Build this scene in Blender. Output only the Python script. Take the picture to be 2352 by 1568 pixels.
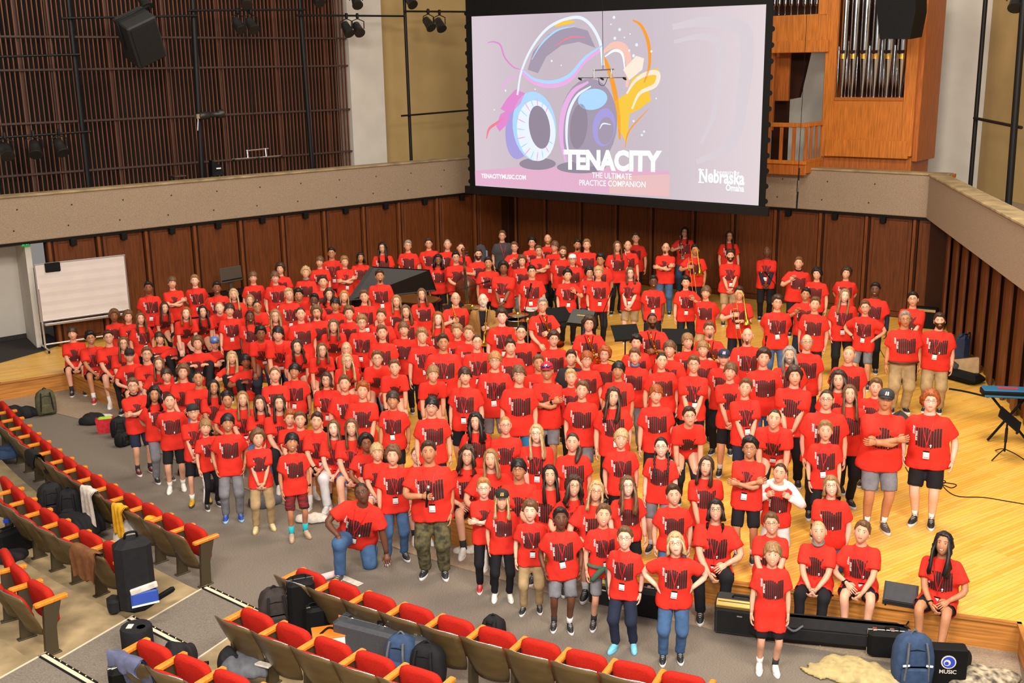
import bpy, math, random
import numpy as np
from mathutils import Vector, Matrix, Quaternion, noise as mnoise
R = math.radians
SC = bpy.context.scene
for o in list(bpy.data.objects): bpy.data.objects.remove(o, do_unlink=True)
COL = SC.collection
# ---------------------------------------------------------------- camera (balcony seat, looking down at the stage)
FPX, PITCH, ROLL, CAMH = 2510.0, R(14.1), math.atan(0.0160), 6.25
IW, IH = 2352.0, 1568.0
_f = Vector((0, math.cos(PITCH), -math.sin(PITCH)))
_r0 = Vector((1, 0, 0)); _u0 = _r0.cross(_f)
_r = _r0 * math.cos(ROLL) - _u0 * math.sin(ROLL)
_u = _u0 * math.cos(ROLL) + _r0 * math.sin(ROLL)
CAMP = Vector((0, 0, CAMH))
cam = bpy.data.cameras.new('camera'); cam.sensor_fit = 'HORIZONTAL'; cam.sensor_width = 36.0
cam.lens = 36.0 * FPX / IW; cam.clip_start = 0.1; cam.clip_end = 200
camo = bpy.data.objects.new('camera', cam); COL.objects.link(camo)
_b = -_f
camo.matrix_world = Matrix(((_r.x, _u.x, _b.x, 0), (_r.y, _u.y, _b.y, 0), (_r.z, _u.z, _b.z, CAMH), (0, 0, 0, 1)))
SC.camera = camo
# ---------------------------------------------------------------- world, lamps, exposure
wd = bpy.data.worlds.new('hall_ambient'); SC.world = wd; wd.use_nodes = True
wd.node_tree.nodes['Background'].inputs[0].default_value = (1.0, 0.93, 0.87, 1)
wd.node_tree.nodes['Background'].inputs[1].default_value = 0.24
SC.view_settings.view_transform = 'Standard'; SC.view_settings.look = 'None'
SC.view_settings.gamma = 1.0; SC.view_settings.exposure = 0.08
try: SC.view_settings.use_curve_mapping = False
except Exception: pass
def area_light(name, loc, target, sx, sy, power, col):
    l = bpy.data.lights.new(name, 'AREA'); l.shape = 'RECTANGLE'; l.size = sx; l.size_y = sy
    l.energy = power; l.color = col
    o = bpy.data.objects.new(name, l); COL.objects.link(o); o.location = loc
    o.rotation_euler = (Vector(target) - Vector(loc)).to_track_quat('-Z', 'Y').to_euler()
    return o
def spot_light(name, loc, target, power, col, ang, blend=0.5, rad=0.25):
    l = bpy.data.lights.new(name, 'SPOT'); l.energy = power; l.color = col
    l.spot_size = R(ang); l.spot_blend = blend; l.shadow_soft_size = rad
    o = bpy.data.objects.new(name, l); COL.objects.link(o); o.location = loc
    o.rotation_euler = (Vector(target) - Vector(loc)).to_track_quat('-Z', 'Y').to_euler()
    return o
area_light('front_of_house_light', (-3.0, 1.5, 11.5), (-3.0, 18, 1.0), 5.0, 1.6, 1750, (1.0, 0.91, 0.80))
area_light('front_of_house_light', (5.0, 1.5, 11.0), (3.5, 16, 1.0), 5.0, 1.6, 1750, (1.0, 0.91, 0.80))
area_light('stage_overhead_light', (-2.0, 21.0, 12.5), (-2.0, 20.0, 0.4), 8.0, 3.0, 900, (1.0, 0.87, 0.70))
area_light('stage_overhead_light', (5.5, 15.5, 12.0), (5.5, 16.0, 0.4), 4.0, 4.0, 1000, (1.0, 0.86, 0.68))
area_light('house_light', (-6.0, 9.0, 12.0), (-5.0, 12.0, 0.0), 4.0, 4.0, 260, (1.0, 0.90, 0.76))
spot_light('camera_flash', (0.05, -0.05, 6.55), (0.0, 19.0, 1.3), 2000, (1.0, 0.97, 0.94), 80, 0.6, 0.05)
# ---------------------------------------------------------------- measuring helpers (photo pixel -> point on a known plane)
def ray(x, y): return _f + _r * ((x - IW / 2) / FPX) - _u * ((y - IH / 2) / FPX)
def atz(x, y, z):
    d = ray(x, y); return CAMP + d * ((z - CAMH) / d.z)
def aty(x, y, Y):
    d = ray(x, y); return CAMP + d * (Y / d.y)
def onwall(x, y, a, b, off=0.0):
    """point where the line of sight meets the vertical plane through plan points a,b (pushed off metres away from the hall)"""
    a = Vector((a[0], a[1], 0)); b = Vector((b[0], b[1], 0)); t = (b - a).normalized(); n = Vector((-t.y, t.x, 0))
    if n.y < 0: n = -n
    a = a + n * off; d = ray(x, y)
    return CAMP + d * ((a - CAMP).dot(n) / d.dot(n))
# ---------------------------------------------------------------- materials
MATS = {}
def mat(name, col, rough=0.6, metal=0.0, noise=0.0, scale=8.0, bump=0.0, stretch=(1, 1, 1), col2=None, spec=0.5, emis=None, estr=0.0, coord='Object', detail=4.0, alpha=None, sheen=0.0):
    if name in MATS: return MATS[name]
    m = bpy.data.materials.new(name); m.use_nodes = True; MATS[name] = m
    nt = m.node_tree; n = nt.nodes; L = nt.links; b = n['Principled BSDF']
    c = tuple(col) + (1,)
    b.inputs['Base Color'].default_value = c; b.inputs['Roughness'].default_value = rough
    b.inputs['Metallic'].default_value = metal; b.inputs['Specular IOR Level'].default_value = spec
    if sheen: b.inputs['Sheen Weight'].default_value = sheen
    m.diffuse_color = c
    if emis is not None:
        b.inputs['Emission Color'].default_value = tuple(emis) + (1,); b.inputs['Emission Strength'].default_value = estr
    if noise or bump:
        tc = n.new('ShaderNodeTexCoord'); mp = n.new('ShaderNodeMapping'); mp.inputs['Scale'].default_value = stretch
        tx = n.new('ShaderNodeTexNoise'); tx.inputs['Scale'].default_value = scale; tx.inputs['Detail'].default_value = detail
        L.new(tc.outputs[coord], mp.inputs[0]); L.new(mp.outputs[0], tx.inputs['Vector'])
        if noise:
            mx = n.new('ShaderNodeMix'); mx.data_type = 'RGBA'
            c2 = col2 if col2 is not None else tuple(min(1, v * (1 - noise)) for v in col)
            c1 = col if col2 is not None else tuple(min(1, v * (1 + noise * 0.6)) for v in col)
            mr = n.new('ShaderNodeMapRange'); mr.inputs[1].default_value = 0.32; mr.inputs[2].default_value = 0.68
            L.new(tx.outputs[0], mr.inputs[0]); L.new(mr.outputs[0], mx.inputs[0])
            mx.inputs[6].default_value = tuple(c1) + (1,); mx.inputs[7].default_value = tuple(c2) + (1,)
            L.new(mx.outputs[2], b.inputs['Base Color'])
        if bump:
            bp = n.new('ShaderNodeBump'); bp.inputs['Strength'].default_value = bump; bp.inputs['Distance'].default_value = 0.02
            L.new(tx.outputs[0], bp.inputs['Height']); L.new(bp.outputs[0], b.inputs['Normal'])
    return m
def s2l(r, g, b):
    f = lambda v: (v / 255 / 12.92) if v / 255 <= 0.04045 else ((v / 255 + 0.055) / 1.055) ** 2.4
    return (f(r), f(g), f(b))
# ---------------------------------------------------------------- mesh building helpers
class MB:
    def __init__(s): s.v = []; s.f = []; s.m = []; s.sm = []
    def add(s, vs, fs, m=0, smooth=False):
        o = len(s.v); s.v.extend([tuple(p) for p in vs])
        for f in fs: s.f.append(tuple(i + o for i in f)); s.m.append(m); s.sm.append(smooth)
        return s
    def box(s, c, d, rot=None, m=0, M=None):
        x, y, z = d[0] / 2, d[1] / 2, d[2] / 2
        P = [Vector(p) for p in ((-x, -y, -z), (x, -y, -z), (x, y, -z), (-x, y, -z), (-x, -y, z), (x, -y, z), (x, y, z), (-x, y, z))]
        if rot is not None: P = [rot @ p for p in P]
        P = [p + Vector(c) for p in P]
        if M is not None: P = [M @ p for p in P]
        return s.add(P, [(3, 2, 1, 0), (4, 5, 6, 7), (0, 1, 5, 4), (1, 2, 6, 5), (2, 3, 7, 6), (3, 0, 4, 7)], m)
    def bbox(s, c, d, bev=0.01, rot=None, m=0):
        """box with chamfered vertical and horizontal edges"""
        hx, hy, hz = d[0] / 2, d[1] / 2, d[2] / 2; b = min(bev, hx * .9, hy * .9, hz * .9)
        prof = [(-hz, -b), (-hz + b, 0), (hz - b, 0), (hz, -b)]
        vs = []; fs = []
        for z, i in prof:
            ax, ay = hx + i, hy + i
            ring = [(-ax + b, -ay), (ax - b, -ay), (ax, -ay + b), (ax, ay - b), (ax - b, ay), (-ax + b, ay), (-ax, ay - b), (-ax, -ay + b)]
            vs += [Vector((p[0], p[1], z)) for p in ring]
        for k in range(3):
            for j in range(8): fs.append((k * 8 + j, k * 8 + (j + 1) % 8, k * 8 + 8 + (j + 1) % 8, k * 8 + 8 + j))
        fs.append(tuple(range(7, -1, -1))); fs.append(tuple(range(24, 32)))
        if rot is not None: vs = [rot @ p for p in vs]
        return s.add([p + Vector(c) for p in vs], fs, m)
    def tube(s, pts, rad, n=8, m=0, cap=True, smooth=True, flat=None):
        pts = [Vector(p) for p in pts]; k = len(pts)
        rads = rad if isinstance(rad, (list, tuple)) else [rad] * k
        vs = []; fs = []; up = None
        for i, p in enumerate(pts):
            t = (pts[min(i + 1, k - 1)] - pts[max(i - 1, 0)]).normalized()
            if up is None:
                up = Vector((0, 0, 1)) if abs(t.z) < .9 else Vector((1, 0, 0))
            a = t.cross(up);
            if a.length < 1e-5: a = t.orthogonal()
            a.normalize(); b = a.cross(t).normalized(); up = b
            for j in range(n):
                an = 2 * math.pi * j / n; rr = rads[i]
                vs.append(p + a * math.cos(an) * rr + b * math.sin(an) * rr * (flat or 1))
        for i in range(k - 1):
            for j in range(n): fs.append((i * n + j, i * n + (j + 1) % n, (i + 1) * n + (j + 1) % n, (i + 1) * n + j))
        s.add(vs, fs, m, smooth)
        if cap:
            s.add(vs[:n], [tuple(range(n - 1, -1, -1))], m); s.add(vs[-n:], [tuple(range(n))], m)
        return s
    def lathe(s, prof, n=16, c=(0, 0, 0), m=0, rot=None, smooth=True, sx=1, sy=1):
        vs = []; fs = []
        for r_, z in prof:
            for j in range(n):
                a = 2 * math.pi * j / n; p = Vector((math.cos(a) * r_ * sx, math.sin(a) * r_ * sy, z))
                if rot is not None: p = rot @ p
                vs.append(p + Vector(c))
        k = len(prof)
        for i in range(k - 1):
            for j in range(n): fs.append((i * n + j, i * n + (j + 1) % n, (i + 1) * n + (j + 1) % n, (i + 1) * n + j))
        s.add(vs, fs, m, smooth)
        if prof[0][0] > 1e-4: s.add(vs[:n], [tuple(range(n - 1, -1, -1))], m)
        if prof[-1][0] > 1e-4: s.add(vs[-n:], [tuple(range(n))], m)
        return s
    def prism(s, poly, z0, z1, m=0, mside=None):
        n = len(poly); area = sum(poly[i][0] * poly[(i + 1) % n][1] - poly[(i + 1) % n][0] * poly[i][1] for i in range(n))
        if area < 0: poly = poly[::-1]
        vs = [Vector((p[0], p[1], z0)) for p in poly] + [Vector((p[0], p[1], z1)) for p in poly]
        s.add(vs, [tuple(range(n - 1, -1, -1)), tuple(range(n, 2 * n))], m)
        return s.add(vs, [(i, (i + 1) % n, n + (i + 1) % n, n + i) for i in range(n)], m if mside is None else mside)
    def build(s, name, mats, parent=None, loc=None, rz=None):
        me = bpy.data.meshes.new(name); me.from_pydata([tuple(v) for v in s.v], [], s.f)
        for m in (mats if isinstance(mats, (list, tuple)) else [mats]): me.materials.append(m)
        me.polygons.foreach_set('material_index', s.m); me.polygons.foreach_set('use_smooth', s.sm)
        me.update()
        return obj(name, me, parent, loc, rz)
def obj(name, me, parent=None, loc=None, rz=None):
    o = bpy.data.objects.new(name, me); COL.objects.link(o)
    if parent is not None: o.parent = parent
    if loc is not None: o.location = loc
    if rz is not None: o.rotation_euler = (0, 0, rz)
    return o
def empty(name, loc=(0, 0, 0), rz=0.0): return obj(name, None, None, loc, rz)
def tag(o, label=None, cat=None, group=None, kind=None):
    if label: o['label'] = label
    if cat: o['category'] = cat
    if group: o['group'] = group
    if kind: o['kind'] = kind
    return o
def struct(o): o['kind'] = 'structure'; return o
def RZ(a): return Matrix.Rotation(a, 3, 'Z')
def RX(a): return Matrix.Rotation(a, 3, 'X')
def RY(a): return Matrix.Rotation(a, 3, 'Y')
def bend(pts, n=6):
    """Catmull-Rom through points"""
    P = [Vector(p) for p in pts]; P = [P[0] * 2 - P[1]] + P + [P[-1] * 2 - P[-2]]; out = []
    for i in range(1, len(P) - 2):
        for k in range(n):
            t = k / n; a, b, c, d = P[i - 1], P[i], P[i + 1], P[i + 2]
            out.append(0.5 * ((2 * b) + (c - a) * t + (2 * a - 5 * b + 4 * c - d) * t * t + (3 * b - a - 3 * c + d) * t ** 3))
    out.append(P[-2]); return out
# ================================================================ THE SETTING
S = 0.37                                   # stage height
ZB, ZT = 2.783, 3.742                      # concrete parapet: under side, top
APEX = (-0.05, 32.35); LWA = (-15.2, 18.93); RWB = (9.72, 24.45); SLB = (7.6, 13.2)
LW = (LWA, APEX); RW = (APEX, RWB); SW = (RWB, SLB)
M_carpet = mat('grey_brown_carpet', s2l(124, 115, 105), .95, noise=.5, scale=60, bump=.15, stretch=(1, 6, 1), spec=.1)
M_dcarpet = mat('dark_carpet', s2l(62, 58, 58), .95, noise=.3, scale=50, spec=.1)
M_conc = mat('exposed_concrete', s2l(152, 134, 114), .85, noise=.22, scale=55, bump=.2, spec=.2, detail=8)
M_concf = mat('tan_concrete_floor', s2l(158, 138, 104), .8, noise=.35, scale=3.0, bump=.08, spec=.3, detail=6)
M_wood = mat('dark_walnut_panel', s2l(98, 51, 21), .5, noise=.3, scale=5, stretch=(6, 6, .5), spec=.35)
M_wood2 = mat('walnut_trim', s2l(112, 61, 27), .5, noise=.35, scale=5, stretch=(6, 6, .5), spec=.35)
M_wooddk = mat('shadow_gap_wood', s2l(48, 22, 10), .6, spec=.2)
M_white = mat('white_plaster', s2l(205, 199, 190), .9, noise=.06, scale=2)
M_tan = mat('tan_plaster_and_light_tone', s2l(184, 156, 104), .9, noise=.06, scale=1.5)  # plaster's own tan at left; on wall_splay the tan stands for different lighting
M_black = mat('black_paint', (.004, .004, .0045), .7, spec=.2)
M_blackm = mat('black_metal', (.006, .006, .0065), .5, spec=.3)
M_void = mat('dark_backing', (.006, .005, .005), .95)
M_slat = mat('red_brown_slat', s2l(112, 64, 40), .5, noise=.3, scale=3, stretch=(1, 1, .3))
M_slatr = mat('brown_rail', s2l(66, 44, 36), .6)
M_oak = mat('honey_oak', s2l(196, 116, 44), .4, noise=.3, scale=4, stretch=(8, 8, .6))
M_oakd = mat('organ_oak', s2l(176, 98, 40), .45, noise=.3, scale=4, stretch=(8, 8, .6))

def plank_mat():
    m = bpy.data.materials.new('maple_strip_floor'); m.use_nodes = True
    nt = m.node_tree; n = nt.nodes; L = nt.links; b = n['Principled BSDF']
    tc = n.new('ShaderNodeTexCoord'); mp = n.new('ShaderNodeMapping'); mp.inputs['Rotation'].default_value = (0, 0, R(57))
    L.new(tc.outputs['Object'], mp.inputs[0])
    br = n.new('ShaderNodeTexBrick'); br.inputs['Scale'].default_value = 1.0
    br.inputs['Brick Width'].default_value = 1.4; br.inputs['Row Height'].default_value = 0.057
    br.inputs['Mortar Size'].default_value = 0.0016; br.offset = 0.37
    br.inputs['Color1'].default_value = s2l(230, 188, 118) + (1,); br.inputs['Color2'].default_value = s2l(214, 162, 92) + (1,)
    br.inputs['Mortar'].default_value = s2l(150, 98, 44) + (1,); br.inputs['Bias'].default_value = -.35
    rot = n.new('ShaderNodeMapping'); rot.inputs['Rotation'].default_value = (0, 0, R(90))
    L.new(mp.outputs[0], rot.inputs[0]); L.new(rot.outputs[0], br.inputs['Vector'])
    st = n.new('ShaderNodeMapping'); st.inputs['Scale'].default_value = (24, 1.2, 1); L.new(mp.outputs[0], st.inputs[0])
    no = n.new('ShaderNodeTexNoise'); no.inputs['Scale'].default_value = 1.5; no.inputs['Detail'].default_value = 5; L.new(st.outputs[0], no.inputs['Vector'])
    mx = n.new('ShaderNodeMix'); mx.data_type = 'RGBA'; mx.blend_type = 'MULTIPLY'; mx.inputs[0].default_value = .35
    L.new(br.outputs[0], mx.inputs[6]); L.new(no.outputs['Color'], mx.inputs[7])
    hs = n.new('ShaderNodeHueSaturation'); hs.inputs['Value'].default_value = 1.22; hs.inputs['Saturation'].default_value = 1.14
    L.new(mx.outputs[2], hs.inputs['Color']); L.new(hs.outputs[0], b.inputs['Base Color'])
    b.inputs['Roughness'].default_value = .32; b.inputs['Specular IOR Level'].default_value = .4
    return m
M_stage = plank_mat()
M_face = mat('stage_front_oak', s2l(190, 126, 58), .4, noise=.35, scale=3, stretch=(.6, .6, 14))

# floor of the hall
f_ = MB(); f_.prism([(-30, -2), (16, -2), (16, 36), (-30, 36)], -.2, 0.0)
struct(f_.build('floor', M_carpet))
# stage
EDGE = [(-12.6,18.83),(-10.1,20.73),(-9.02,21.45),(-7.3,19.75),(-5.3,17.6),(-3.2,15.62),(-1.1,13.8),(.7,12.6),(2.48,11.75),(3.15,11.5),(3.6,11.33),(4.12,11.10),(5.42,10.64), (5.3, 10.2), (5.0, 9.2), (13, 8.4)]
poly = EDGE + [(13, 24), (9.9, 24.5), (0, 32.6), (-16, 18.6)]
s_ = MB(); s_.prism(poly, 0.0, S - .03, 1); st = struct(s_.build('stage', [M_stage, M_face]))
s2 = MB(); n_ = len(poly)
s2.prism(poly, S - .029, S, 0, 1); t_ = s2.build('stage_deck', [M_stage, M_face], st)
nose = MB()
for a, b in zip(EDGE[:-3], EDGE[1:-2]):
    a = Vector((a[0], a[1], 0)); b = Vector((b[0], b[1], 0)); t = (b - a); l = t.length; t.normalize()
    nose.box((a + b) / 2 + Vector((0, 0, S - .012)) + Vector((t.y, -t.x, 0)) * .012, (l + .02, .05, .035), RZ(math.atan2(t.y, t.x)))
nose.build('edge_nosing', M_face, st)
# concrete strip on the hall floor in front of the stage
def offs(pts, d):
    out = []
    for i, p in enumerate(pts):
        a = Vector(pts[max(i - 1, 0)]); b = Vector(pts[min(i + 1, len(pts) - 1)]); t = (b - a).normalized()
        dd = d[i] if isinstance(d, (list, tuple)) else d
        out.append((p[0] + t.y * dd, p[1] - t.x * dd))
    return out
E2 = EDGE[:13]
c_ = MB(); c_.prism(E2 + offs(E2, [1.5, 1.25, 1.2, .7, .55, .5, .5, .5, .55, .6, .6, .6, .6])[::-1], 0.0, .012)
struct(c_.build('floor_strip', M_conc))

# ---- panelled walls under the parapet
def lerp2(a, b, t): return (a[0] + (b[0] - a[0]) * t, a[1] + (b[1] - a[1]) * t)
def wall_s(seg, px, py=500):
    p = onwall(px, py, seg[0], seg[1], .06); a = Vector((seg[0][0], seg[0][1], 0)); t = Vector((seg[1][0] - seg[0][0], seg[1][1] - seg[0][1], 0)).normalized()
    return (Vector((p.x, p.y, 0)) - a).dot(t)
def panel_wall(name, seg, ss, z0, z1):
    a = Vector((seg[0][0], seg[0][1], 0)); t = Vector((seg[1][0] - seg[0][0], seg[1][1] - seg[0][1], 0)).normalized(); n = Vector((-t.y, t.x, 0))
    if n.y < 0: n = -n
    ang = math.atan2(t.y, t.x); h = z1 - z0
    core = MB(); s0, s1 = ss[0], ss[-1]
    core.box(a + t * (s0 + s1) / 2 + n * .26 + Vector((0, 0, (z0 + z1) / 2)), (s1 - s0, .1, h), RZ(ang))
    w = struct(core.build(name, M_wooddk))
    for i in range(len(ss) - 1):
        w0, w1 = ss[i], ss[i + 1]; L = w1 - w0
        p = MB(); p.bbox((0, 0, 0), (L - .17, .045, h - .04), .008); p.bbox((0, -.03, 0), (L - .33, .03, h - .30), .012)
        p.build('panel', M_wood if i % 3 else M_wood, w, a + t * (w0 + .14 + (L - .17) / 2) + n * (.13) + Vector((0, 0, (z0 + z1) / 2)), ang + R(2.2))
        q = MB(); q.bbox((0, 0, 0), (.075, .12, h), .01); q.build('batten', M_wood2, w, a + t * (w0 + .045) + n * .12 + Vector((0, 0, (z0 + z1) / 2)), ang)
        r_ = MB(); r_.bbox((0, 0, 0), (.05, .12, h), .008); r_.build('return_strip', M_wooddk, w, a + t * (w0 + .105) + n * .15 + Vector((0, 0, (z0 + z1) / 2)), ang)
    return w
pl = [101, 217, 328, 441, 548, 645, 742, 833, 915, 1003, 1090, 1174]
panel_wall('wall_left', LW, [wall_s(LW, p) for p in pl], S, ZB + .02)
pr = [1180, 1247, 1328, 1410, 1491, 1587, 1678, 1776, 1880, 1986, 2097, 2164]
panel_wall('wall_back', RW, [wall_s(RW, p) for p in pr], S, ZB + .02)
# splayed side wall on the right: tall pleated boards
a = Vector((RWB[0], RWB[1], 0)); t = Vector((SLB[0] - RWB[0], SLB[1] - RWB[1], 0)); LS = t.length; t.normalize(); n = Vector((-t.y, t.x, 0))
ang = math.atan2(t.y, t.x)
core = MB(); core.box(a + t * LS / 2 + n * .30 + Vector((0, 0, (S + ZB) / 2)), (LS, .1, ZB - S + .04), RZ(ang)); wr = struct(core.build('wall_right', M_wooddk))
k = 0; s0 = .1
while s0 < LS - .3:
    wdt = (.5, .34, .46, .30)[k % 4]
    b = MB(); b.bbox((0, 0, 0), (wdt, .06, ZB - S), .012)
    b.build('board', (M_wood2, M_wood, M_wood2, M_wood)[k % 4], wr, a + t * (s0 + wdt / 2) + n * (.10 + .09 * (k % 2)) + Vector((0, 0, (S + ZB) / 2)), ang + R(8 if k % 2 else -6))
    s0 += wdt + .05; k += 1
for nm, cx, cy in (('trim_corner', APEX[0], APEX[1] + .05), ('trim_corner', RWB[0] + .05, RWB[1] + .05)):
    m = MB(); m.bbox((cx, cy, (S + ZB) / 2), (.42, .42, ZB - S), .01, RZ(R(45))); struct(m.build(nm, M_wooddk))
# ---- concrete parapet band
M_hole = mat('form_tie_hole', (.02, .017, .015), .9)
def band(name, p, q, spaced=1.15, px=None):
    p = Vector((p[0], p[1], 0)); q = Vector((q[0], q[1], 0)); t = q - p; L = t.length; t.normalize(); n = Vector((-t.y, t.x, 0))
    if n.y < 0: n = -n
    ang = math.atan2(t.y, t.x); c = (p + q) / 2
    m = MB(); m.bbox(c + n * .17 + Vector((0, 0, (ZB + ZT) / 2)), (L + .12, .34, ZT - ZB), .015, RZ(ang))
    m.box(c + n * .12 + Vector((0, 0, ZB - .03)), (L, .18, .06), RZ(ang), 1)
    o = struct(m.build(name, [M_conc, M_black]))
    cp = MB(); cp.bbox((0, 0, 0), (L + .1, .40, .05), .01); cp.build('coping', M_concf, o, c + n * .17 + Vector((0, 0, ZT + .02)), ang)
    hs = MB(); k = int(L / spaced)
    for i in range(k):
        for zz in (.27, .73):
            hs.lathe([(.017, 0), (.017, .006)], 8, p + t * (.5 + i * spaced + (.12 if zz > .5 else 0)) - n * .004 + Vector((0, 0, ZB + (ZT - ZB) * zz)), 0, RZ(ang) @ RX(R(90)))
    h = hs.build('tie_holes', M_hole, o); h['kind'] = 'stuff'
    return o, p, t, n, ang, L
bl = band('parapet_left', LWA, APEX); br_ = band('parapet_back', APEX, RWB); bs = band('parapet_right', RWB, SLB)
# black brackets under the parapet
for seg, pxs in ((bl, (160, 278, 390, 497, 600, 700, 793, 885, 975, 1060)), (br_, (1812, 1919, 2030, 2148))):
    o, p, t, n, ang, L = seg
    for px in pxs:
        q = onwall(px, 500, LW[0] if seg is bl else RW[0], LW[1] if seg is bl else RW[1], .06)
        m = MB(); m.bbox((0, 0, 0), (.13, .12, .15), .01); m.build('bracket', M_black, o, (q.x - n.x * .04, q.y - n.y * .04, ZB - .12), ang)
# ---- gallery floor behind the parapet
g = MB()
def offwall(seg, d):
    a = Vector((seg[0][0], seg[0][1])); b = Vector((seg[1][0], seg[1][1])); t = (b - a).normalized(); n = Vector((-t.y, t.x))
    if n.y < 0: n = -n
    return (tuple(a + n * d), tuple(b + n * d))
for seg in (LW, RW):
    f1 = offwall(seg, .3); f2 = offwall(seg, 4.2); g.prism([f1[0], f1[1], f2[1], f2[0]], 2.95, 3.05)
nS = Vector((1, -.12))
g.prism([(RWB[0] + .3, RWB[1]), (SLB[0] + .3, SLB[1]), (SLB[0] + 5, SLB[1] - .6), (RWB[0] + 5, RWB[1] + 4)], 2.95, 3.05)
struct(g.build('gallery_floor', M_conc))
# ---- wall of vertical slats on the left, behind the gallery
GS = offwall(LW, 1.9); ga = Vector((GS[0][0], GS[0][1], 0)); gt = (Vector((GS[1][0], GS[1][1], 0)) - ga).normalized(); gn = Vector((-gt.y, gt.x, 0)); gang = math.atan2(gt.y, gt.x)
def gs_s(px, py=200):
    p = onwall(px, py, GS[0], GS[1]); return (Vector((p.x, p.y, 0)) - ga).dot(gt)
sA, sB = gs_s(-60, 450), gs_s(799, 200); ZS0, ZS1 = 3.05, 9.2
bk = MB(); bk.box(ga + gt * (sA + sB) / 2 + gn * .55 + Vector((0, 0, (ZS0 + ZS1) / 2)), (sB - sA, .1, ZS1 - ZS0), RZ(gang))
sw = struct(bk.build('wall_slatted', M_void))
slm = MB(); slm.box((0, 0, 0), (.023, .05, ZS1 - ZS0)); sl_me = None
ns = int((sB - sA) / .108)
for i in range(ns + 1):
    loc = ga + gt * (sA + i * .108) + Vector((0, 0, (ZS0 + ZS1) / 2))
    if sl_me is None: o = slm.build('slat', M_slat, sw, loc, gang); sl_me = o.data
    else: obj('slat', sl_me, sw, loc, gang)
for px in (55, 128, 260, 388, 515, 640, 755):
    m = MB(); m.box((0, 0, 0), (.11, .10, ZS1 - ZS0)); m.build('fin', M_slatr, sw, ga + gt * gs_s(px, 200) + gn * .1 + Vector((0, 0, (ZS0 + ZS1) / 2)), gang)
for zz in [onwall(400, y, GS[0], GS[1]).z for y in (86, 156, 268, 376)] + [8.3]:
    m = MB(); m.box((0, 0, 0), (sB - sA, .05, .045)); m.build('rail', M_slatr, sw, ga + gt * (sA + sB) / 2 - gn * .045 + Vector((0, 0, zz)), gang)
# white pier and tan wall next to the slats
sC = gs_s(876, 200); m = MB(); m.bbox(ga + gt * (sB + sC) / 2 + gn * .2 + Vector((0, 0, 6.2)), (sC - sB, .7, 6.4), .01, RZ(gang)); struct(m.build('wall_pier', M_white))
m = MB(); m.box(ga + gt * (sC + 2.6) + gn * .5 + Vector((0, 0, 6.2)), (5.2, .2, 6.4), RZ(gang)); struct(m.build('wall_tan', M_tan))
# back wall of the gallery on the right (white, behind the organ) and, beyond it, a wall whose tan colour paints in a lighting difference
GB = offwall(RW, 3.2); m = MB(); p = Vector((GB[0][0], GB[0][1], 0)); q = Vector((GB[1][0], GB[1][1], 0)); tt = (q - p).normalized()
m.box((p + q) / 2 + tt * 1.2 + Vector((0, 0, 6.2)), ((q - p).length + 2.4, .2, 6.6), RZ(math.atan2(tt.y, tt.x))); struct(m.build('wall_gallery', M_white))
q0 = onwall(2256, 200, GB[0], GB[1]); q1 = Vector((12.3, 16.0, 0)); q0 = Vector((q0.x, q0.y, 0)); tt = (q1 - q0); ll = tt.length; tt.normalize()
m = MB(); m.box((q0 + q1) / 2 + Vector((.1, .1, 6.2)), (ll, .2, 6.6), RZ(math.atan2(tt.y, tt.x))); struct(m.build('wall_splay', M_tan))
# ---- doorway at the far left: white wall, dark floor
DW = offwall(LW, 1.5); p = onwall(-220, 650, *DW); q = onwall(52, 650, *DW)
p = Vector((p.x, p.y, 0)); q = Vector((q.x, q.y, 0)); t = (q - p).normalized(); n = Vector((-t.y, t.x, 0)); a2 = math.atan2(t.y, t.x)
m = MB(); m.box((p + q) / 2 + n * .1 + Vector((0, 0, 1.65)), ((q - p).length, .2, 3.1), RZ(a2)); struct(m.build('wall_doorway', M_white))
q2 = onwall(84, 650, *LW); q2 = Vector((q2.x, q2.y, 0)) + n * .3
m = MB(); tt = q2 - q; m.box((q + q2) / 2 + Vector((0, 0, 1.65)), (tt.length, .12, 3.1), RZ(math.atan2(tt.y, tt.x))); struct(m.build('wall_reveal', M_white))
a3 = atz(-60, 850, S); b3 = atz(100, 806, S); c3 = atz(125, 790, S)
m = MB(); m.prism([(a3.x, a3.y), (b3.x, b3.y), (c3.x + .2, c3.y + .1), (q.x + .3, q.y + .3), (p.x, p.y)], S + .001, S + .012); struct(m.build('floor_carpet', M_dcarpet))
m = MB(); m.bbox((q + Vector((p.x, p.y, 0)) * 0 - n * .02 + Vector((0, 0, S + .07))), (.02, .02, .02), .002)
bb = MB(); bb.box((p + q) / 2 - n * .01 + Vector((0, 0, S + .06)), ((q - p).length, .02, .1), RZ(a2)); struct(bb.build('baseboard_doorway', M_dcarpet))
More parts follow.
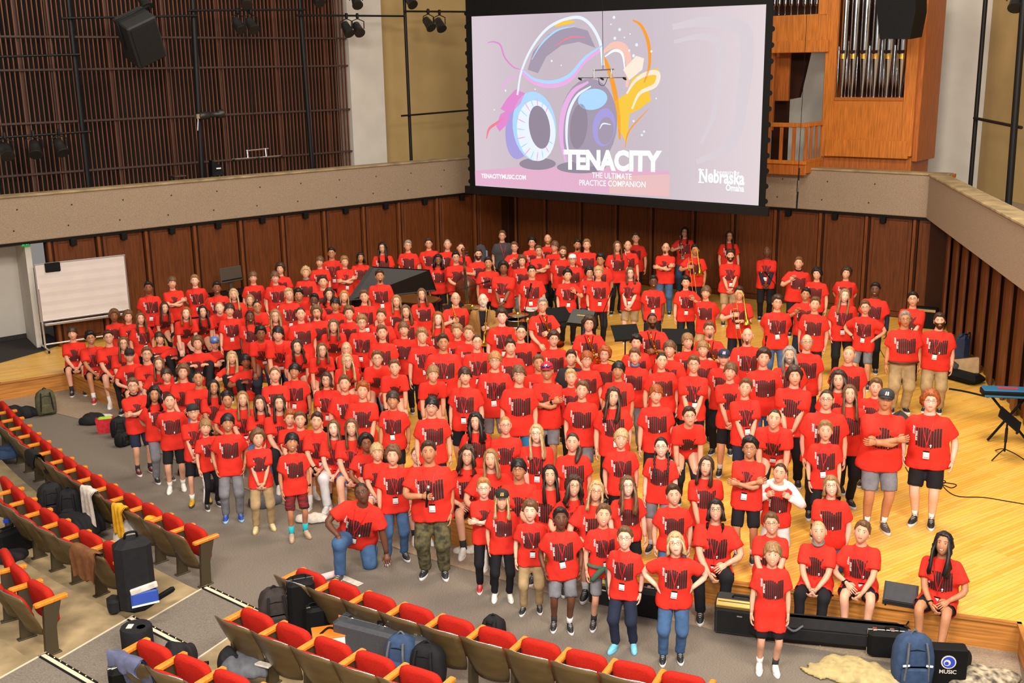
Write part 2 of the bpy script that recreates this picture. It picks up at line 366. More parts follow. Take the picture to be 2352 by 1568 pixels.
# ================================================================ AUDITORIUM: tiers, aisle, seats
M_shell = mat('olive_brown_plywood', s2l(98, 80, 50), .35, noise=.25, scale=3, stretch=(1, 1, 3), spec=.5)
M_upho = mat('red_upholstery', s2l(176, 36, 24), .85, noise=.14, scale=60, bump=.1, spec=.15)
M_arm = mat('orange_oak_armrest', s2l(214, 130, 36), .35, noise=.2, scale=8, stretch=(1, 6, 1), spec=.5)
M_std = mat('bronze_steel', s2l(78, 68, 50), .45, metal=.3)
M_chrome = mat('chrome', (.75, .75, .76), .18, metal=1.0)
TH = 0.15
def fitrow(px, z, lo, hi):
    P = np.array([tuple(atz(x, y, z))[:2] for x, y in px]); i = np.arange(len(P)); cx = np.polyfit(i, P[:, 0], 2); cy = np.polyfit(i, P[:, 1], 2)
    k = np.arange(lo, len(P) + hi); return [(float(np.polyval(cx, j)), float(np.polyval(cy, j))) for j in k]
R1 = fitrow([(669.6, 1322), (745, 1348), (822, 1376), (906, 1403), (995, 1431), (1087, 1460), (1185, 1486), (1288, 1511), (1398, 1538), (1508, 1565)], .60, 0, 1)
R2 = fitrow([(542, 1414), (622, 1447), (709, 1480), (805, 1515), (904, 1548)], .60 + TH, 0, 1)
_a = Vector(tuple(atz(302, 1489, .60 + 2 * TH))[:2]); _d = (Vector(tuple(atz(477, 1558, .60 + 2 * TH))[:2]) - _a).normalized(); R3 = [tuple(_a + _d * .52 * k) for k in range(4)]
L1 = fitrow([(11, 947), (23, 966), (43, 983), (62, 1001), (87, 1019), (112, 1039), (138, 1060), (168, 1079), (200, 1101), (235, 1124), (273, 1146), (323, 1166), (365, 1191), (414.5, 1214), (467, 1242)], .60, -1, 0)
L2 = fitrow([(18, 1130), (48, 1154), (84, 1179), (124, 1205), (171, 1232), (227, 1257)], .60 + TH, -1, 1)
L3 = fitrow([(15, 1310), (53, 1346.5), (110, 1381)], .60 + 2 * TH, -1, 0)
def back_of(row, d):
    out = []
    for i, p in enumerate(row):
        a = Vector(row[max(i - 1, 0)]); b = Vector(row[min(i + 1, len(row) - 1)]); t = (b - a).normalized(); out.append((p[0] + t.y * d, p[1] - t.x * d))
    return out
# tiers: one slab per row, each riser just behind the legs of the row before it
def ext(row, a, b):
    t0 = (Vector(row[0]) - Vector(row[1])).normalized(); t1 = (Vector(row[-1]) - Vector(row[-2])).normalized()
    return [tuple(Vector(row[0]) + t0 * a)] + list(row) + [tuple(Vector(row[-1]) + t1 * b)]
t1 = back_of(ext(L1, 6, .05), .34) + back_of(ext(R1, 0.05, 3), .34)
t2 = back_of(ext(L2, 5, .15), .34) + back_of(ext(R2, 0.1, 4), .34)
t3 = back_of(ext(L3, 4, .1), .34) + back_of(ext(R3, .1, 4), .34)
for k, tl_ in enumerate((t1, t2, t3)):
    m = MB(); m.prism([(-16, 3 + k), ] + tl_ + [(8, 2.2), (2, 1), (-10, 1)], TH * k, TH * (k + 1)); struct(m.build('floor_tier', M_concf))
# aisle carpet, step nosings with small lights
M_strip = mat('ivory_nosing', s2l(206, 196, 172), .5); M_led = mat('aisle_led', (1, .6, .2), .4, emis=(1, .55, .15), estr=2.5)
aisle = [((477, 1345), (610, 1407)), ((306, 1415), (447, 1487)), ((107, 1499), (238, 1575))]
def nosing(a, b, z):
    a = Vector(a); b = Vector(b); a.z = b.z = 0; t = b - a; L = t.length; t.normalize(); n = Vector((t.y, -t.x, 0)); ang = math.atan2(t.y, t.x)
    m = MB(); m.box(a + t * L / 2 + n * .05 + Vector((0, 0, z + .004)), (L, .10, .016), RZ(ang)); o = struct(m.build('trim_nosing', M_black))
    q = MB(); q.box(a + t * L / 2 + n * .055 + Vector((0, 0, z + .009)), (L - .06, .045, .014), RZ(ang)); q.build('strip', M_strip, o)
    for i in range(9):
        d = MB(); d.lathe([(.006, 0), (.005, .006)], 8, a + t * (L * (i + .5) / 9) + n * .012 + Vector((0, 0, z + .011))); d.build('step_light', M_led, o)
ap = []
for k, (pa, pb) in enumerate(aisle):
    z = TH * (k + 1); a = atz(*pa, z); b = atz(*pb, z); ap.append((a, b)); nosing(a, b, z)
dL = (ap[1][0] - ap[0][0]); dR = (ap[1][1] - ap[0][1])
for k in range(3):
    z = TH * (k + 1); a, b = ap[k]; c, d = (ap[k + 1] if k < 2 else (a + dL, b + dR)); m = MB(); m.prism([(a.x, a.y), (b.x, b.y), (d.x, d.y), (c.x, c.y)], z + .001, z + .006); struct(m.build('floor_aisle', M_carpet))
    for p, q in ((a, c), (b, d)):
        t = Vector((q.x - p.x, q.y - p.y, 0)); m = MB(); m.box(Vector((p.x, p.y, z + .006)) + t / 2, (t.length, .022, .012), RZ(math.atan2(t.y, t.x))); struct(m.build('trim_aisle', M_strip))
# ---- one theatre seat, then copies.  x along the row, +y towards the stage
def shell_mesh():
    m = MB(); nx, nz = 9, 9; vs = []; 
    for off in (0, .014):
        for i in range(nz):
            v = i / (nz - 1)
            for j in range(nx):
                u = j / (nx - 1) * 2 - 1; w = .250 + .010 * math.sin(v * 3.1) - .05 * (1 - v) ** 3
                x = u * w; z = .22 + v * (.53 - .03 * abs(u) ** 3.5) ; y = -.11 - .21 * v ** 1.4 + .06 * (u * u) - .02 * math.sin(v * 3.14) - off
                vs.append(Vector((x, y, z)))
    k = nx * nz; fs = []
    for o, fl in ((0, 0), (k, 1)):
        for i in range(nz - 1):
            for j in range(nx - 1):
                f = (o + i * nx + j, o + i * nx + j + 1, o + (i + 1) * nx + j + 1, o + (i + 1) * nx + j); fs.append(f if fl else f[::-1])
    rim = [j for j in range(nx)] + [i * nx + nx - 1 for i in range(1, nz)] + [(nz - 1) * nx + j for j in range(nx - 2, -1, -1)] + [i * nx for i in range(nz - 2, 0, -1)]
    for i in range(len(rim)): a, b = rim[i], rim[(i + 1) % len(rim)]; fs.append((a, b, b + k, a + k))
    m.add(vs, fs, 0, True)
    e = MB(); e.tube([vs[(nz - 1) * nx + j] + Vector((0, -.007, .002)) for j in range(nx)], .006, 6)
    return m, e
def cushion(w, h, d, y0, z0, lean, bulge=.02):
    m = MB(); n = 8; vs = []; fs = []; ring = []
    out = []
    for a in range(24):
        t = 2 * math.pi * a / 24; c, s_ = math.cos(t), math.sin(t); e = 2 / 5.0
        out.append((abs(c) ** e * (1 if c > 0 else -1) * w / 2, abs(s_) ** e * (1 if s_ > 0 else -1) * h / 2))
    prof = [(-d / 2, .0), (-d / 2, .80), (-d / 2 + .012, .95), (0, 1.0), (d / 2 - .012, .95), (d / 2 + bulge * .6, .78), (d / 2 + bulge, .35), (d / 2 + bulge, .0)]
    for y, k in prof:
        for x, z in out: vs.append(Vector((x * k, y, z * k)))
    for i in range(len(prof) - 1):
        for j in range(24): fs.append((i * 24 + j, i * 24 + (j + 1) % 24, (i + 1) * 24 + (j + 1) % 24, (i + 1) * 24 + j))
    r_ = RX(lean); m.add([r_ @ v + Vector((0, y0, z0)) for v in vs], fs, 0, True); return m
sm, em = shell_mesh(); seat_parts = []
proto = empty('theater_seat')
seat_parts.append(sm.build('backrest', M_shell, proto)); seat_parts.append(em.build('backrest_edge', M_chrome, proto))
bc = cushion(.45, .34, .05, -.185, .54, R(20)); seat_parts.append(bc.build('back_cushion', M_upho, proto))
sc_ = cushion(.47, .44, .085, .075, .49, R(8)); seat_parts.append(sc_.build('seat_cushion', M_upho, proto))
def armrest(x):
    m = MB(); m.bbox((x, .03, .60), (.068, .36, .046), .010); return m
def standard(x):
    m = MB(); m.add([Vector((x + a, b, z)) for z, y0, y1 in ((0, -.10, .04), (.30, -.08, .05), (.58, -.06, .13)) for a, b in ((-.022, y0), (.022, y0), (.022, y1), (-.022, y1))],
        [(0, 1, 5, 4), (1, 2, 6, 5), (2, 3, 7, 6), (3, 0, 4, 7), (4, 5, 9, 8), (5, 6, 10, 9), (6, 7, 11, 10), (7, 4, 8, 11), (3, 2, 1, 0), (8, 9, 10, 11)])
    m.bbox((x, -.03, .008), (.07, .20, .016), .004); m.lathe([(.03, -.012), (.035, 0), (.03, .012)], 10, (x, .0, .36), 0, RY(R(90))); return m
seat_parts.append(armrest(.26).build('armrest', M_arm, proto)); seat_parts.append(standard(.26).build('leg', M_std, proto))
arm0 = armrest(-.26).build('armrest', M_arm, None); leg0 = standard(-.26).build('leg', M_std, None); used_end = False
ORDN = ['first', 'second', 'third', 'fourth', 'fifth', 'sixth', 'seventh', 'eighth', 'ninth', 'tenth', 'eleventh', 'twelfth', 'thirteenth', 'fourteenth', 'fifteenth', 'sixteenth', 'seventeenth']
first = True
def place_row(row, z0, rowname, grp, from_end):
    global first, used_end
    n = len(row) - 1
    for i in range(n):
        a = Vector(row[i]); b = Vector(row[i + 1]); c = (a + b) / 2; t = b - a; ang = math.atan2(t.y, t.x)
        if first: o = proto; first = False
        else:
            o = obj('theater_seat', None)
            for p in seat_parts: obj(p.name.split('.')[0], p.data, o)
        o.location = (c.x, c.y, z0); o.rotation_euler = (0, 0, ang); o.scale = (t.length / .52, 1, 1)
        if i == 0 and not from_end:
            obj('armrest', arm0.data, o); obj('leg', leg0.data, o)
        k = (n - 1 - i) if from_end else i
        tag(o, 'red theatre seat with oak armrests, %s from the aisle, %s' % (ORDN[k], rowname), 'seat', grp)
place_row(L1, 0.0, 'front row of left block', 'theatre seats left of the aisle', True)
place_row(L2, TH, 'second row of left block', 'theatre seats left of the aisle', True)
place_row(L3, 2 * TH, 'third row of left block', 'theatre seats left of the aisle', True)
place_row(R1, 0.0, 'front row of right block', 'theatre seats right of the aisle', False)
place_row(R2, TH, 'second row of right block', 'theatre seats right of the aisle', False)
place_row(R3, 2 * TH, 'third row of right block', 'theatre seats right of the aisle', False)
bpy.data.objects.remove(arm0); bpy.data.objects.remove(leg0)
# ================================================================ PEOPLE
def A(*v): return np.array(v, float)
def nrm(v): return v / (np.linalg.norm(v) + 1e-9)
def nets(fn, lo, hi, res):
    """closed surface of an implicit shape (surface nets)"""
    lo = np.asarray(lo, float) - res * 1.6; hi = np.asarray(hi, float) + res * 1.6
    n = np.ceil((hi - lo) / res).astype(int) + 1
    G = np.stack(np.meshgrid(*[lo[k] + np.arange(n[k]) * res for k in range(3)], indexing='ij'), -1)
    D = fn(G.reshape(-1, 3)).reshape(n); ins = D < 0; sh = n - 1
    cn = [(i, j, k) for i in (0, 1) for j in (0, 1) for k in (0, 1)]
    cnt = np.zeros(sh, int)
    for c in cn: cnt += ins[c[0]:c[0] + sh[0], c[1]:c[1] + sh[1], c[2]:c[2] + sh[2]]
    act = (cnt > 0) & (cnt < 8); ids = np.argwhere(act); idx = -np.ones(sh, int); idx[act] = np.arange(len(ids))
    acc = np.zeros((len(ids), 3)); num = np.zeros((len(ids), 1))
    for a in cn:
        for k in range(3):
            if a[k]: continue
            b = list(a); b[k] = 1; aa = np.array(a); e = np.zeros(3); e[k] = 1
            da = D[tuple((ids + aa).T)]; db = D[tuple((ids + np.array(b)).T)]; m = (da < 0) != (db < 0)
            t = np.where(m, da / np.where(m, da - db, 1), 0)
            acc += np.where(m[:, None], aa + e * t[:, None], 0); num[:, 0] += m
    V = lo + (ids + acc / num) * res; F = []
    for k in range(3):
        u, v = [q for q in range(3) if q != k]
        sl0 = [slice(None)] * 3; sl1 = [slice(None)] * 3; sl0[k] = slice(0, -1); sl1[k] = slice(1, None)
        ch = ins[tuple(sl0)] != ins[tuple(sl1)]; g = np.argwhere(ch)
        g = g[(g[:, u] > 0) & (g[:, v] > 0) & (g[:, u] < n[u] - 1) & (g[:, v] < n[v] - 1)]
        du = np.zeros(3, int); dv = np.zeros(3, int); du[u] = 1; dv[v] = 1
        q = np.stack([idx[tuple((g - du - dv).T)], idx[tuple((g - dv).T)], idx[tuple(g.T)], idx[tuple((g - du).T)]], 1)
        s_ = ins[tuple(g.T)]; flip = s_ if k != 1 else ~s_
        q[~flip] = q[~flip][:, ::-1]; F.append(q)
    return V, np.concatenate(F)
def np_mesh(name, V, F, mats, mi=None, smooth=True):
    me = bpy.data.meshes.new(name); F = np.asarray(F); V = np.asarray(V, np.float32)
    if F.ndim == 2:
        nf, k = F.shape
        me.vertices.add(len(V)); me.vertices.foreach_set('co', V.ravel())
        me.loops.add(nf * k); me.loops.foreach_set('vertex_index', F.ravel().astype(np.int32))
        me.polygons.add(nf); me.polygons.foreach_set('loop_start', np.arange(0, nf * k, k, dtype=np.int32))
        me.update(calc_edges=True)
    for m in mats: me.materials.append(m)
    nf = len(me.polygons)
    if mi is not None: me.polygons.foreach_set('material_index', np.asarray(mi, np.int32))
    me.polygons.foreach_set('use_smooth', np.ones(nf, bool) if smooth else np.zeros(nf, bool))
    me.update(); return me
def smin(a, b, k):
    h = np.clip(.5 + .5 * (b - a) / k, 0, 1); return b * (1 - h) + a * h - k * h * (1 - h)
def rcone(P, a, b, ra, rb, cut=None):
    ab = b - a; L = np.linalg.norm(ab); t = np.clip((P - a) @ ab / (L * L), 0, 1)
    d = np.linalg.norm(P - a - t[:, None] * ab, axis=1) - (ra + (rb - ra) * t)
    if cut is not None: d = np.maximum(d, ((P - a) @ ab / L) - cut * L)
    return d
class Q:
    """quad mesh collector (numpy); every face a quad"""
    def __init__(s): s.V = []; s.F = []; s.M = []; s.n = 0
    def add(s, V, F, m=0):
        V = np.asarray(V, float); F = np.asarray(F, int)
        s.V.append(V); s.F.append(F + s.n); s.M.append(np.full(len(F), m)); s.n += len(V)
    def loft(s, rings, m=0, cap=True):
        k = len(rings); n = len(rings[0]); V = list(np.concatenate(rings)); F = []
        for i in range(k - 1):
            for j in range(n): F.append((i * n + j, i * n + (j + 1) % n, (i + 1) * n + (j + 1) % n, (i + 1) * n + j))
        if cap:
            for r0 in (0, (k - 1) * n):
                V.append(np.mean(V[r0:r0 + n], axis=0)); c = len(V) - 1
                for j in range(0, n, 2):
                    q = (c, r0 + (j + 2) % n, r0 + (j + 1) % n, r0 + j); F.append(q if r0 == 0 else q[::-1])
        s.add(V, F, m)
    def tube(s, pts, rads, n=8, m=0, up=(0.03, 1, .05), flat=None, cap=True):
        P = np.asarray(pts, float); k = len(P); rings = []; u = np.asarray(up, float)
        for i in range(k):
            t = nrm(P[min(i + 1, k - 1)] - P[max(i - 1, 0)]); a = np.cross(t, u)
            if np.linalg.norm(a) < 1e-3: a = np.cross(t, A(1, .1, 0))
            a = nrm(a); b = np.cross(a, t); u = b; r_ = rads[i] if hasattr(rads, '__len__') else rads
            an = np.arange(n) * 2 * np.pi / n
            rings.append(P[i] + np.outer(np.cos(an), a) * r_ + np.outer(np.sin(an), b) * r_ * (flat if flat else 1))
        s.loft(rings, m, cap)
    def arr(s): return np.concatenate(s.V), np.concatenate(s.F), np.concatenate(s.M)
def crom(P, n=4):
    P = np.asarray(P, float); P = np.vstack([2 * P[0] - P[1], P, 2 * P[-1] - P[-2]]); out = []
    for i in range(1, len(P) - 2):
        for k in range(n):
            t = k / n; a, b, c, d = P[i - 1:i + 3]
            out.append(.5 * (2 * b + (c - a) * t + (2 * a - 5 * b + 4 * c - d) * t * t + (3 * b - a - 3 * c + d) * t ** 3))
    out.append(P[-2]); return np.array(out)
# ---------------------------------------------------------------- head
HA, HB, HC = .0775, .099, .118
def jawx(z): return 1 - .30 * np.clip(-z / HC, 0, 1) ** 1.6
def facemod(x, z):
    ax = np.abs(x)
    y = -.019 * np.exp(-(x / .012) ** 2) * np.where(z > -.03, np.clip((.03 - z) / .06, 0, 1) ** 1.2, np.exp(-((z + .03) / .010) ** 2))
    y += -.005 * np.exp(-((ax - .012) / .007) ** 2 - ((z + .033) / .008) ** 2)
    y += .008 * np.exp(-((ax - .031) / .014) ** 2 - ((z - .012) / .011) ** 2)
    y += -.003 * np.exp(-((z - .033) / .009) ** 2 - (ax / .05) ** 4)
    y += -.005 * np.exp(-(x / .022) ** 2 - ((z + .060) / .011) ** 2)
    y += -.008 * np.exp(-(x / .022) ** 2 - ((z + .098) / .016) ** 2)
    y += -.004 * np.exp(-((ax - .042) / .016) ** 2 - ((z + .022) / .018) ** 2)
    return y
def head_y(x, z):
    x = np.asarray(x, float); z = np.asarray(z, float)
    return -HB * .93 * np.sqrt(np.clip(1 - (x / (HA * jawx(z))) ** 2 - (z / HC) ** 2, .02, 1)) + facemod(x, z)
def head_template(smile):
    q = Q(); nc, nr = 28, 19
    u = np.arange(nc) * 2 * np.pi / nc; ph = u - .42 * np.sin(u)
    rings = []
    for i in range(nr):
        th = R(3 + 172 * i / (nr - 1)); dx = np.sin(th) * np.sin(ph); dy = -np.sin(th) * np.cos(ph); z = HC * np.cos(th) * np.ones(nc)
        x = HA * dx * jawx(z); y = HB * dy; fr = dy < 0
        y = np.where(fr, y * .93 + facemod(x, z) * np.clip(-dy * 3, 0, 1), y * (1.04 - .42 * np.clip((-z - .02) / .09, 0, 1)))
        rings.append(np.stack([x, y, z], 1))
    q.loft(rings, 0, True)
    for s_ in (-1, 1):      # ears
        rg = []
        for zz, w in ((-.034, .004), (-.024, .012), (-.006, .016), (.012, .019), (.026, .015), (.033, .005)):
            an = np.arange(6) * np.pi / 3
            rg.append(np.stack([s_ * (HA * .96 + .006 + np.cos(an) * .007 * (1 if w > .006 else .4)), .012 + np.sin(an) * w * (1 if s_ > 0 else 1), zz + 0 * an], 1))
        q.loft(rg, 0)
    def strip(xs, zt, zb, m, dy):
        xs = np.asarray(xs); V = np.concatenate([np.stack([xs, head_y(xs, zt) - dy, zt], 1), np.stack([xs, head_y(xs, zb) - dy, zb], 1)]); n = len(xs)
        q.add(V, [(j, j + 1, n + j + 1, n + j) for j in range(n - 1)], m)
    for s_ in (-1, 1):
        t = np.linspace(-1, 1, 7); xs = s_ * .031 + t * .0150; hh = .0076 * np.sqrt(np.clip(1 - t * t, .02, 1)); 
        strip(xs, .0105 + hh, .0105 - hh * .8, 1, .0012)
        xi = s_ * .031 + t * .0066; hi_ = .0066 * np.sqrt(np.clip(1 - t * t, .02, 1)); strip(xi, .0110 + hi_, .0110 - hi_, 2, .0026)
        strip(xs, .0105 + hh + .0028, .0105 + hh - .0006, 3, .0022)
        xb = s_ * np.linspace(.012, .052, 7); tb = np.linspace(0, 1, 7); zb = .0315 + .0045 * np.sin(tb * 2.6) - .003 * tb; strip(xb, zb + .0030 * (1 - tb * .6), zb - .0030 * (1 - tb * .6), 3, .0022)
    t = np.linspace(-1, 1, 9); xs = t * (.0245 if smile else .022); lift = (.0055 if smile else .002) * t * t
    if smile:
        up = -.0545 + lift; lo_ = -.0545 + lift - .0115 * (1 - t * t)
        strip(xs, up + .0055 * (1 - .5 * t * t), lo_ - .0052, 4, .0016); strip(xs * .88, up - .0008, lo_ + .0012, 5, .0034)
    else:
        up = -.0560 + lift + .005 * (1 - t * t); lo_ = -.0600 + lift - .006 * (1 - t * t); strip(xs, up, lo_, 4, .0016)
        strip(xs, -.0580 + lift, -.0594 + lift, 2, .003)
    return q.arr()
HEADS = [head_template(False), head_template(True)]
# ---------------------------------------------------------------- hands: wrist at 0, fingers +X, thumb +Y, back of hand +Z
def hand_template(curl):
    q = Q(); an = np.arange(8) * np.pi / 4; rg = []
    for x, w, th in ((-.01, .024, .019), (.02, .030, .018), (.055, .041, .016), (.088, .039, .012)):
        rg.append(np.stack([x + 0 * an, np.cos(an) * w, np.sin(an) * th], 1))
    q.loft(rg)
    for y, L, r_, sp in ((.030, .068, .0088, .10), (.0105, .078, .0090, .03), (-.0095, .072, .0087, -.04), (-.0285, .056, .0078, -.12)):
        p = A(.082, y, 0); a = .12 + .25 * curl; pts = [p]; rr = [r_]
        for k, f in enumerate((.45, .32, .23)):
            p = p + A(math.cos(a) * math.cos(sp), math.cos(a) * math.sin(sp), -math.sin(a)) * L * f; a += curl * (1.25 if k == 0 else 1.0); pts.append(p); rr.append(r_ * (1 - .10 * (k + 1)))
        q.tube(pts, rr, 6, up=(0, 1, 0.02))
    p = A(.018, .026, -.004); pts = [p]; d = nrm(A(.72, .66, -.22)); pts.append(p + d * .032); d2 = nrm(A(.93, .25 - .5 * curl, -.25 - .3 * curl)); pts.append(pts[-1] + d2 * .028); pts.append(pts[-1] + d2 * .014)
    q.tube(pts, [.0125, .0110, .0095, .006], 6, up=(0, 0, 1))
    return q.arr()[:2]
HANDS = {'r': hand_template(.38), 'f': hand_template(1.15), 'o': hand_template(.08), 'c': hand_template(.65)}
# ---------------------------------------------------------------- hair
HAIR_PAR = dict(
    sh=dict(fr=50, si=84, bk=116, th=.010, top=.026, amp=.007, fq=48, qf=.014), bz=dict(fr=44, si=80, bk=112, th=.004, top=.007, amp=.001, fq=80),
    cu=dict(fr=54, si=88, bk=118, th=.020, top=.036, amp=.015, fq=70, qf=.010), cm=dict(fr=56, si=104, bk=132, th=.032, top=.036, amp=.016, fq=55),
    af=dict(fr=50, si=94, bk=120, th=.040, top=.055, amp=.007, fq=110), mo=dict(fr=69, si=92, bk=124, th=.022, top=.030, amp=.009, fq=42, fringe=1, qf=.006),
    bo=dict(fr=54, si=112, bk=120, th=.017, top=.018, amp=.004, fq=45, hang=.075, fringe=.4), lo=dict(fr=46, si=112, bk=118, th=.018, top=.018, amp=.004, fq=40, hang=.23),
    lw=dict(fr=46, si=112, bk=118, th=.021, top=.021, amp=.011, fq=38, hang=.24), lc=dict(fr=48, si=112, bk=118, th=.030, top=.026, amp=.019, fq=60, hang=.20),
    pb=dict(fr=43, si=82, bk=112, th=.006, top=.010, amp=.002, fq=50), pt=dict(fr=43, si=82, bk=112, th=.007, top=.012, amp=.002, fq=50),
    br=dict(fr=44, si=90, bk=118, th=.008, top=.011, amp=.002, fq=50), pu=dict(fr=42, si=80, bk=110, th=.007, top=.012, amp=.004, fq=90),
    bd=dict(fr=0, si=98, bk=120, th=.008, top=.008, amp=.003, fq=70, bald=1))
def hair_template(st, seed):
    P = HAIR_PAR[st]; q = Q(); nc, nr = 36, 11; off = Vector((seed * 7.3, seed * 3.1, seed * 5.7)); hang = P.get('hang', 0)
    if hang: hang *= (1.0, .8, 1.2)[seed % 3]
    ph = np.arange(nc) * 2 * np.pi / nc; nh = 8 if hang else 0; rings = [[] for _ in range(nr + nh + 1)]
    def nz(p, f): return mnoise.noise(Vector(p) * f + off)
    for j in range(nc):
        a = ph[j]; c = math.cos(a); ab = abs((a + math.pi) % (2 * math.pi) - math.pi)
        if ab < R(38): te = P['fr']
        elif ab < R(80): te = P['fr'] + (P['si'] - P['fr']) * ((ab - R(38)) / R(42)) ** .8
        else: te = P['si'] + (P['bk'] - P['si']) * (ab - R(80)) / R(100)
        te += 3.5 * nz((math.sin(a) * .1, c * .1, 0), 30) * (2.2 if P.get('fringe') and ab < R(50) else 1)
        ts = 2
        if P.get('bald'):
            ts = 66 if ab > R(62) else te - 1
            if ab <= R(62): te = 66; ts = 64
        if seed % 2 and st in ('sh', 'mo', 'cu'): te += 4 * math.sin(a + .6) * (1 if ab < R(60) else 0)
        for i in range(nr):
            f = i / (nr - 1); th = R(ts + (te - ts) * f); d = Vector((math.sin(th) * math.sin(a), -math.sin(th) * c, math.cos(th)))
            base = Vector((HA * d.x, HB * d.y * (1.04 if d.y > 0 else .95), HC * d.z)); w = max(0, d.z)
            t = P['th'] * (1 - w) + P['top'] * w
            t += P.get('qf', 0) * max(0, c) * math.exp(-((math.degrees(th) - 42) / 16) ** 2)
            t *= 1 if f < .8 else (.35 + .65 * (1 - (f - .8) / .2) ** .5 if not P.get('fringe') else .75)
            if P.get('bald') and ab <= R(62): t = -.004
            n_ = P['amp'] * (nz(base, P['fq']) + .6 * nz(base, P['fq'] * 2.1)) + P['amp'] * .5 * math.sin(a * 17 + 5 * f + seed)
            rings[i].append(base + d * max(.0015, t + n_))
        last = rings[nr - 1][j]; th = R(te); d = Vector((math.sin(a), -c, 0))
        if nh:
            g = min(1, max(0, (ab - R(52)) / R(22))); L = hang * g; g2 = 1 if ab > R(52) else 0
            for k in range(1, nh + 1):
                f = k / nh; z = -L * f; fl = (.014 * math.sin(f * 2.6) + .030 * f * (1 if ab > R(100) else .55)) * g2
                p = Vector((last.x, last.y, last.z + z)) + d * fl
                if f > .25 and ab < R(115): p += Vector((-last.x * .30 * (f - .25) * (1 if ab < R(80) else 0), -.085 * (f - .25) * g2, 0))
                if f > .35 and ab > R(115): p += Vector((0, .05 * (f - .35), 0))
                w_ = P['amp'] * 1.3 * math.sin(f * 11 + a * 3 + seed) * (1 if st in ('lw', 'lc') else .25) + P['amp'] * nz(p, P['fq']) * 1.1
                if k == nh: w_ -= .012
                rings[nr - 1 + k].append(p + d * w_ * g2)
        # tuck the rim back against the head
        lastp = rings[nr - 1 + nh][j]
        base = Vector((HA * math.sin(th) * math.sin(a), -HB * .94 * math.sin(th) * c, HC * math.cos(th)))
        rings[nr + nh].append(base * .96 if not nh else lastp * 1.0 + Vector((-d.x * .035, -d.y * .035, .02)) if ab > R(74) else base * .96)
    q.loft([np.array([tuple(p) for p in r_]) for r_ in rings], 0, False)
    def blob(c, r_, f, amp, sq=(1, 1, 1)):
        rg = []
        for i in range(9):
            th = R(4 + 172 * i / 8); rr = []
            for j in range(14):
                a = j * 2 * math.pi / 14; d = Vector((math.sin(th) * math.cos(a), math.sin(th) * math.sin(a), math.cos(th)))
                e = r_ * (1 + amp * nz(d * r_, f)); rr.append((c[0] + d.x * e * sq[0], c[1] + d.y * e * sq[1], c[2] + d.z * e * sq[2]))
            rg.append(np.array(rr))
        q.loft(rg)
    if st == 'pb':
        blob((0, .108, .01), .034, 60, .4); q.tube(crom([(0, .11, 0), (.02, .14, -.06), (.03, .12, -.16), (.02, .10, -.22)]), np.linspace(.030, .010, 13), 8)
    if st == 'pu': blob((0, .06, .115), .075, 60, .35, (1.05, 1, .85))
    if st == 'pt': q.tube(crom([(.03, .10, -.02), (.085, .06, -.09), (.075, -.035, -.16), (.055, -.075, -.25)]), [.028, .032, .036, .038, .04, .04, .04, .038, .036, .034, .03, .022, .01], 8)
    if st == 'br':
        for s_ in (-1, 1): q.tube(crom([(s_ * .07, .03, -.05), (s_ * .085, -.02, -.14), (s_ * .08, -.085, -.24), (s_ * .07, -.11, -.34)], 8), [.015 + .0045 * math.sin(k * 1.6) - .00025 * k for k in range(25)], 8)
    return np_mesh('hair', *q.arr()[:2], [M_hair['b']])
def beard_template(kind):
    q = Q(); rg = []; full = kind != 'G'; z0, z1 = (-.030, -.118) if full else (-.044, -.118)
    hw = 1.35 if full else .42
    for i in range(9):
        f = i / 8; rr = []
        for j in range(17):
            a = (j / 16 * 2 - 1) * hw; zz = z0 + (z1 - z0) * f
            if full: zz += .045 * (abs(a) / hw) ** 2 * (1 - f)
            xx = math.sin(a) * HA * float(jawx(np.array(zz))) * 1.03 * math.sqrt(max(.05, 1 - (zz / HC * .92) ** 2)); x2 = np.array(xx)
            yy = float(head_y(x2 * .96, max(zz, -.112)))
            mouth = abs(xx) < .022 and -.069 < zz < -.050
            t = .008 * math.sin(math.pi * min(1, f * 1.1 + .08)) + .003 * mnoise.noise(Vector((xx, yy, zz)) * 90)
            if mouth: t = -.006
            rr.append((xx * 1.02, yy - t, zz - (.006 * f)))
        rg.append(rr)
    V = np.array(rg).reshape(-1, 3); F = [(i * 17 + j, i * 17 + j + 1, i * 17 + 18 + j, i * 17 + 17 + j) for i in range(8) for j in range(16)]
    q.add(V, F); return np_mesh('beard', *q.arr()[:2], [M_hair['d']])
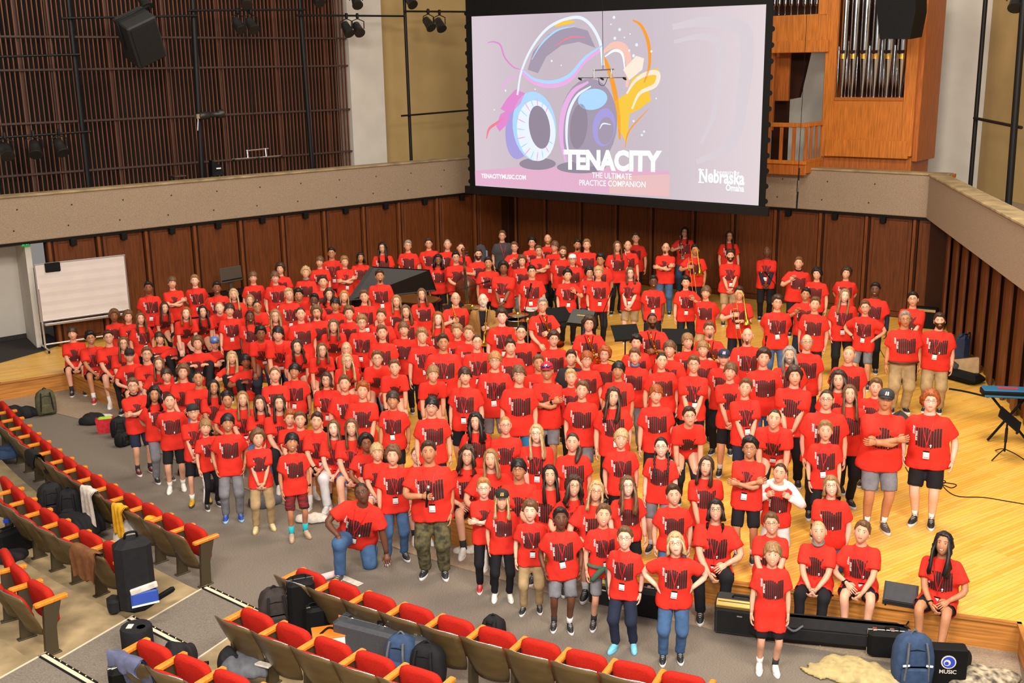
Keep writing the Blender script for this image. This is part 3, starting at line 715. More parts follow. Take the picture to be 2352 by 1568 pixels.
def cap_template(back=False, flat=False):
    q = Q(); rg = []; n = 20; an = np.arange(n) * 2 * np.pi / n
    for z, r_ in ((.030, 1.10), (.050, 1.12), (.085, 1.07), (.112, .90), (.128, .62), (.137, .30), (.139, .05)):
        rg.append(np.stack([np.sin(an) * HA * r_ * 1.02, -np.cos(an) * HB * r_ * 1.02 + .004, z + .012 * np.cos(an) * (1 if z < .06 else 0)], 1))
    q.loft(rg, 0); sg = 1 if back else -1; t = np.linspace(-1.0, 1.0, 11); V = []
    for k, (ext, dz) in enumerate(((0, 0), (.035, .002 if flat else -.003), (.072, 0 if flat else -.014))):
        for a in t:
            x = math.sin(a * 1.15) * HA * 1.12 * (1 - .10 * k); y = sg * (math.cos(a * 1.15) * HB * 1.12 + ext * math.cos(a * 1.2) ** .6 if abs(a * 1.2) < 1.57 else 0)
            V.append((x, y, .040 + dz - (0 if flat else .016 * a * a) + .004))
    V = np.array(V); V2 = V - A(0, 0, .006); F = []
    for k in range(2):
        for j in range(10): F += [(k * 11 + j, k * 11 + j + 1, k * 11 + 12 + j, k * 11 + 11 + j), (33 + k * 11 + j, 33 + k * 11 + 11 + j, 33 + k * 11 + 12 + j, 33 + k * 11 + j + 1)]
    for j in range(10): F.append((22 + j, 23 + j, 56 + j, 55 + j))
    q.add(np.concatenate([V, V2]), F, 1)
    return q.arr()
def glasses_template():
    q = Q()
    for s_ in (-1, 1):
        an = np.linspace(0, 2 * np.pi, 13); pts = []
        for a in an: pts.append((s_ * .032 + math.cos(a) * .0215, -HB * .93 - .0105 + .10 * (math.cos(a) * .0225 * s_) ** 2 * 60 * .02, .0085 + math.sin(a) * .0160))
        q.tube(pts, .0015, 5, cap=False)
        q.tube([(s_ * .054, -HB * .93 - .008, .013), (s_ * .072, -.06, .014), (s_ * .081, .01, .010)], .0016, 5)
    q.tube([(-.010, -HB * .93 - .014, .012), (.010, -HB * .93 - .014, .012)], .002, 5)
    return np_mesh('glasses', *q.arr()[:2], [M_frame])
def headphones_template():
    q = Q(); an = np.linspace(-1.45, 1.45, 15); q.tube([(math.sin(a) * .098, .01, math.cos(a) * .142) for a in an], .008, 6)
    for s_ in (-1, 1):
        a2 = np.arange(10) * np.pi / 5; rg = [np.stack([s_ * (.078 + w) + 0 * a2, .010 + np.cos(a2) * r_, np.sin(a2) * r_ * 1.2], 1) for w, r_ in ((0, .026), (.004, .034), (.026, .034), (.032, .024))]; q.loft(rg)
    return np_mesh('headphones', *q.arr()[:2], [M_black])
def shoe_template():
    q = Q(); n = 12; an = np.arange(n) * 2 * np.pi / n
    def ring(y, w, l, z): return None
    def outline(z, k, lift=0):   # foot outline, toe at -y
        pts = []
        for a in an:
            c, s_ = math.cos(a), math.sin(a); y = -.072 - c * .135 * k; w = .045 * k * (1.0 if c > 0 else .86); pts.append((s_ * w + .004 * c, y, z + (lift * max(0, c) ** 3)))
        return np.array(pts)
    q.loft([outline(.0, .97), outline(.006, 1.0, .004), outline(.024, 1.0, .006), outline(.028, .96, .006)], 1)
    def up(z, ky, kw, yc):
        return np.stack([np.sin(an) * .041 * kw, yc - np.cos(an) * .128 * ky, z + .0 * an], 1)
    q.loft([up(.024, .98, 1.0, -.072), up(.042, .95, .98, -.068), up(.058, .80, .90, -.050), up(.075, .52, .82, -.016), up(.092, .36, .80, .004), up(.100, .33, .82, .006)], 0)
    for k in range(4):
        y = -.112 + k * .024; z = .060 + k * .0085; q.tube([(-.022, y, z - .002), (0, y - .003, z + .006), (.022, y, z - .002)], .0035, 5, m=1)
    return q.arr()
def watch_template():
    q = Q(); an = np.arange(13) * 2 * np.pi / 12; q.tube([(0, math.cos(a) * .032, math.sin(a) * .027) for a in an], .007, 6, up=(1, 0, 0), cap=False)
    a2 = np.arange(8) * np.pi / 4 + np.pi / 8; q.loft([np.stack([np.cos(a2) * .020, np.sin(a2) * .018, z + 0 * a2], 1) for z in (.026, .038)], 0)
    return np_mesh('wristwatch', *q.arr()[:2], [M_black])
# ---------------------------------------------------------------- colours
SKIN = [s2l(234, 184, 160), s2l(222, 164, 134), s2l(190, 130, 94), s2l(138, 84, 56), s2l(104, 64, 46)]
M_skin = [mat('skin_tone_%d' % i, c, .5, noise=.06, scale=25, spec=.35) for i, c in enumerate(SKIN)]
M_lip = [mat('lips_%d' % i, (c[0] * .72, c[1] * .42, c[2] * .42), .45) for i, c in enumerate(SKIN)]
M_eye = mat('eye_white', (.78, .76, .73), .3); M_iris = mat('iris_dark', (.02, .013, .009), .25); M_teeth = mat('teeth', (.85, .82, .76), .3)
HC_ = dict(k=s2l(30, 25, 24), d=s2l(64, 43, 32), b=s2l(108, 75, 50), l=s2l(150, 112, 72), y=s2l(190, 158, 112), s=s2l(178, 122, 70), r=s2l(156, 78, 34), g=s2l(150, 142, 132), w=s2l(214, 208, 200))
M_hair = {k: mat('hair_' + k, c, .45, noise=.45, scale=14, stretch=(5, 5, 1), spec=.4) for k, c in HC_.items()}
M_frame = mat('glasses_frame', (.018, .014, .012), .3)
M_red = mat('red_cotton', s2l(218, 51, 39), .8, noise=.08, scale=7, bump=.45, spec=.15, detail=3)
M_ink = mat('black_print_ink', s2l(38, 22, 24), .75); M_inkw = mat('white_print_ink', (.85, .83, .82), .7)
M_lan = mat('crimson_lanyard', s2l(196, 20, 34), .6); M_card = mat('badge_card', (.82, .81, .82), .35)
LOWC = dict(k=s2l(30, 29, 33), n=s2l(40, 46, 66), g=s2l(124, 124, 130), d=s2l(70, 100, 140), a=s2l(172, 146, 108), w=s2l(214, 214, 216), c=s2l(96, 88, 58), r=s2l(96, 22, 26), t=s2l(40, 104, 144))
M_low = {k: mat('cloth_' + k, c, .85, noise=.22 if k in 'dga' else .10, scale=10, bump=.05, spec=.2) for k, c in LOWC.items()}
M_low['c'] = mat('camouflage_cloth', s2l(104, 96, 62), .85, noise=1, scale=16, col2=s2l(48, 46, 32), detail=1.0)
M_low['r'] = mat('red_black_cloth', s2l(150, 24, 30), .85, noise=1, scale=9, stretch=(.6, .6, 4), col2=s2l(26, 16, 20), detail=1)
SHOEC = dict(k=(s2l(34, 34, 38), s2l(216, 214, 210)), w=(s2l(226, 222, 216), s2l(230, 228, 224)), m=(s2l(88, 30, 36), s2l(226, 220, 214)), r=(s2l(176, 34, 42), s2l(220, 214, 210)), b=(s2l(44, 66, 158), s2l(150, 196, 224)), y=(s2l(206, 158, 34), s2l(60, 54, 44)), e=(s2l(214, 196, 152), s2l(196, 172, 110)), n=(s2l(78, 70, 66), s2l(206, 196, 178)), o=(s2l(186, 160, 134), s2l(170, 142, 116)), t=(s2l(120, 196, 226), s2l(110, 186, 220)))
M_shoe = {k: (mat('shoe_' + k, a, .55, noise=.12, scale=30), mat('sole_' + k, b, .6)) for k, (a, b) in SHOEC.items()}
M_sock = {'w': mat('sock_white', (.75, .74, .73), .9), 'k': mat('sock_black', (.02, .02, .022), .9), 't': mat('sock_turquoise', s2l(34, 190, 206), .9), 'g': mat('sock_grey', s2l(84, 92, 98), .9), 'l': mat('sock_pale_blue', s2l(170, 200, 224), .9)}
HAIRS = {}
def hair_mesh(st, seed):
    k = (st, seed % 3)
    if k not in HAIRS: HAIRS[k] = hair_template(st, seed % 3)
    return HAIRS[k]
GLASS = glasses_template(); PHONES = headphones_template(); WATCH = watch_template(); BEARDS = {k: beard_template(k) for k in 'BG'}
SHV, SHF, SHM = shoe_template(); SHOES = {k: np_mesh('shoe', SHV, SHF, M_shoe[k], SHM) for k in SHOEC}
CAPS = {}
# ---------------------------------------------------------------- print on the shirts: HIGH HOPES over a row of dark bars
GLY = {'H': '101101111101101', 'I': '111010010010111', 'G': '111100101101111', 'O': '111101101101111', 'P': '111101111100100', 'E': '111100111100111', 'S': '111100111001111', 'T': '111010010010010', 'R': '110101110101101', 'N': '101111111111101'}
def print_template():
    V = []; F = []; Mi = []
    def quad(u0, v0, u1, v1, m, nv=1):
        for k in range(nv):
            a, b = v0 + (v1 - v0) * k / nv, v0 + (v1 - v0) * (k + 1) / nv; o = len(V)
            V.extend([(u0, a, m), (u1, a, m), (u1, b, m), (u0, b, m)]); F.append((o, o + 1, o + 2, o + 3)); Mi.append(m)
    tops = [.95, .96, .985, 1.0, .985, .93, .86, .955, .975, .96]; bots = [.06, .02, .0, .0, .01, .03, .0, .0, .02, .03]
    for i in range(10): quad(.115 + i * .0885, bots[i],   .115 + i * .0885 + .066, tops[i], 0, 5)
    for wd_, u0, v0 in (('HIGH', .0, 1.0), ('HOPES', .10, .79)):
        for k, ch in enumerate(wd_):
            for p in range(15):
                if GLY[ch][p] == '1':
                    c_, r_ = p % 3, p // 3; quad(u0 + c_ * .022, v0 - k * .098 - r_ * .0165 - .0165, u0 + c_ * .022 + .022, v0 - k * .098 - r_ * .0165, 1)
    quad(.60, .10, .665, .155, 1); quad(.615, .155, .655, .175, 1); quad(.612, .03, .655, .075, 1); quad(.622, -.05, .648, .02, 0)
    return np.array(V), np.array(F), np.array(Mi)
PRV, PRF, PRM = print_template()
def letters(word, m=1):
    V = []; F = []
    for k, ch in enumerate(word):
        for p in range(15):
            if GLY[ch][p] == '1':
                x = k * 4 + p % 3; z = 4 - p // 3; o = len(V); V += [(x, z), (x + 1, z), (x + 1, z + 1), (x, z + 1)]; F.append((o, o + 1, o + 2, o + 3))
    return np.array(V, float), np.array(F)
# ---------------------------------------------------------------- posing
def ik(a, b, l1, l2, pole):
    d = b - a; L = np.linalg.norm(d)
    if L > (l1 + l2) * .999: b = a + d / L * (l1 + l2) * .999; d = b - a; L = np.linalg.norm(d)
    t = (l1 * l1 - l2 * l2 + L * L) / (2 * L); h = math.sqrt(max(1e-6, l1 * l1 - t * t)); u = d / L
    p = pole - u * (pole @ u); return a + u * t + nrm(p) * h, b
def person(rec):
    (fx, fy, fz, base, pose, hair, skin, fl, low, shoe, hh, turn, lab, grp) = rec
    rng = random.Random(int(fx * 977 + fy * 131 + 50000)); s = hh / 1.7
    dist = math.hypot(fx, fy); rz = math.atan2(-fx, fy) + R(turn); elev = math.atan2(CAMH - fz, dist)
    heavy = 1.0 + (.14 if 'F' in grp else 0); kid = 'c' in grp; bw = heavy * (.95 if kid else (1.12 if 'A' in grp else 1.06)) * rng.uniform(.97, 1.05)
    seat = pose in 'EF'; kneel = pose in 'KI1'
    # --- spine
    pz = dict(E=.10, F=.10, K=.4495, I=.4495, L=.82).get(pose, .90); pz = .445 if pose == '1' else pz
    pel = A(0, 0, pz * s); pitch = dict(L=R(36.6), E=R(6), F=R(8)).get(pose, R(rng.uniform(-1, 2))); roll = R(rng.uniform(-2.5, 2.5))
    if pose == '1': pitch = R(26); roll = R(-14)
    Tm = Matrix.Rotation(-roll, 3, 'Y') @ Matrix.Rotation(pitch, 3, 'X'); T = np.array(Tm)   # columns: torso axes
    def tl(x, y, z): return pel + T @ (A(x, y, z) * s)
    neck = tl(0, .012, .545); ho = pel + T @ (A(0, 0, .565) * s) + A(0, -.012, .112) * s
    # hit the measured face height exactly
    dz = (fz - base) - ho[2]
    if abs(dz) > .001 and not seat and pose != '1': pel = pel + A(0, 0, dz * .6); ho = ho + A(0, 0, dz); neck = tl(0, .012, .545)
    elif abs(dz) > .001: ho = ho + A(0, 0, dz * .3)
    sh = {sd: tl(sd * .157 * (.5 + .5 * bw), .005, .430) for sd in (-1, 1)}
    hip = {sd: pel + A(sd * .085 * s * (.6 + .4 * bw), 0, -.02 * s) for sd in (-1, 1)}
    # --- legs
    kn = {}; an = {}; ft = {}; flr = 0.0
    for sd in (-1, 1):
        spread = rng.uniform(.9, 1.35)
        if pose == 'E':
            flr = -base; an[sd] = A(sd * .10 * spread * s, -.46 * s - rng.uniform(-.04, .10), flr + .085 * s); pole = A(sd * .15, -.6, .8)
        elif pose == 'F': an[sd] = A(sd * .12 * s, -.50 * s, .085 * s); pole = A(sd * .25, -.2, 1)
        elif kneel and not (pose == '1' and sd == -1): an[sd] = A(sd * .11 * s, .36 * s, .07 * s); pole = A(sd * .1, -1, -.6)
        elif pose == '1': an[sd] = A(-.17 * s, -.36 * s, .085 * s); pole = A(-.1, -1, .4)
        else: an[sd] = A(sd * .095 * spread * s, rng.uniform(-.05, .05) - (.03 if pose == 'L' else 0), .085 * s); pole = A(sd * .12, -1, 0)
        kn[sd], an[sd] = ik(hip[sd], an[sd], .43 * s, .41 * s, pole)
        if kneel and an[sd][1] > .1: kn[sd][2] = max(kn[sd][2], .065 * s)
        ft[sd] = rng.uniform(2, 16) * sd
    # --- arms
    el = {}; wr = {}; hd = {}; thm = {}; hk = {}
    for sd in (-1, 1):
        pole = A(sd * .6, .8, -.2); th_ = A(0, -1, .1); k = 'r'
        w = sh[sd] + A(sd * rng.uniform(.03, .085), rng.uniform(-.10, .01), -.505) * s; P_ = pose
        if P_ == 'B': w = pel + A(sd * .05, .16, .02) * s; pole = A(sd, .4, 0); th_ = A(0, 0, 1)
        elif P_ == 'P': w = pel + A(sd * .215 * bw, -.05, -.03) * s; pole = A(sd * .7, 1, 0)
        elif P_ == 'X': w = tl(-sd * .115, -.185 * bw - (.03 if sd > 0 else .0), .255 + (.035 if sd < 0 else 0)); pole = A(sd, -.1, -.8); th_ = A(0, 0, 1); k = 'c'
        elif P_ == 'C': w = pel + A(sd * .045, -.205 * bw, -.055 + .02 * sd) * s; pole = A(sd, .6, 0); th_ = A(0, -.4, 1); k = 'c'
        elif P_ == 'H': w = pel + A(sd * .185 * bw, -.02, .09) * s; pole = A(sd, .35, .1); th_ = A(0, .6, 1)
        elif P_ == 'L': w = kn[sd] + A(sd * .03, -.05, .10) * s; pole = A(sd * .8, .5, .2); th_ = A(-sd, -.2, 0); k = 'c'
        elif P_ == 'E':
            m_ = rng.random()
            if m_ < .55: w = pel + A(sd * .045, -.36, .055) * s; pole = A(sd, .5, -.3); th_ = A(0, -.3, 1); k = 'c'
            else: w = (hip[sd] * .35 + kn[sd] * .65) + A(sd * .01, -.02, .115) * s; pole = A(sd, .6, -.2); th_ = A(-sd, -.4, .2)
        elif P_ == 'F': w = kn[sd] + A(-sd * .02, -.04, .02) * s; pole = A(sd, .3, -.4); th_ = A(-sd, 0, .3); k = 'c'
        elif P_ == 'K':
            w = pel + A(sd * .10, -.21, -.10) * s if rng.random() < .6 else w * 1; pole = A(sd, .7, -.1)
        elif P_ == 'I': w = tl(sd * .16, -.20, .40); pole = A(sd, .2, -.8); th_ = A(-sd * .5, 0, 1); k = 'f'
        elif P_ == '1':
            if sd < 0: w = kn[-1] + A(.0, -.02, .10) * s; pole = A(-1, .3, .1); th_ = A(1, 0, 0)
            else: w = A(.40, -.22, .12) * s; pole = A(1, .6, 0); th_ = A(-1, -.2, 0); k = 'o'
        elif P_ == 'M' and sd < 0: w = tl(-.07, -.255, .235); pole = A(-1, .1, -.6); th_ = A(.2, 0, 1); k = 'f'
        elif P_ in 'TJ' and sd < 0 and P_ == 'T': w = tl(-.10, -.235, .315); pole = A(-1, .0, -.7); th_ = A(.4, 0, 1); k = 'f'
        elif P_ == 'T': w = tl(.055, -.245, .22) if rng.random() < .35 else w
        elif P_ == 'J' and sd > 0: w = tl(.085, -.225, .215); pole = A(1, 0, -.7); th_ = A(-.4, 0, 1); k = 'f'
        elif P_ == 'Q': w = tl(-.10, -.235, .02) if sd < 0 else tl(.07, -.225, .215); pole = A(sd, .3, -.5); th_ = A(-sd, -.4, .4); k = 'c'
        elif P_ == 'Y': w = tl(.235, -.15, .335) if sd > 0 else tl(.02, -.255, .09); pole = A(sd, .1, -.6); th_ = A(-sd * .4, 0, 1); k = 'c'
        elif P_ == 'V':
            if sd == (1 if fx < 4.5 and fx > .9 or fx > 7 else -1): w = tl(sd * .14, -.205, .335); pole = A(sd, .2, -1); th_ = A(-sd, 0, .3); k = 'c'
        el[sd], wr[sd] = ik(sh[sd], w, .275 * s, .245 * s, pole)
        hd[sd] = nrm(wr[sd] - el[sd]); thm[sd] = th_; hk[sd] = k
        if P_ == 'E' and k == 'c': hd[sd] = nrm(hd[sd] + A(-sd * .5, -.2, -.5))
        if P_ in 'L1' and not (P_ == '1' and sd > 0): hd[sd] = nrm(A(0, -.35, -.9))
        if P_ == '1' and sd > 0: hd[sd] = nrm(A(.15, -.6, -.75))
        if P_ == 'C': hd[sd] = nrm(hd[sd] + A(-sd * .7, 0, -.2))
        if P_ == 'H': hd[sd] = nrm(A(-sd * .6, -.6, -.3))
        if P_ == 'V' and k == 'c': hd[sd] = nrm(hd[sd] + A(0, 0, .8)); hk[sd] = 'o'
    # --- body mesh
    q = Q(); an12 = np.arange(10) * 2 * np.pi / 10; hyaw = R(rng.uniform(-9, 9)); hroll = R(rng.uniform(-7, 7)); hp = elev * rng.uniform(.75, 1.05)
    if pose == '1': hroll = R(-16); hp = R(24)
    hs = (.955 + .075 * (hh - 1.4) / .4) * (1.03 if grp.find('A') >= 0 else 1.0) * 1.045
    hm3 = Matrix.Rotation(hyaw - R(turn) * .75, 3, 'Z') @ Matrix.Rotation(hroll, 3, 'Y') @ Matrix.Rotation(-hp, 3, 'X'); Hm = np.array(hm3)
    HM = Matrix.Translation(Vector(ho)) @ hm3.to_4x4() @ Matrix.Scale(hs, 4)
    rg = []
    for z, rx, ry, yc in ((-.06, .105, .07, 0), (.06, .125, .082, 0), (.20, .130, .085, 0), (.36, .145, .09, 0), (.42, .112, .07, 0), (.485, .068, .058, .006), (.545, .057, .056, .010)):
        rg.append(np.array([tl(math.cos(a) * rx * (.5 + .5 * bw), math.sin(a) * ry * (.5 + .5 * bw) + yc, z) for a in an12]))
    hb = ho + Hm @ A(0, .018, -.055) * hs
    for f in (.5, 1.0):
        c = neck * (1 - f) + hb * f; rg.append(np.array([c + A(math.cos(a) * (.052 + .006 * (heavy > 1)), math.sin(a) * .055, 0) * s for a in an12]))
    q.loft(rg)
    for sd in (-1, 1):
        path = crom([sh[sd] + A(-sd * .03, 0, -.005) * s, sh[sd], el[sd], wr[sd]], 4); fat = (.5 + .5 * bw) * (.9 if kid else 1)
        q.tube(path, np.interp(np.arange(13), [0, 4, 6, 8, 9, 12], [.036, .042, .042, .037, .038, .0245]) * s * fat, 8)
        hv, hf = HANDS[hk[sd]]; X_ = hd[sd]; Y_ = thm[sd] - X_ * (thm[sd] @ X_); Y_ = nrm(Y_); Z_ = np.cross(X_, Y_)
        # back of the hand points away from the body
        bo = A(sd, 0, 0) if pose not in 'XC' else A(0, -1, .2)
        flip = 1 if Z_ @ bo >= 0 else -1
        V = wr[sd] + (np.outer(hv[:, 0], X_) + np.outer(hv[:, 1], Y_) + np.outer(hv[:, 2] * flip, Z_)) * s * 1.05
        q.add(V, hf if flip > 0 else hf[:, ::-1])
        lp = crom([hip[sd] + A(0, 0, .02), hip[sd] * .5 + kn[sd] * .5 + A(0, -.006, 0), kn[sd], kn[sd] * .62 + an[sd] * .38 + A(0, .012, 0) * s, an[sd]], 3)
        q.tube(lp, np.interp(np.arange(13), [0, 3, 6, 8, 9, 12], [.084, .072, .052, .053, .050, .034]) * s * fat, 8)
    hv, hf, hmi = HEADS[1 if rng.random() < .55 else 0]
    V, F, Mi = q.arr(); V = np.concatenate([V, ho + (hv @ Hm.T) * hs]); F = np.concatenate([F, hf + len(q_v := np.concatenate(q.V))]); Mi = np.concatenate([Mi, hmi])
    st_, hc_ = hair.split('.')
    me = np_mesh('person', V, F, [M_skin[skin], M_eye, M_iris, M_hair[hc_ if hc_ not in 'wgy' else 'l'], M_lip[skin], M_teeth], Mi)
    loc = Vector((fx, fy, 0)) - RZ(rz) @ Vector((ho[0], ho[1], 0)); loc.z = base
    root = obj('person', me, None, loc, rz); tag(root, lab, 'person', 'red-shirted musicians gathered for a group photo' if 'Z' not in grp else None)
    def put(name, me_, M4=None, m=None):
        o = obj(name, me_, root)
        if M4 is not None: o.matrix_local = M4
        if m is not None:
            for i_, mm in enumerate(m): o.material_slots[i_].link = 'OBJECT'; o.material_slots[i_].material = mm
        return o
    # --- T-shirt
    hem = -.145 if 'l' not in fl else -.29
    if seat: hem = -.075
    if pose in 'KI1': hem = -.12
    if 'A' in fl: hem = -.02
    zz = np.array([hem - .05, -.05, .08, .22, .35, .43, .478, .515, .56]) * s; belly = (heavy - 1) * .35 + (.05 if 'A' in fl else 0)
    rx = np.array([.202, .194, .181, .180, .186, .152, .098, .070, .058]) * s * bw; ry = np.array([.136, .132, .120 + belly * .15, .121 + belly * .1, .122, .102, .080, .068, .06]) * s * bw
    cuts = {sd: .60 for sd in (-1, 1)}; ph1, ph2 = rng.uniform(0, 6), rng.uniform(0, 6); jacket = pose == 'J'
    lk, lc = low[0], low[2]; short = lk == 's'; rr = (.096, .090, .078, .070) if not short else (.090, .080, .08, .08); fat = (.45 + .55 * bw)
    if lk == 'p': rr = (.092, .076, .064, .056) if lc == 'k' else ((.093, .080, .067, .059) if lc == 'd' else (.095, .085, .072, .064))
    def lowf(P, cut=True):
        L = (P - pel - A(0, .0, -.01) * s) / (A(.168, .120, .13) * s * fat); d = (np.linalg.norm(L, axis=1) - 1) * .12 * s; tz = ((P - pel) @ T)[:, 2] - (hem + .075) * s
        if cut: d = np.maximum(d, tz)
        for sd in (-1, 1):
            dl = rcone(P, hip[sd], kn[sd], rr[0] * s * fat, rr[1] * s * fat, .90 if short and not seat else (.80 if short else None))
            if not short: dl = smin(dl, rcone(P, kn[sd], an[sd], rr[2] * s * fat, rr[3] * s * fat, 1.02), .03 * s)
            d = smin(d, dl, .018 * s)
        w_ = P[:, 2]
        if cut and not (seat or pose == '1'): d = np.maximum(d, tz)
        return d + .003 * np.sin(40 * w_ + ph1) * np.sin(30 * P[:, 0] + ph2)
    if 'D' in fl or jacket: pass
    def torso(P):
        L = (P - pel) @ T; z = L[:, 2]; a = np.interp(z, zz, rx); b = np.interp(z, zz, ry); yc = np.interp(z, [0, .3 * s, .5 * s], [-.008, -.012, .006]) - belly * .10 * np.exp(-((z - .10 * s) / .12) ** 2)
        r_ = np.sqrt((L[:, 0] / a) ** 2 + ((L[:, 1] - yc) / b) ** 2); d = (r_ - 1) * np.minimum(a, b)
        fw = np.clip(1.25 - z / (.42 * s), 0.1, 1); d = d + (.0075 * np.sin(24 * z + 15 * L[:, 0] + ph1) * np.sin(17 * L[:, 0] - 10 * z + ph2) + .004 * np.sin(34 * L[:, 0] + 9 * z + ph2)) * fw
        return d, z
    def shirt(P):
        d, z = torso(P)
        for sd in (-1, 1):
            e = el[sd] if not jacket else wr[sd]
            if jacket:
                d1 = np.minimum(rcone(P, sh[sd], el[sd], .064 * s, .056 * s), rcone(P, el[sd], wr[sd], .056 * s, .043 * s, .97))
            else: d1 = rcone(P, sh[sd], el[sd], .057 * s * (.5 + .5 * bw), .086 * s * (.5 + .5 * bw), .74 if pose != 'I' else .2)
            d = smin(d, d1, .06 * s)
        if pose not in '1L': d = np.where(z < .10 * s, smin(d, lowf(P, False) - .016 * s, .03 * s), d)
        return np.maximum(d, np.maximum(z - .516 * s, hem * s - z))
    pts = np.array([pel, neck, sh[-1], sh[1]] + ([wr[-1], wr[1], el[-1], el[1]] if jacket else [sh[-1] * .3 + el[-1] * .7, sh[1] * .3 + el[1] * .7]) + [tl(-.24 * bw, -.17 * bw, hem), tl(.24 * bw, .16 * bw, hem), tl(.2 * bw, -.17 * bw, .3), tl(-.2 * bw, .15, .3)])
    res = .0235 if not jacket else .022
    V, F = nets(shirt, pts.min(0) - .07, pts.max(0) + .07, res)
    smat = M_red; cname = 't_shirt'
    if 'T' in fl: smat = mat('charcoal_cotton', s2l(62, 60, 64), .85, noise=.1)
    if 'O' in fl: smat = mat('black_cotton', s2l(32, 31, 36), .85, noise=.1)
    if jacket: smat = mat('tan_corduroy', s2l(146, 104, 50), .85, noise=.2, scale=40); cname = 'jacket'
    put(cname, np_mesh(cname, V, F, [smat]))
    # surface height map of the chest, for print and lanyard
    gu = np.linspace(-.19, .19, 17) * s * bw; gz = np.linspace(-.12, .52, 25) * s; ys = -np.linspace(.02, .30, 36) * s * max(1, bw)
    U, Z_, Y_ = np.meshgrid(gu, gz, ys, indexing='ij'); PP = pel + np.stack([U.ravel(), Y_.ravel(), Z_.ravel()], 1) @ T.T
    D, _ = torso(PP); D = D.reshape(U.shape); fi = np.argmax(D > 0, axis=2); fi = np.where((D > 0).any(2), fi, 8); fi = np.clip(fi, 1, 35)
    d0 = np.take_along_axis(D, fi[..., None] - 1, 2)[..., 0]; d1 = np.take_along_axis(D, fi[..., None], 2)[..., 0]
    YS = ys[fi - 1] + (ys[fi] - ys[fi - 1]) * np.clip(-d0 / np.where(np.abs(d1 - d0) < 1e-6, 1, d1 - d0), 0, 1)
    def chest(x, z, off):
        x = np.asarray(x, float); z = np.asarray(z, float); i = np.clip((x - gu[0]) / (gu[1] - gu[0]), 0, 15.999); j = np.clip((z - gz[0]) / (gz[1] - gz[0]), 0, 23.999)
        i0 = i.astype(int); j0 = j.astype(int); a = i - i0; b = j - j0
        y = YS[i0, j0] * (1 - a) * (1 - b) + YS[i0 + 1, j0] * a * (1 - b) + YS[i0, j0 + 1] * (1 - a) * b + YS[i0 + 1, j0 + 1] * a * b
        return pel + np.stack([x, y - off, z], 1) @ T.T
    if not jacket and 'T' not in fl and 'O' not in fl:
        w_ = .285 * s * (.4 + .6 * bw); u = (PRV[:, 0] - .53) * w_ + .010 * s; z = (.150 + PRV[:, 1] * .246) * s
        if pose == 'I': z = z - .02
        Vp = chest(u, z, .0105 + .0015 * PRV[:, 2]); pr = np_mesh('shirt_print', Vp, PRF, [M_ink, M_inkw], PRM, False); put('shirt_print', pr)
    if 'O' in fl:
        for wd_, zz_ in (('STRING', .33), ('OR', .24)):
            lv, lf = letters(wd_.replace('Q', 'O')); lv = lv * .0085 * s; lv[:, 0] -= lv[:, 0].max() / 2; put('shirt_print', np_mesh('shirt_print', chest(lv[:, 0], lv[:, 1] + zz_ * s, .011), lf, [M_inkw], None, False)); break
    if jacket:   # open front showing the dark shirt, with lapels
        g0 = np.linspace(-1, 1, 7); rows = np.linspace(hem, .50, 9); Vv = []; 
        for zr in rows:
            hw = np.interp(zr, [hem, .2, .50], [.035, .05, .085]) * s; Vv.append(chest(g0 * hw, np.full(7, zr * s), .014))
        Vv = np.concatenate(Vv); Ff = [(i * 7 + j, i * 7 + j + 1, i * 7 + 8 + j, i * 7 + 7 + j) for i in range(8) for j in range(6)]
        put('shirt', np_mesh('shirt', Vv, Ff, [M_low['k']]))
        for sd in (-1, 1):
            xs = [np.interp(zr, [hem, .2, .50], [.035, .05, .085]) for zr in rows[4:]]; a_ = chest(np.array(xs) * sd * s, rows[4:] * s, .020); b_ = chest((np.array(xs) + np.array([.004, .03, .055, .06, .03])) * sd * s, rows[4:] * s, .024)
            put('lapel', np_mesh('lapel', np.concatenate([a_, b_]), [(i, i + 1, 6 + i, 5 + i) for i in range(4)], [mat('tan_lapel', s2l(126, 88, 42), .85)]))
    # --- lower garment
    pts = np.array([pel + A(.17, .13, .14) * s * fat, pel - A(.17, .13, .12) * s * fat] + [hip[sd] for sd in hip] + [kn[sd] * (.85 if short else 1) + hip[sd] * (.15 if short else 0) for sd in kn] + ([] if short else [an[sd] for sd in an]))
    V, F = nets(lowf, pts.min(0) - .10 * s * fat, pts.max(0) + .10 * s * fat, .026)
    put('shorts' if short else 'trousers', np_mesh('shorts' if short else 'trousers', V, F, [M_low[lc]]))
    if low.endswith('S'):
        for sd in (-1, 1):
            qq = Q()
            for k_ in (-1, 0, 1):
                off = A(sd * .0, k_ * .02, 0); o1 = A(sd * rr[0] * 1.04 * s * fat, 0, 0); o2 = A(sd * rr[2] * 1.05 * s * fat, 0, 0); o3 = A(sd * rr[3] * 1.1 * s * fat, 0, 0); qq.tube(crom([hip[sd] + o1 + off, kn[sd] + o2 + off, an[sd] + o3 + off]), .005, 5)
            put('side_stripes', np_mesh('side_stripes', *qq.arr()[:2], [M_inkw]))
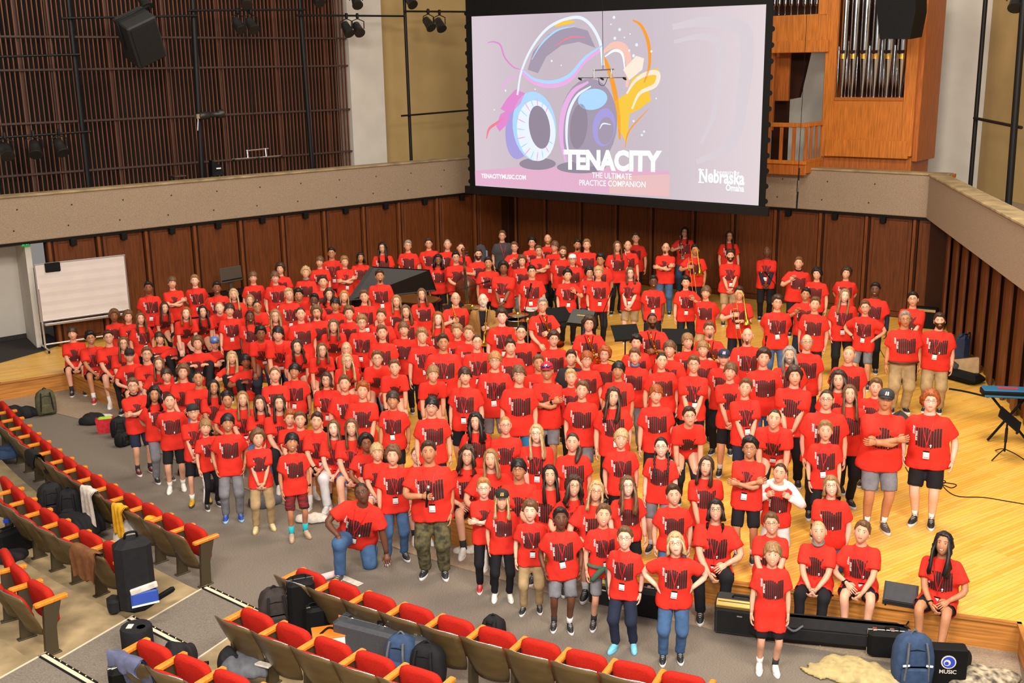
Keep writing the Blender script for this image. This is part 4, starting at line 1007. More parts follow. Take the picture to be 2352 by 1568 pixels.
    # --- shoes and socks
    for sd in (-1, 1):
        a = an[sd]; kn_b = kneel and a[1] > .1
        M4 = Matrix.Translation(Vector((a[0], a[1], (a[2] - .085 * s) if not kn_b else a[2] - .02))) @ Matrix.Rotation(R(ft[sd]), 4, 'Z') @ (Matrix.Rotation(R(-115), 4, 'X') if kn_b else Matrix.Identity(4)) @ Matrix.Scale(s * 1.06, 4)
        put('shoe', SHOES[shoe], M4)
        if short or shoe in 'ot':
            sk = {'o': 't', 't': 'l', 'n': 'w', 'm': 'k'}.get(shoe, 'w' if rng.random() < .7 else 'k'); qq = Q(); d_ = nrm(kn[sd] - a)
            qq.tube([a - d_ * .02 * s, a + d_ * .04 * s, a + d_ * (.10 if shoe != 'o' else .16) * s], np.array([.041, .040, .043]) * s, 8); put('sock', np_mesh('sock', *qq.arr()[:2], [M_sock[sk]]))
    # --- hair, caps, glasses, beards
    seed = rng.randrange(3); capf = [c for c in 'UcKZRNCS' if c in fl]
    if st_ != 'bal': put('hair', hair_mesh(st_ if not capf or st_ in ('lo',) else 'bz', seed), HM, [M_hair[hc_]])
    if 'g' in fl: put('glasses', GLASS, HM)
    if 'B' in fl: put('beard', BEARDS['B'], HM, [M_hair[hc_]])
    if 'G' in fl: put('goatee', BEARDS['G'], HM, [M_hair[hc_ if hc_ != 'k' or st_ != 'bal' else 'd']])
    if 'W' in fl: put('beard', BEARDS['B'], HM, [M_hair['w' if hc_ == 'w' else 'g']])
    if capf:
        c_ = capf[0]; spec = dict(U=(s2l(86, 126, 190), s2l(70, 106, 172), 0), c=(s2l(40, 22, 24), s2l(24, 20, 22), 0), K=((.015, .015, .017), (.015, .015, .017), 1), Z=((.78, .76, .74), (.7, .7, .68), 1), R=(s2l(178, 28, 44), s2l(170, 26, 40), 0), N=(s2l(38, 46, 72), s2l(30, 38, 62), 0), C=(s2l(52, 50, 52), s2l(44, 42, 44), 0), S=((.012, .012, .013), (.012, .012, .013), 0))[c_]
        V, F, Mi = cap_template(bool(spec[2]), c_ == 'S')
        co = put('cap', np_mesh('cap', V, F, [mat('cap_crown_' + c_, spec[0], .8, noise=.08), mat('cap_brim_' + c_, spec[1], .8)], Mi), HM)
        if c_ in 'UNCSR':
            pz_ = np.array([(-.02, .058), (-.012, .098), (-.004, .098), (-.004, .058), (.004, .058), (.004, .098), (.02, .098), (.02, .058)]); F2 = [(0, 3, 2, 1), (4, 7, 6, 5)]
            if c_ == 'U':   # KC monogram
                xs = []; F2 = []
                for qd in (((-.023, .055), (-.017, .055), (-.017, .095), (-.023, .095)), ((-.017, .072), (-.012, .079), (-.001, .095), (-.009, .095)), ((-.013, .077), (-.008, .080), (.002, .055), (-.006, .055)), ((.005, .060), (.011, .060), (.011, .090), (.005, .090)), ((.008, .087), (.023, .087), (.023, .095), (.010, .095)), ((.010, .055), (.023, .055), (.023, .063), (.008, .063))):
                    o_ = len(xs); xs += list(qd); F2.append((o_, o_ + 1, o_ + 2, o_ + 3))
                pz_ = np.array(xs)
            yv = -np.sqrt(np.clip(1 - (pz_[:, 0] / (HA * 1.12)) ** 2, 0, 1)) * HB * np.interp(pz_[:, 1], [.05, .085, .112], [1.155, 1.10, .94]) - .001
            lo_ = obj('logo', np_mesh('logo', np.stack([pz_[:, 0], yv, pz_[:, 1]], 1), F2, [mat('cap_logo_' + c_, s2l(220, 150, 60) if c_ == 'S' else (.8, .8, .78), .7)], None, False), co)
        if c_ == 'R':
            qq = Q()
            for sd in (-1, 1):
                a2 = np.arange(8) * np.pi / 4; qq.loft([np.stack([sd * .03 + np.cos(a2) * .026, -.118 - dd + 0 * a2, .066 + np.sin(a2) * .016], 1) for dd in (0, .006)])
            qq.tube([(-.085, -.03, .07), (-.055, -.105, .072), (.055, -.105, .072), (.085, -.03, .07)], .004, 6); obj('sunglasses', np_mesh('sunglasses', *qq.arr()[:2], [mat('mirrored_lens', s2l(60, 70, 150), .1, .6)]), co)
    if 'h' in fl: put('headphones', PHONES, HM)
    if 'p' in fl: put('headphones', PHONES, Matrix.Translation(Vector(tl(0, -.03, .50))) @ Matrix.Rotation(R(150), 4, 'X') @ Matrix.Scale(.9 * s, 4))
    if 'u' in fl:
        qq = Q(); qq.tube([tl(math.cos(a) * .066, math.sin(a) * .066 + .004 - (.02 if math.sin(a) < 0 else 0) * -math.sin(a), .545 + .012 * math.sin(a)) for a in np.arange(13) * np.pi / 6], .015 * s, 6, cap=False); put('undershirt_collar', np_mesh('undershirt_collar', *qq.arr()[:2], [M_low['g' if hc_ == 'y' else 'k'] if pose != 'S' or hc_ != 'b' else M_low['d']]))
    if 'w' in fl:
        sd = 1 if pose in 'SXCV' and rng.random() < .7 else -1; d_ = nrm(wr[sd] - el[sd]); c_ = wr[sd] - d_ * .025; z_ = A(sd, -.3, .1) if pose not in 'X' else A(0, -1, .3); z_ = nrm(z_ - d_ * (z_ @ d_)); y_ = np.cross(z_, d_)
        M3 = Matrix((tuple(d_), tuple(y_), tuple(z_))).transposed().to_4x4(); put('wristwatch', WATCH, Matrix.Translation(Vector(c_)) @ M3 @ Matrix.Scale(s * 1.05, 4))
    if 'D' in fl:
        for sd in (-1, 1):
            qq = Q(); qq.tube(crom([sh[sd] * .45 + el[sd] * .55, el[sd], wr[sd]], 4), np.linspace(.056, .036, 9) * s, 8); put('undershirt_sleeve', np_mesh('undershirt_sleeve', *qq.arr()[:2], [M_low['n']]))
    if 'A' in fl:
        qq = Q(); qq.tube([tl(math.cos(a) * .19 * bw, math.sin(a) * .135 * bw - .012 - (.02 if math.sin(a) < 0 else 0), -.012) for a in np.arange(21) * np.pi / 10], .016 * s, 6, cap=False); put('belt', np_mesh('belt', *qq.arr()[:2], [mat('brown_belt', s2l(60, 36, 22), .5)]))
    if 'v' in fl:
        qq = Q(); qq.tube([tl(math.cos(a) * .205, math.sin(a) * .15, .02) for a in np.arange(21) * np.pi / 10], .026 * s, 6, cap=False)
        qq.tube(crom([tl(.02, -.165, .02), tl(.05, -.19, -.10), tl(.055, -.17, -.28)]), [.03, .032, .034, .036, .036, .036, .036, .034, .02], 8); qq.tube(crom([tl(-.01, -.165, .02), tl(-.09, -.18, -.04), tl(-.17, -.14, -.16)]), [.03, .032, .034, .036, .036, .036, .036, .034, .02], 8)
        put('sweatshirt', np_mesh('sweatshirt', *qq.arr()[:2], [mat('green_fleece', s2l(74, 104, 84), .9, noise=.2)]))
    if pose == 'I':   # white hoodie worn around the shoulders
        hm_ = mat('white_fleece', (.78, .72, .70), .9, noise=.06); qq = Q(); qq.tube([tl(math.cos(a) * .105, math.sin(a) * .10 + .01, .50 + .02 * math.sin(a)) for a in np.arange(17) * np.pi / 8], .045 * s, 8, cap=False)
        for sd in (-1, 1): qq.tube(crom([tl(sd * .10, .02, .50), sh[sd] + A(sd * .02, 0, .02), el[sd], wr[sd]], 4), np.linspace(.07, .05, 13) * s, 8)
        put('hoodie', np_mesh('hoodie', *qq.arr()[:2], [hm_]))
    # --- lanyard and badge
    if 'n' in fl or 'T' in fl:
        dx_ = rng.uniform(-.03, .03); zb_ = rng.uniform(.06, .13) if not seat else rng.uniform(.04, .10); V = []; F = []
        for sd in (-1, 1):
            n_ = 8; t = np.linspace(0, 1, n_); x = sd * (.075 * (1 - t)) + dx_ * t; z = .50 * (1 - t) + (zb_ + .10) * t; w_ = .0052
            a_ = chest((x - w_) * s, z * s, .017); b_ = chest((x + w_) * s, z * s, .017); o_ = len(V); V += list(a_) + list(b_); F += [(o_ + i, o_ + n_ + i, o_ + n_ + i + 1, o_ + i + 1) for i in range(n_ - 1)]
        x = np.array([dx_, dx_]); z = np.array([zb_ + .10, zb_ + .04]); a_ = chest((x - .004) * s, z * s, .017); b_ = chest((x + .004) * s, z * s, .017); o_ = len(V); V += list(a_) + list(b_); F.append((o_, o_ + 2, o_ + 3, o_ + 1))
        ly = put('lanyard', np_mesh('lanyard', np.array(V), F, [M_lan], None, False)); c = chest(np.array([dx_]) * s, np.array([zb_ - .02]) * s, .026)[0]; m = MB(); m.bbox((0, 0, 0), (.074 * s, .006, .100 * s), .002); m.bbox((0, -.002, .044 * s), (.074 * s, .007, .018 * s), .002, None, 1); m.bbox((0, -.002, -.032 * s), (.062 * s, .004, .008 * s), .001, None, 2)
        b_ = m.build('badge', [M_card, M_black, M_low['g']], ly); b_.matrix_local = Matrix.Translation(Vector(c)) @ Tm.to_4x4() @ Matrix.Rotation(R(rng.uniform(-8, 8)), 4, 'Y')
    JO = dict(root=root, wr=wr, el=el, tl=tl, hd=hd, sh=sh, s=s, kn=kn)
    return JO
# measured face position, base, pose, hair, skin tone, details, legwear, shoes, height, turn, label
PEOPLE = [
(-7.57,22.42,1.886,S,'S','sh.k',3,'n','p.k','k',1.64,11,'person in red T-shirt with badge, fourth from left, second stage row','A'),
(-7.21,22.88,1.902,S,'X','mo.b',1,'','p.k','k',1.66,8,'person in red T-shirt, arms crossed, first from left, third stage row',''),
(-6.86,23.34,1.854,S,'B','sh.l',0,'n','p.k','k',1.60,2,'person in red T-shirt with badge, hands behind back, first from left, fourth stage row',''),
(-6.12,22.33,1.880,S,'S','sh.k',3,'n','p.k','k',1.63,-3,'person in red T-shirt with badge, third from left, third stage row','A'),
(-7.15,22.03,1.538,S,'L','lo.d',1,'','p.k','k',1.46,20,'person in red T-shirt, leaning forward, sixth from left, second stage row',''),
(-6.30,20.68,1.715,S,'L','lo.r',0,'','p.k','k',1.68,16,'person in red T-shirt, leaning forward, eighth from left, second stage row',''),
(-6.12,21.17,1.631,S,'L','lo.k',1,'','p.k','k',1.58,9,'person in red T-shirt, leaning forward, tenth from left, second stage row',''),
(-5.84,21.40,1.655,S,'L','pb.s',0,'','p.k','k',1.61,11,'person in red T-shirt, leaning forward, fourth from left, third stage row',''),
(-8.28,22.24,1.334,S,'K','af.b',3,'','s.k','k',1.46,4,'person in red T-shirt, kneeling, first from left, second stage row',''),
(-7.88,21.93,1.388,S,'K','cm.b',1,'','s.k','k',1.54,18,'person in red T-shirt, kneeling, second from left, second stage row',''),
(-7.51,21.58,1.418,S,'K','lw.b',1,'n','s.k','k',1.59,20,'person in red T-shirt with badge, kneeling, third from left, second stage row',''),
(-8.87,21.47,1.157,S,'E','mo.d',1,'','s.k','k',1.73,0,'person in red T-shirt, first from left seated on stage edge',''),
(-8.32,20.98,1.180,S,'E','cu.k',2,'gn','s.k','r',1.78,7,'person in red T-shirt, glasses and badge, second from left seated on stage edge',''),
(-7.88,20.76,1.244,S,'E','sh.d',1,'g','s.k','w',1.92,5,'person in red T-shirt with glasses, third from left seated on stage edge',''),
(-7.43,20.28,1.228,S,'E','lo.b',1,'g','p.k','k',1.89,-2,'person in red T-shirt with glasses, fourth from left seated on stage edge',''),
(-7.15,19.77,1.125,S,'E','sh.d',1,'c','s.k','k',1.66,5,'person in red T-shirt with black cap, fifth from left seated on stage edge',''),
(-6.70,19.40,1.232,S,'E','sh.b',1,'g','s.d','w',1.90,-1,'person in red T-shirt with glasses, sixth from left seated on stage edge',''),
(-6.34,18.94,1.171,S,'E','lo.b',1,'','s.k','k',1.76,-5,'person in red T-shirt, seventh from left seated on stage edge',''),
(-7.08,21.34,1.070,S,'F','mo.d',1,'','p.k','k',1.52,6,'person in red T-shirt, sitting, fifth from left, second stage row',''),
(-6.67,21.04,1.128,S,'F','sh.k',2,'g','p.k','k',1.65,6,'person in red T-shirt with glasses, sitting, seventh from left, second stage row',''),
(-6.02,20.30,1.216,S,'F','cm.b',1,'','p.k','k',1.84,2,'person in red T-shirt, sitting, ninth from left, second stage row',''),
(-6.21,21.69,1.042,S,'F','mo.d',2,'','p.k','k',1.46,15,'person in red T-shirt, sitting, second from left, third stage row',''),
(-5.82,20.77,1.095,S,'F','sh.d',1,'gnU','p.k','k',1.58,5,'person in blue cap with white letters, glasses and badge',''),
(-6.00,16.60,1.448,0.0,'X','sh.b',1,'gu','s.n','m',1.56,13,'person in red T-shirt, navy shorts and maroon high-top shoes, arms crossed',''),
(-6.12,18.62,1.048,S,'E','mo.d',1,'','p.d','w',1.49,-1,'person in red T-shirt, eighth from left seated on stage edge',''),
(-5.71,18.26,1.204,S,'E','cm.b',1,'','p.d','w',1.83,-7,'person in red T-shirt, ninth from left seated on stage edge',''),
(-5.34,17.87,1.194,S,'E','pb.k',2,'','p.d','w',1.81,-4,'person in red T-shirt, tenth from left seated on stage edge',''),
(-4.99,17.51,1.139,S,'E','lo.k',2,'','p.k','w',1.69,-2,'person in red T-shirt, eleventh from left seated on stage edge',''),
(-5.57,16.29,1.392,0.0,'B','lc.k',2,'','p.g','k',1.50,17,'person in red T-shirt with grey trousers, hands behind back, second from left on the floor',''),
(-5.19,15.82,1.420,0.0,'B','pb.d',1,'','s.k','w',1.53,-4,'person in red T-shirt with black shorts, hands behind back, third from left on the floor',''),
(-4.70,15.33,1.397,0.0,'C','sh.d',1,'gnK','s.k','y',1.51,1,'person in backward black cap, glasses, black shorts and yellow shoes','c'),
(-4.47,15.10,1.235,0.0,'S','mo.l',1,'n','p.kS','k',1.33,19,'person in red T-shirt and black track trousers with white side stripes','c'),
(-4.03,14.68,1.434,0.0,'P','mo.k',2,'','p.g','b',1.55,-1,'person in red T-shirt, grey sweatpants and blue running shoes','c'),
(-4.68,17.14,1.016,S,'E','pu.k',2,'','s.k','w',1.42,1,'person in red T-shirt, twelfth from left seated on stage edge',''),
(-5.68,21.95,1.813,S,'S','lo.y',1,'','p.k','k',1.56,-5,'person in red T-shirt, fifth from left, third stage row',''),
(-5.62,23.46,1.879,S,'S','mo.b',1,'','p.k','k',1.63,4,'person in red T-shirt, first from left, fifth stage row',''),
(-5.21,24.38,1.896,S,'S','cm.d',1,'','p.k','k',1.65,-8,'person in red T-shirt, first from left, sixth stage row',''),
(-5.09,23.23,1.913,S,'S','mo.b',1,'n','p.k','k',1.67,5,'person in red T-shirt with badge, second from left, fifth stage row',''),
(-4.54,23.84,1.896,S,'S','cm.y',1,'u','p.k','k',1.65,0,'person in red T-shirt, second from left, sixth stage row',''),
(-4.46,25.22,1.896,S,'S','mo.b',1,'','p.k','k',1.65,0,'person in red T-shirt, first from left, seventh stage row',''),
(-4.28,25.88,1.989,S,'S','sh.k',2,'gn','p.k','k',1.75,6,'person in red T-shirt, glasses and badge, second from left, seventh stage row','FA'),
(-3.87,25.17,1.896,S,'X','cu.l',1,'n','p.k','k',1.65,12,'person in red T-shirt with badge, arms crossed, third from left, seventh stage row',''),
(-3.58,25.74,1.896,S,'S','bo.k',2,'','p.k','k',1.65,7,'person in red T-shirt, first from left, eighth stage row',''),
(-3.89,22.24,1.990,S,'S','sh.d',1,'','p.k','k',1.75,4,'person in red T-shirt, fourth from left, fifth stage row','FA'),
(-5.49,22.50,1.575,S,'L','lo.l',1,'','p.k','k',1.51,-2,'person in red T-shirt, leaning forward, second from left, fourth stage row',''),
(-5.06,21.27,1.696,S,'L','pb.k',2,'g','p.k','k',1.66,10,'person in red T-shirt with glasses, leaning forward, seventh from left, third stage row',''),
(-4.45,21.45,1.896,S,'S','sh.y',1,'n','p.k','k',1.65,11,'person in red T-shirt with badge, third from left, fourth stage row',''),
(-4.44,22.41,1.689,S,'L','cu.k',2,'','p.k','k',1.65,6,'person in red T-shirt, leaning forward, third from left, fifth stage row',''),
(-3.84,20.85,1.897,S,'S','sh.k',4,'g','p.k','k',1.65,-3,'person in red T-shirt with glasses, fourth from left, fourth stage row',''),
(-3.68,21.65,1.844,S,'S','lc.d',1,'','p.k','k',1.59,-3,'person in red T-shirt, fifth from left, fifth stage row',''),
(-3.31,21.20,1.886,S,'S','lo.s',1,'','p.k','k',1.64,8,'person in red T-shirt, sixth from left, fifth stage row',''),
(-2.86,20.84,1.954,S,'S','sh.b',1,'n','p.k','k',1.71,12,'person in red T-shirt with badge, seventh from left, fifth stage row',''),
(-3.37,20.46,1.887,S,'S','mo.k',2,'','p.k','k',1.64,3,'person in red T-shirt, fifth from left, fourth stage row',''),
(-3.02,19.82,1.854,S,'S','cu.b',1,'','p.k','k',1.60,-13,'person in red T-shirt, sixth from left, fourth stage row',''),
(-2.66,18.88,1.887,S,'S','cu.l',1,'gn','p.k','k',1.64,-7,'person in red T-shirt, glasses and badge, thirteenth from left, third stage row',''),
(-3.64,19.95,1.852,S,'S','cm.b',1,'gG','p.k','k',1.60,9,'person in red T-shirt with glasses, tenth from left, third stage row','F'),
(-3.82,19.34,1.959,S,'S','pb.d',1,'','p.k','k',1.72,6,'person in red T-shirt, ninth from left, third stage row',''),
(-4.34,19.60,1.868,S,'S','lw.l',1,'g','p.k','k',1.62,5,'person in red T-shirt with glasses, eighth from left, third stage row',''),
(-4.94,20.14,1.747,S,'S','br.k',4,'','p.k','k',1.49,3,'person in red T-shirt, sixth from left, third stage row',''),
(-5.39,20.43,1.816,S,'S','mo.d',1,'n','p.k','k',1.56,10,'person in red T-shirt with badge, twelfth from left, second stage row',''),
(-4.46,18.88,1.716,S,'L','cu.k',3,'gn','p.n','k',1.68,4,'person in red T-shirt, glasses and badge, leaning forward, fifteenth from left, second stage row',''),
(-4.07,18.50,1.795,S,'L','mo.k',1,'n','p.n','k',1.78,-3,'person in red T-shirt with badge, leaning forward, sixteenth from left, second stage row',''),
(-3.23,19.28,1.736,S,'L','lw.b',1,'','p.k','k',1.71,3,'person in red T-shirt, leaning forward, eleventh from left, third stage row',''),
(-3.68,18.12,1.660,S,'L','lw.d',1,'','p.k','k',1.61,1,'person in red T-shirt, leaning forward, eighteenth from left, second stage row',''),
(-3.21,17.86,1.658,S,'L','lo.b',1,'g','s.k','k',1.61,12,'person in red T-shirt with glasses, leaning forward, nineteenth from left, second stage row',''),
(-2.87,18.34,1.552,S,'L','pb.y',1,'g','p.k','k',1.48,-12,'person in red T-shirt with glasses, leaning forward, twelfth from left, third stage row',''),
(-2.71,17.34,1.600,S,'L','lo.y',1,'g','p.k','k',1.54,11,'person in red T-shirt with glasses, leaning forward, 21st from left, second stage row',''),
(-5.22,19.68,1.076,S,'F','lw.y',1,'','p.k','k',1.54,6,'person in red T-shirt, sitting, thirteenth from left, second stage row',''),
(-4.86,19.26,1.115,S,'F','mo.k',3,'','p.k','k',1.62,8,'person in red T-shirt, sitting, fourteenth from left, second stage row',''),
(-3.85,17.04,1.466,S,'K','pb.b',1,'','p.k','k',1.66,2,'person in red T-shirt, kneeling, first from left, first stage row',''),
(-3.63,17.54,1.387,S,'K','mo.k',2,'n','s.k','k',1.54,-3,'person in red T-shirt with badge, kneeling, seventeenth from left, second stage row',''),
(-2.98,16.83,1.433,S,'K','bo.d',1,'gn','p.k','k',1.61,-6,'person in red T-shirt, glasses and badge, kneeling, twentieth from left, second stage row',''),
(-2.62,16.37,1.494,S,'K','sh.b',1,'n','p.k','k',1.70,9,'person in red T-shirt with badge, kneeling, second from left, first stage row',''),
(-2.28,15.90,1.516,S,'K','cu.r',1,'','p.k','k',1.74,0,'person in red T-shirt, kneeling, third from left, first stage row',''),
(-4.34,16.81,1.139,S,'E','lo.l',1,'n','s.k','w',1.69,0,'person in red T-shirt with badge, thirteenth from left seated on stage edge',''),
(-3.99,16.50,1.151,S,'E','lw.d',1,'','p.d','w',1.72,-5,'person in red T-shirt, fourteenth from left seated on stage edge',''),
(-3.63,16.24,1.234,S,'E','lo.d',1,'','p.k','w',1.90,7,'person in red T-shirt, fifteenth from left seated on stage edge',''),
(-3.43,16.00,1.060,S,'E','cu.r',1,'','s.k','w',1.52,0,'person in red T-shirt, sixteenth from left seated on stage edge',''),
(-3.23,15.77,1.112,S,'E','sh.b',1,'','s.k','w',1.63,6,'person in red T-shirt, seventeenth from left seated on stage edge',''),
(-2.93,15.53,1.165,S,'E','sh.d',1,'wn','s.k','w',1.75,-6,'person in red T-shirt, badge and watch, eighteenth from left seated on stage edge',''),
(-2.64,15.28,1.129,S,'E','lo.b',0,'n','p.w','w',1.67,-7,'person in pale jeans seated on stage edge with badge',''),
(-2.35,15.09,1.203,S,'E','lo.b',1,'n','s.d','w',1.83,-4,'person in red T-shirt with badge, twentieth from left seated on stage edge',''),
(-2.11,14.83,1.043,S,'E','af.k',3,'g','s.k','w',1.48,5,'person in red T-shirt with glasses, 21st from left seated on stage edge',''),
(-3.53,14.32,1.327,0.0,'C','cm.b',1,'','p.a','e',1.44,3,'person in red T-shirt with khaki trousers, hands clasped, seventh from left on the floor','c'),
(-2.99,13.97,1.378,0.0,'S','mo.k',2,'w','s.r','o',1.49,6,'person in red T-shirt, red and black shorts, turquoise socks and slides','c'),
(-1.91,14.43,1.053,S,'E','mo.y',1,'','s.w','w',1.50,0,'person in red T-shirt, 22nd from left seated on stage edge',''),
(-1.55,13.23,1.434,0.0,'S','cm.b',1,'n','p.d','k',1.55,3,'person in red T-shirt, denim trousers and badge, tenth from left on the floor',''),
(-1.33,14.20,1.080,S,'E','pb.b',0,'','s.k','w',1.56,4,'person in red T-shirt, 23rd from left seated on stage edge',''),
(-1.05,12.74,1.651,0.0,'M','sh.d',2,'n','p.c','k',1.78,-8,'person in red T-shirt and camouflage trousers holding a microphone on the floor','FA'),
(-1.90,12.77,1.124,0.0,'1','bz.k',4,'gn','p.d','n',1.81,-10,'person in red T-shirt and jeans kneeling on one knee before the stage','FA'),
(-3.14,26.55,1.989,S,'S','lw.k',1,'g','p.k','k',1.75,-3,'person in red T-shirt with glasses, first from left, ninth stage row','A'),
(-2.54,26.82,1.989,S,'S','sh.g',1,'g','p.k','k',1.75,-6,'person in red T-shirt with glasses, second from left, ninth stage row','A'),
(-2.05,27.18,1.978,S,'S','sh.d',1,'g','p.k','k',1.74,2,'person in red T-shirt with glasses, first from left, tenth stage row','A'),
(-1.56,26.86,1.999,S,'S','bz.g',1,'','p.k','k',1.76,13,'person in red T-shirt, second from left, tenth stage row','A'),
(-1.21,26.35,1.989,S,'S','bz.d',1,'','p.k','k',1.75,-7,'person in red T-shirt, third from left, tenth stage row','A'),
(-2.78,22.79,1.989,S,'S','sh.d',2,'nG','p.k','k',1.75,1,'person in red T-shirt with badge, third from left, sixth stage row','A'),
(-1.70,25.28,1.882,S,'S','lc.k',3,'','s.k','k',1.64,6,'person in red T-shirt, third from left, ninth stage row',''),
(-1.26,24.90,2.002,S,'Y','sh.k',1,'g','p.k','k',1.76,4,'person in red T-shirt and glasses holding the double bass','A'),
(-0.76,25.36,1.989,S,'S','sh.d',1,'gB','p.k','k',1.75,12,'person in red T-shirt with glasses, fourth from left, tenth stage row','FA'),
(-0.50,24.16,1.989,S,'S','sh.k',2,'n','p.k','k',1.75,0,'person in red T-shirt with badge, fifth from left, ninth stage row','A'),
(-0.21,28.22,1.989,S,'S','sh.b',1,'gT','p.k','k',1.75,9,'person in charcoal T-shirt with red lanyard standing by the back wall','A'),
(0.10,26.76,1.924,S,'V','sh.b',1,'g','p.k','k',1.68,12,'person in red T-shirt with glasses, one hand raised, first from left, eleventh stage row',''),
(-0.16,23.48,1.989,S,'C','af.k',3,'nw','p.k','k',1.75,-9,'person in red T-shirt, badge and watch, hands clasped, sixth from left, ninth stage row','FA'),
(0.26,24.90,1.896,S,'S','cu.b',1,'h','p.g','k',1.65,-5,'person in red T-shirt, fifth from left, tenth stage row',''),
(-2.21,20.61,1.896,S,'S','lo.l',1,'','p.k','k',1.65,9,'person in red T-shirt, eighth from left, fifth stage row',''),
(-1.96,19.79,1.870,S,'S','lw.b',1,'','p.k','k',1.62,3,'person in red T-shirt, ninth from left, fifth stage row',''),
(-1.77,21.24,1.896,S,'S','lo.b',1,'','p.k','k',1.65,13,'person in red T-shirt, fourth from left, sixth stage row',''),
(-1.32,19.05,1.896,S,'S','lw.r',0,'','p.k','k',1.65,4,'person in red T-shirt, ninth from left, fourth stage row',''),
(-1.06,20.37,1.980,S,'T','bd.g',1,'g','p.k','k',1.74,9,'person in red T-shirt with glasses, holding brass instrument, fifth from left, sixth stage row','A'),
(-0.53,20.13,1.997,S,'J','bal.w',0,'W','p.k','k',1.76,1,'person in tan jacket over black shirt holding a brass horn','A'),
(-0.17,18.74,1.989,S,'S','cu.d',0,'n','p.k','k',1.75,12,'person in red T-shirt with badge, tenth from left, fifth stage row','A'),
(-2.37,19.37,1.888,S,'S','sh.b',1,'','p.k','k',1.64,-9,'person in red T-shirt, seventh from left, fourth stage row',''),
(-2.19,17.93,1.926,S,'S','sh.b',1,'','p.k','k',1.68,-10,'person in red T-shirt, fourteenth from left, third stage row',''),
(-1.87,18.41,1.865,S,'S','mo.b',1,'','p.k','k',1.62,-12,'person in red T-shirt, eighth from left, fourth stage row',''),
(-1.50,17.76,1.896,S,'S','cu.l',1,'n','p.k','k',1.65,6,'person in red T-shirt with badge, fifteenth from left, third stage row',''),
(-1.10,16.92,1.989,S,'S','sh.d',2,'n','p.k','k',1.75,5,'person in red T-shirt with badge, sixteenth from left, third stage row','FA'),
(-0.94,18.29,1.841,S,'S','cu.l',1,'','p.k','k',1.59,-9,'person in red T-shirt, tenth from left, fourth stage row',''),
(-0.72,17.76,1.929,S,'S','sh.l',1,'','p.k','k',1.69,10,'person in red T-shirt, eleventh from left, fourth stage row',''),
(-0.57,17.20,1.918,S,'S','bz.d',1,'gn','p.k','k',1.67,12,'person in red T-shirt, glasses and badge, twelfth from left, fourth stage row',''),
(0.15,17.58,1.973,S,'S','bz.k',1,'g','p.k','k',1.73,12,'person in red T-shirt with glasses, fourteenth from left, fourth stage row','A'),
(-0.03,16.93,1.896,S,'S','sh.d',1,'','p.k','k',1.65,9,'person in red T-shirt, thirteenth from left, fourth stage row',''),
(-0.26,15.76,1.988,S,'S','mo.s',1,'gn','s.g','k',1.75,3,'person in red T-shirt, glasses and badge, seventeenth from left, third stage row','A'),
(0.09,14.81,2.035,S,'S','mo.b',1,'g','s.t','k',1.80,9,'person in red T-shirt with glasses, 27th from left, second stage row',''),
(-2.18,17.06,1.704,S,'L','sh.b',1,'g','p.g','k',1.67,5,'person in red T-shirt with glasses, leaning forward, 22nd from left, second stage row',''),
(-1.85,16.56,1.690,S,'L','sh.b',1,'w','s.k','k',1.65,7,'person in red T-shirt with watch, leaning forward, 23rd from left, second stage row',''),
(-1.22,16.15,1.690,S,'L','mo.l',1,'','p.k','k',1.65,9,'person in red T-shirt, leaning forward, 24th from left, second stage row',''),
(-0.69,15.28,1.896,S,'S','mo.d',1,'n','s.k','k',1.65,-13,'person in red T-shirt with badge, 25th from left, second stage row',''),
(-1.69,14.72,1.720,S,'S','mo.d',2,'n','s.k','k',1.46,-12,'person in red T-shirt with badge, fourth from left, first stage row',''),
(-1.09,14.00,1.842,S,'S','mo.k',1,'g','p.k','k',1.59,4,'person in red T-shirt with glasses, fifth from left, first stage row',''),
(-0.53,14.67,1.398,S,'K','lc.k',1,'','s.k','k',1.56,-3,'person in red T-shirt, kneeling, 26th from left, second stage row',''),
(-0.11,14.27,1.473,S,'K','pb.s',1,'g','p.k','k',1.67,-1,'person in red T-shirt with glasses, kneeling, sixth from left, first stage row',''),
(-0.62,13.81,1.212,S,'E','lc.d',1,'g','s.k','w',1.85,1,'person in red T-shirt with glasses, 24th from left seated on stage edge',''),
(-0.30,13.57,1.244,S,'E','lo.l',1,'','s.k','w',1.92,4,'person in red T-shirt, 25th from left seated on stage edge',''),
(0.06,13.22,1.221,S,'E','mo.k',2,'g','s.k','w',1.87,0,'person in red T-shirt with glasses, 26th from left seated on stage edge',''),
(0.54,27.14,1.966,S,'S','cu.k',1,'g','p.k','k',1.72,13,'person in red T-shirt with glasses, second from left, twelfth stage row','A'),
(0.95,27.55,1.983,S,'S','bd.s',1,'B','p.k','k',1.74,1,'person in red T-shirt, third from left, twelfth stage row','A'),
(1.08,26.51,1.958,S,'S','mo.b',1,'g','p.k','k',1.72,-10,'person in red T-shirt with glasses, fourth from left, twelfth stage row','A'),
(0.68,26.10,1.926,S,'X','sh.b',1,'g','p.k','k',1.68,10,'person in red T-shirt with glasses, arms crossed, second from left, eleventh stage row',''),
(1.23,25.50,1.985,S,'S','sh.b',1,'gB','p.k','k',1.75,2,'person in red T-shirt with glasses, third from left, eleventh stage row','FA'),
(1.66,26.80,1.945,S,'S','sh.k',2,'G','p.k','k',1.70,-2,'person in red T-shirt, fifth from left, twelfth stage row','A'),
(1.85,26.25,2.031,S,'S','sh.l',1,'','p.k','k',1.80,4,'person in red T-shirt, sixth from left, twelfth stage row','A'),
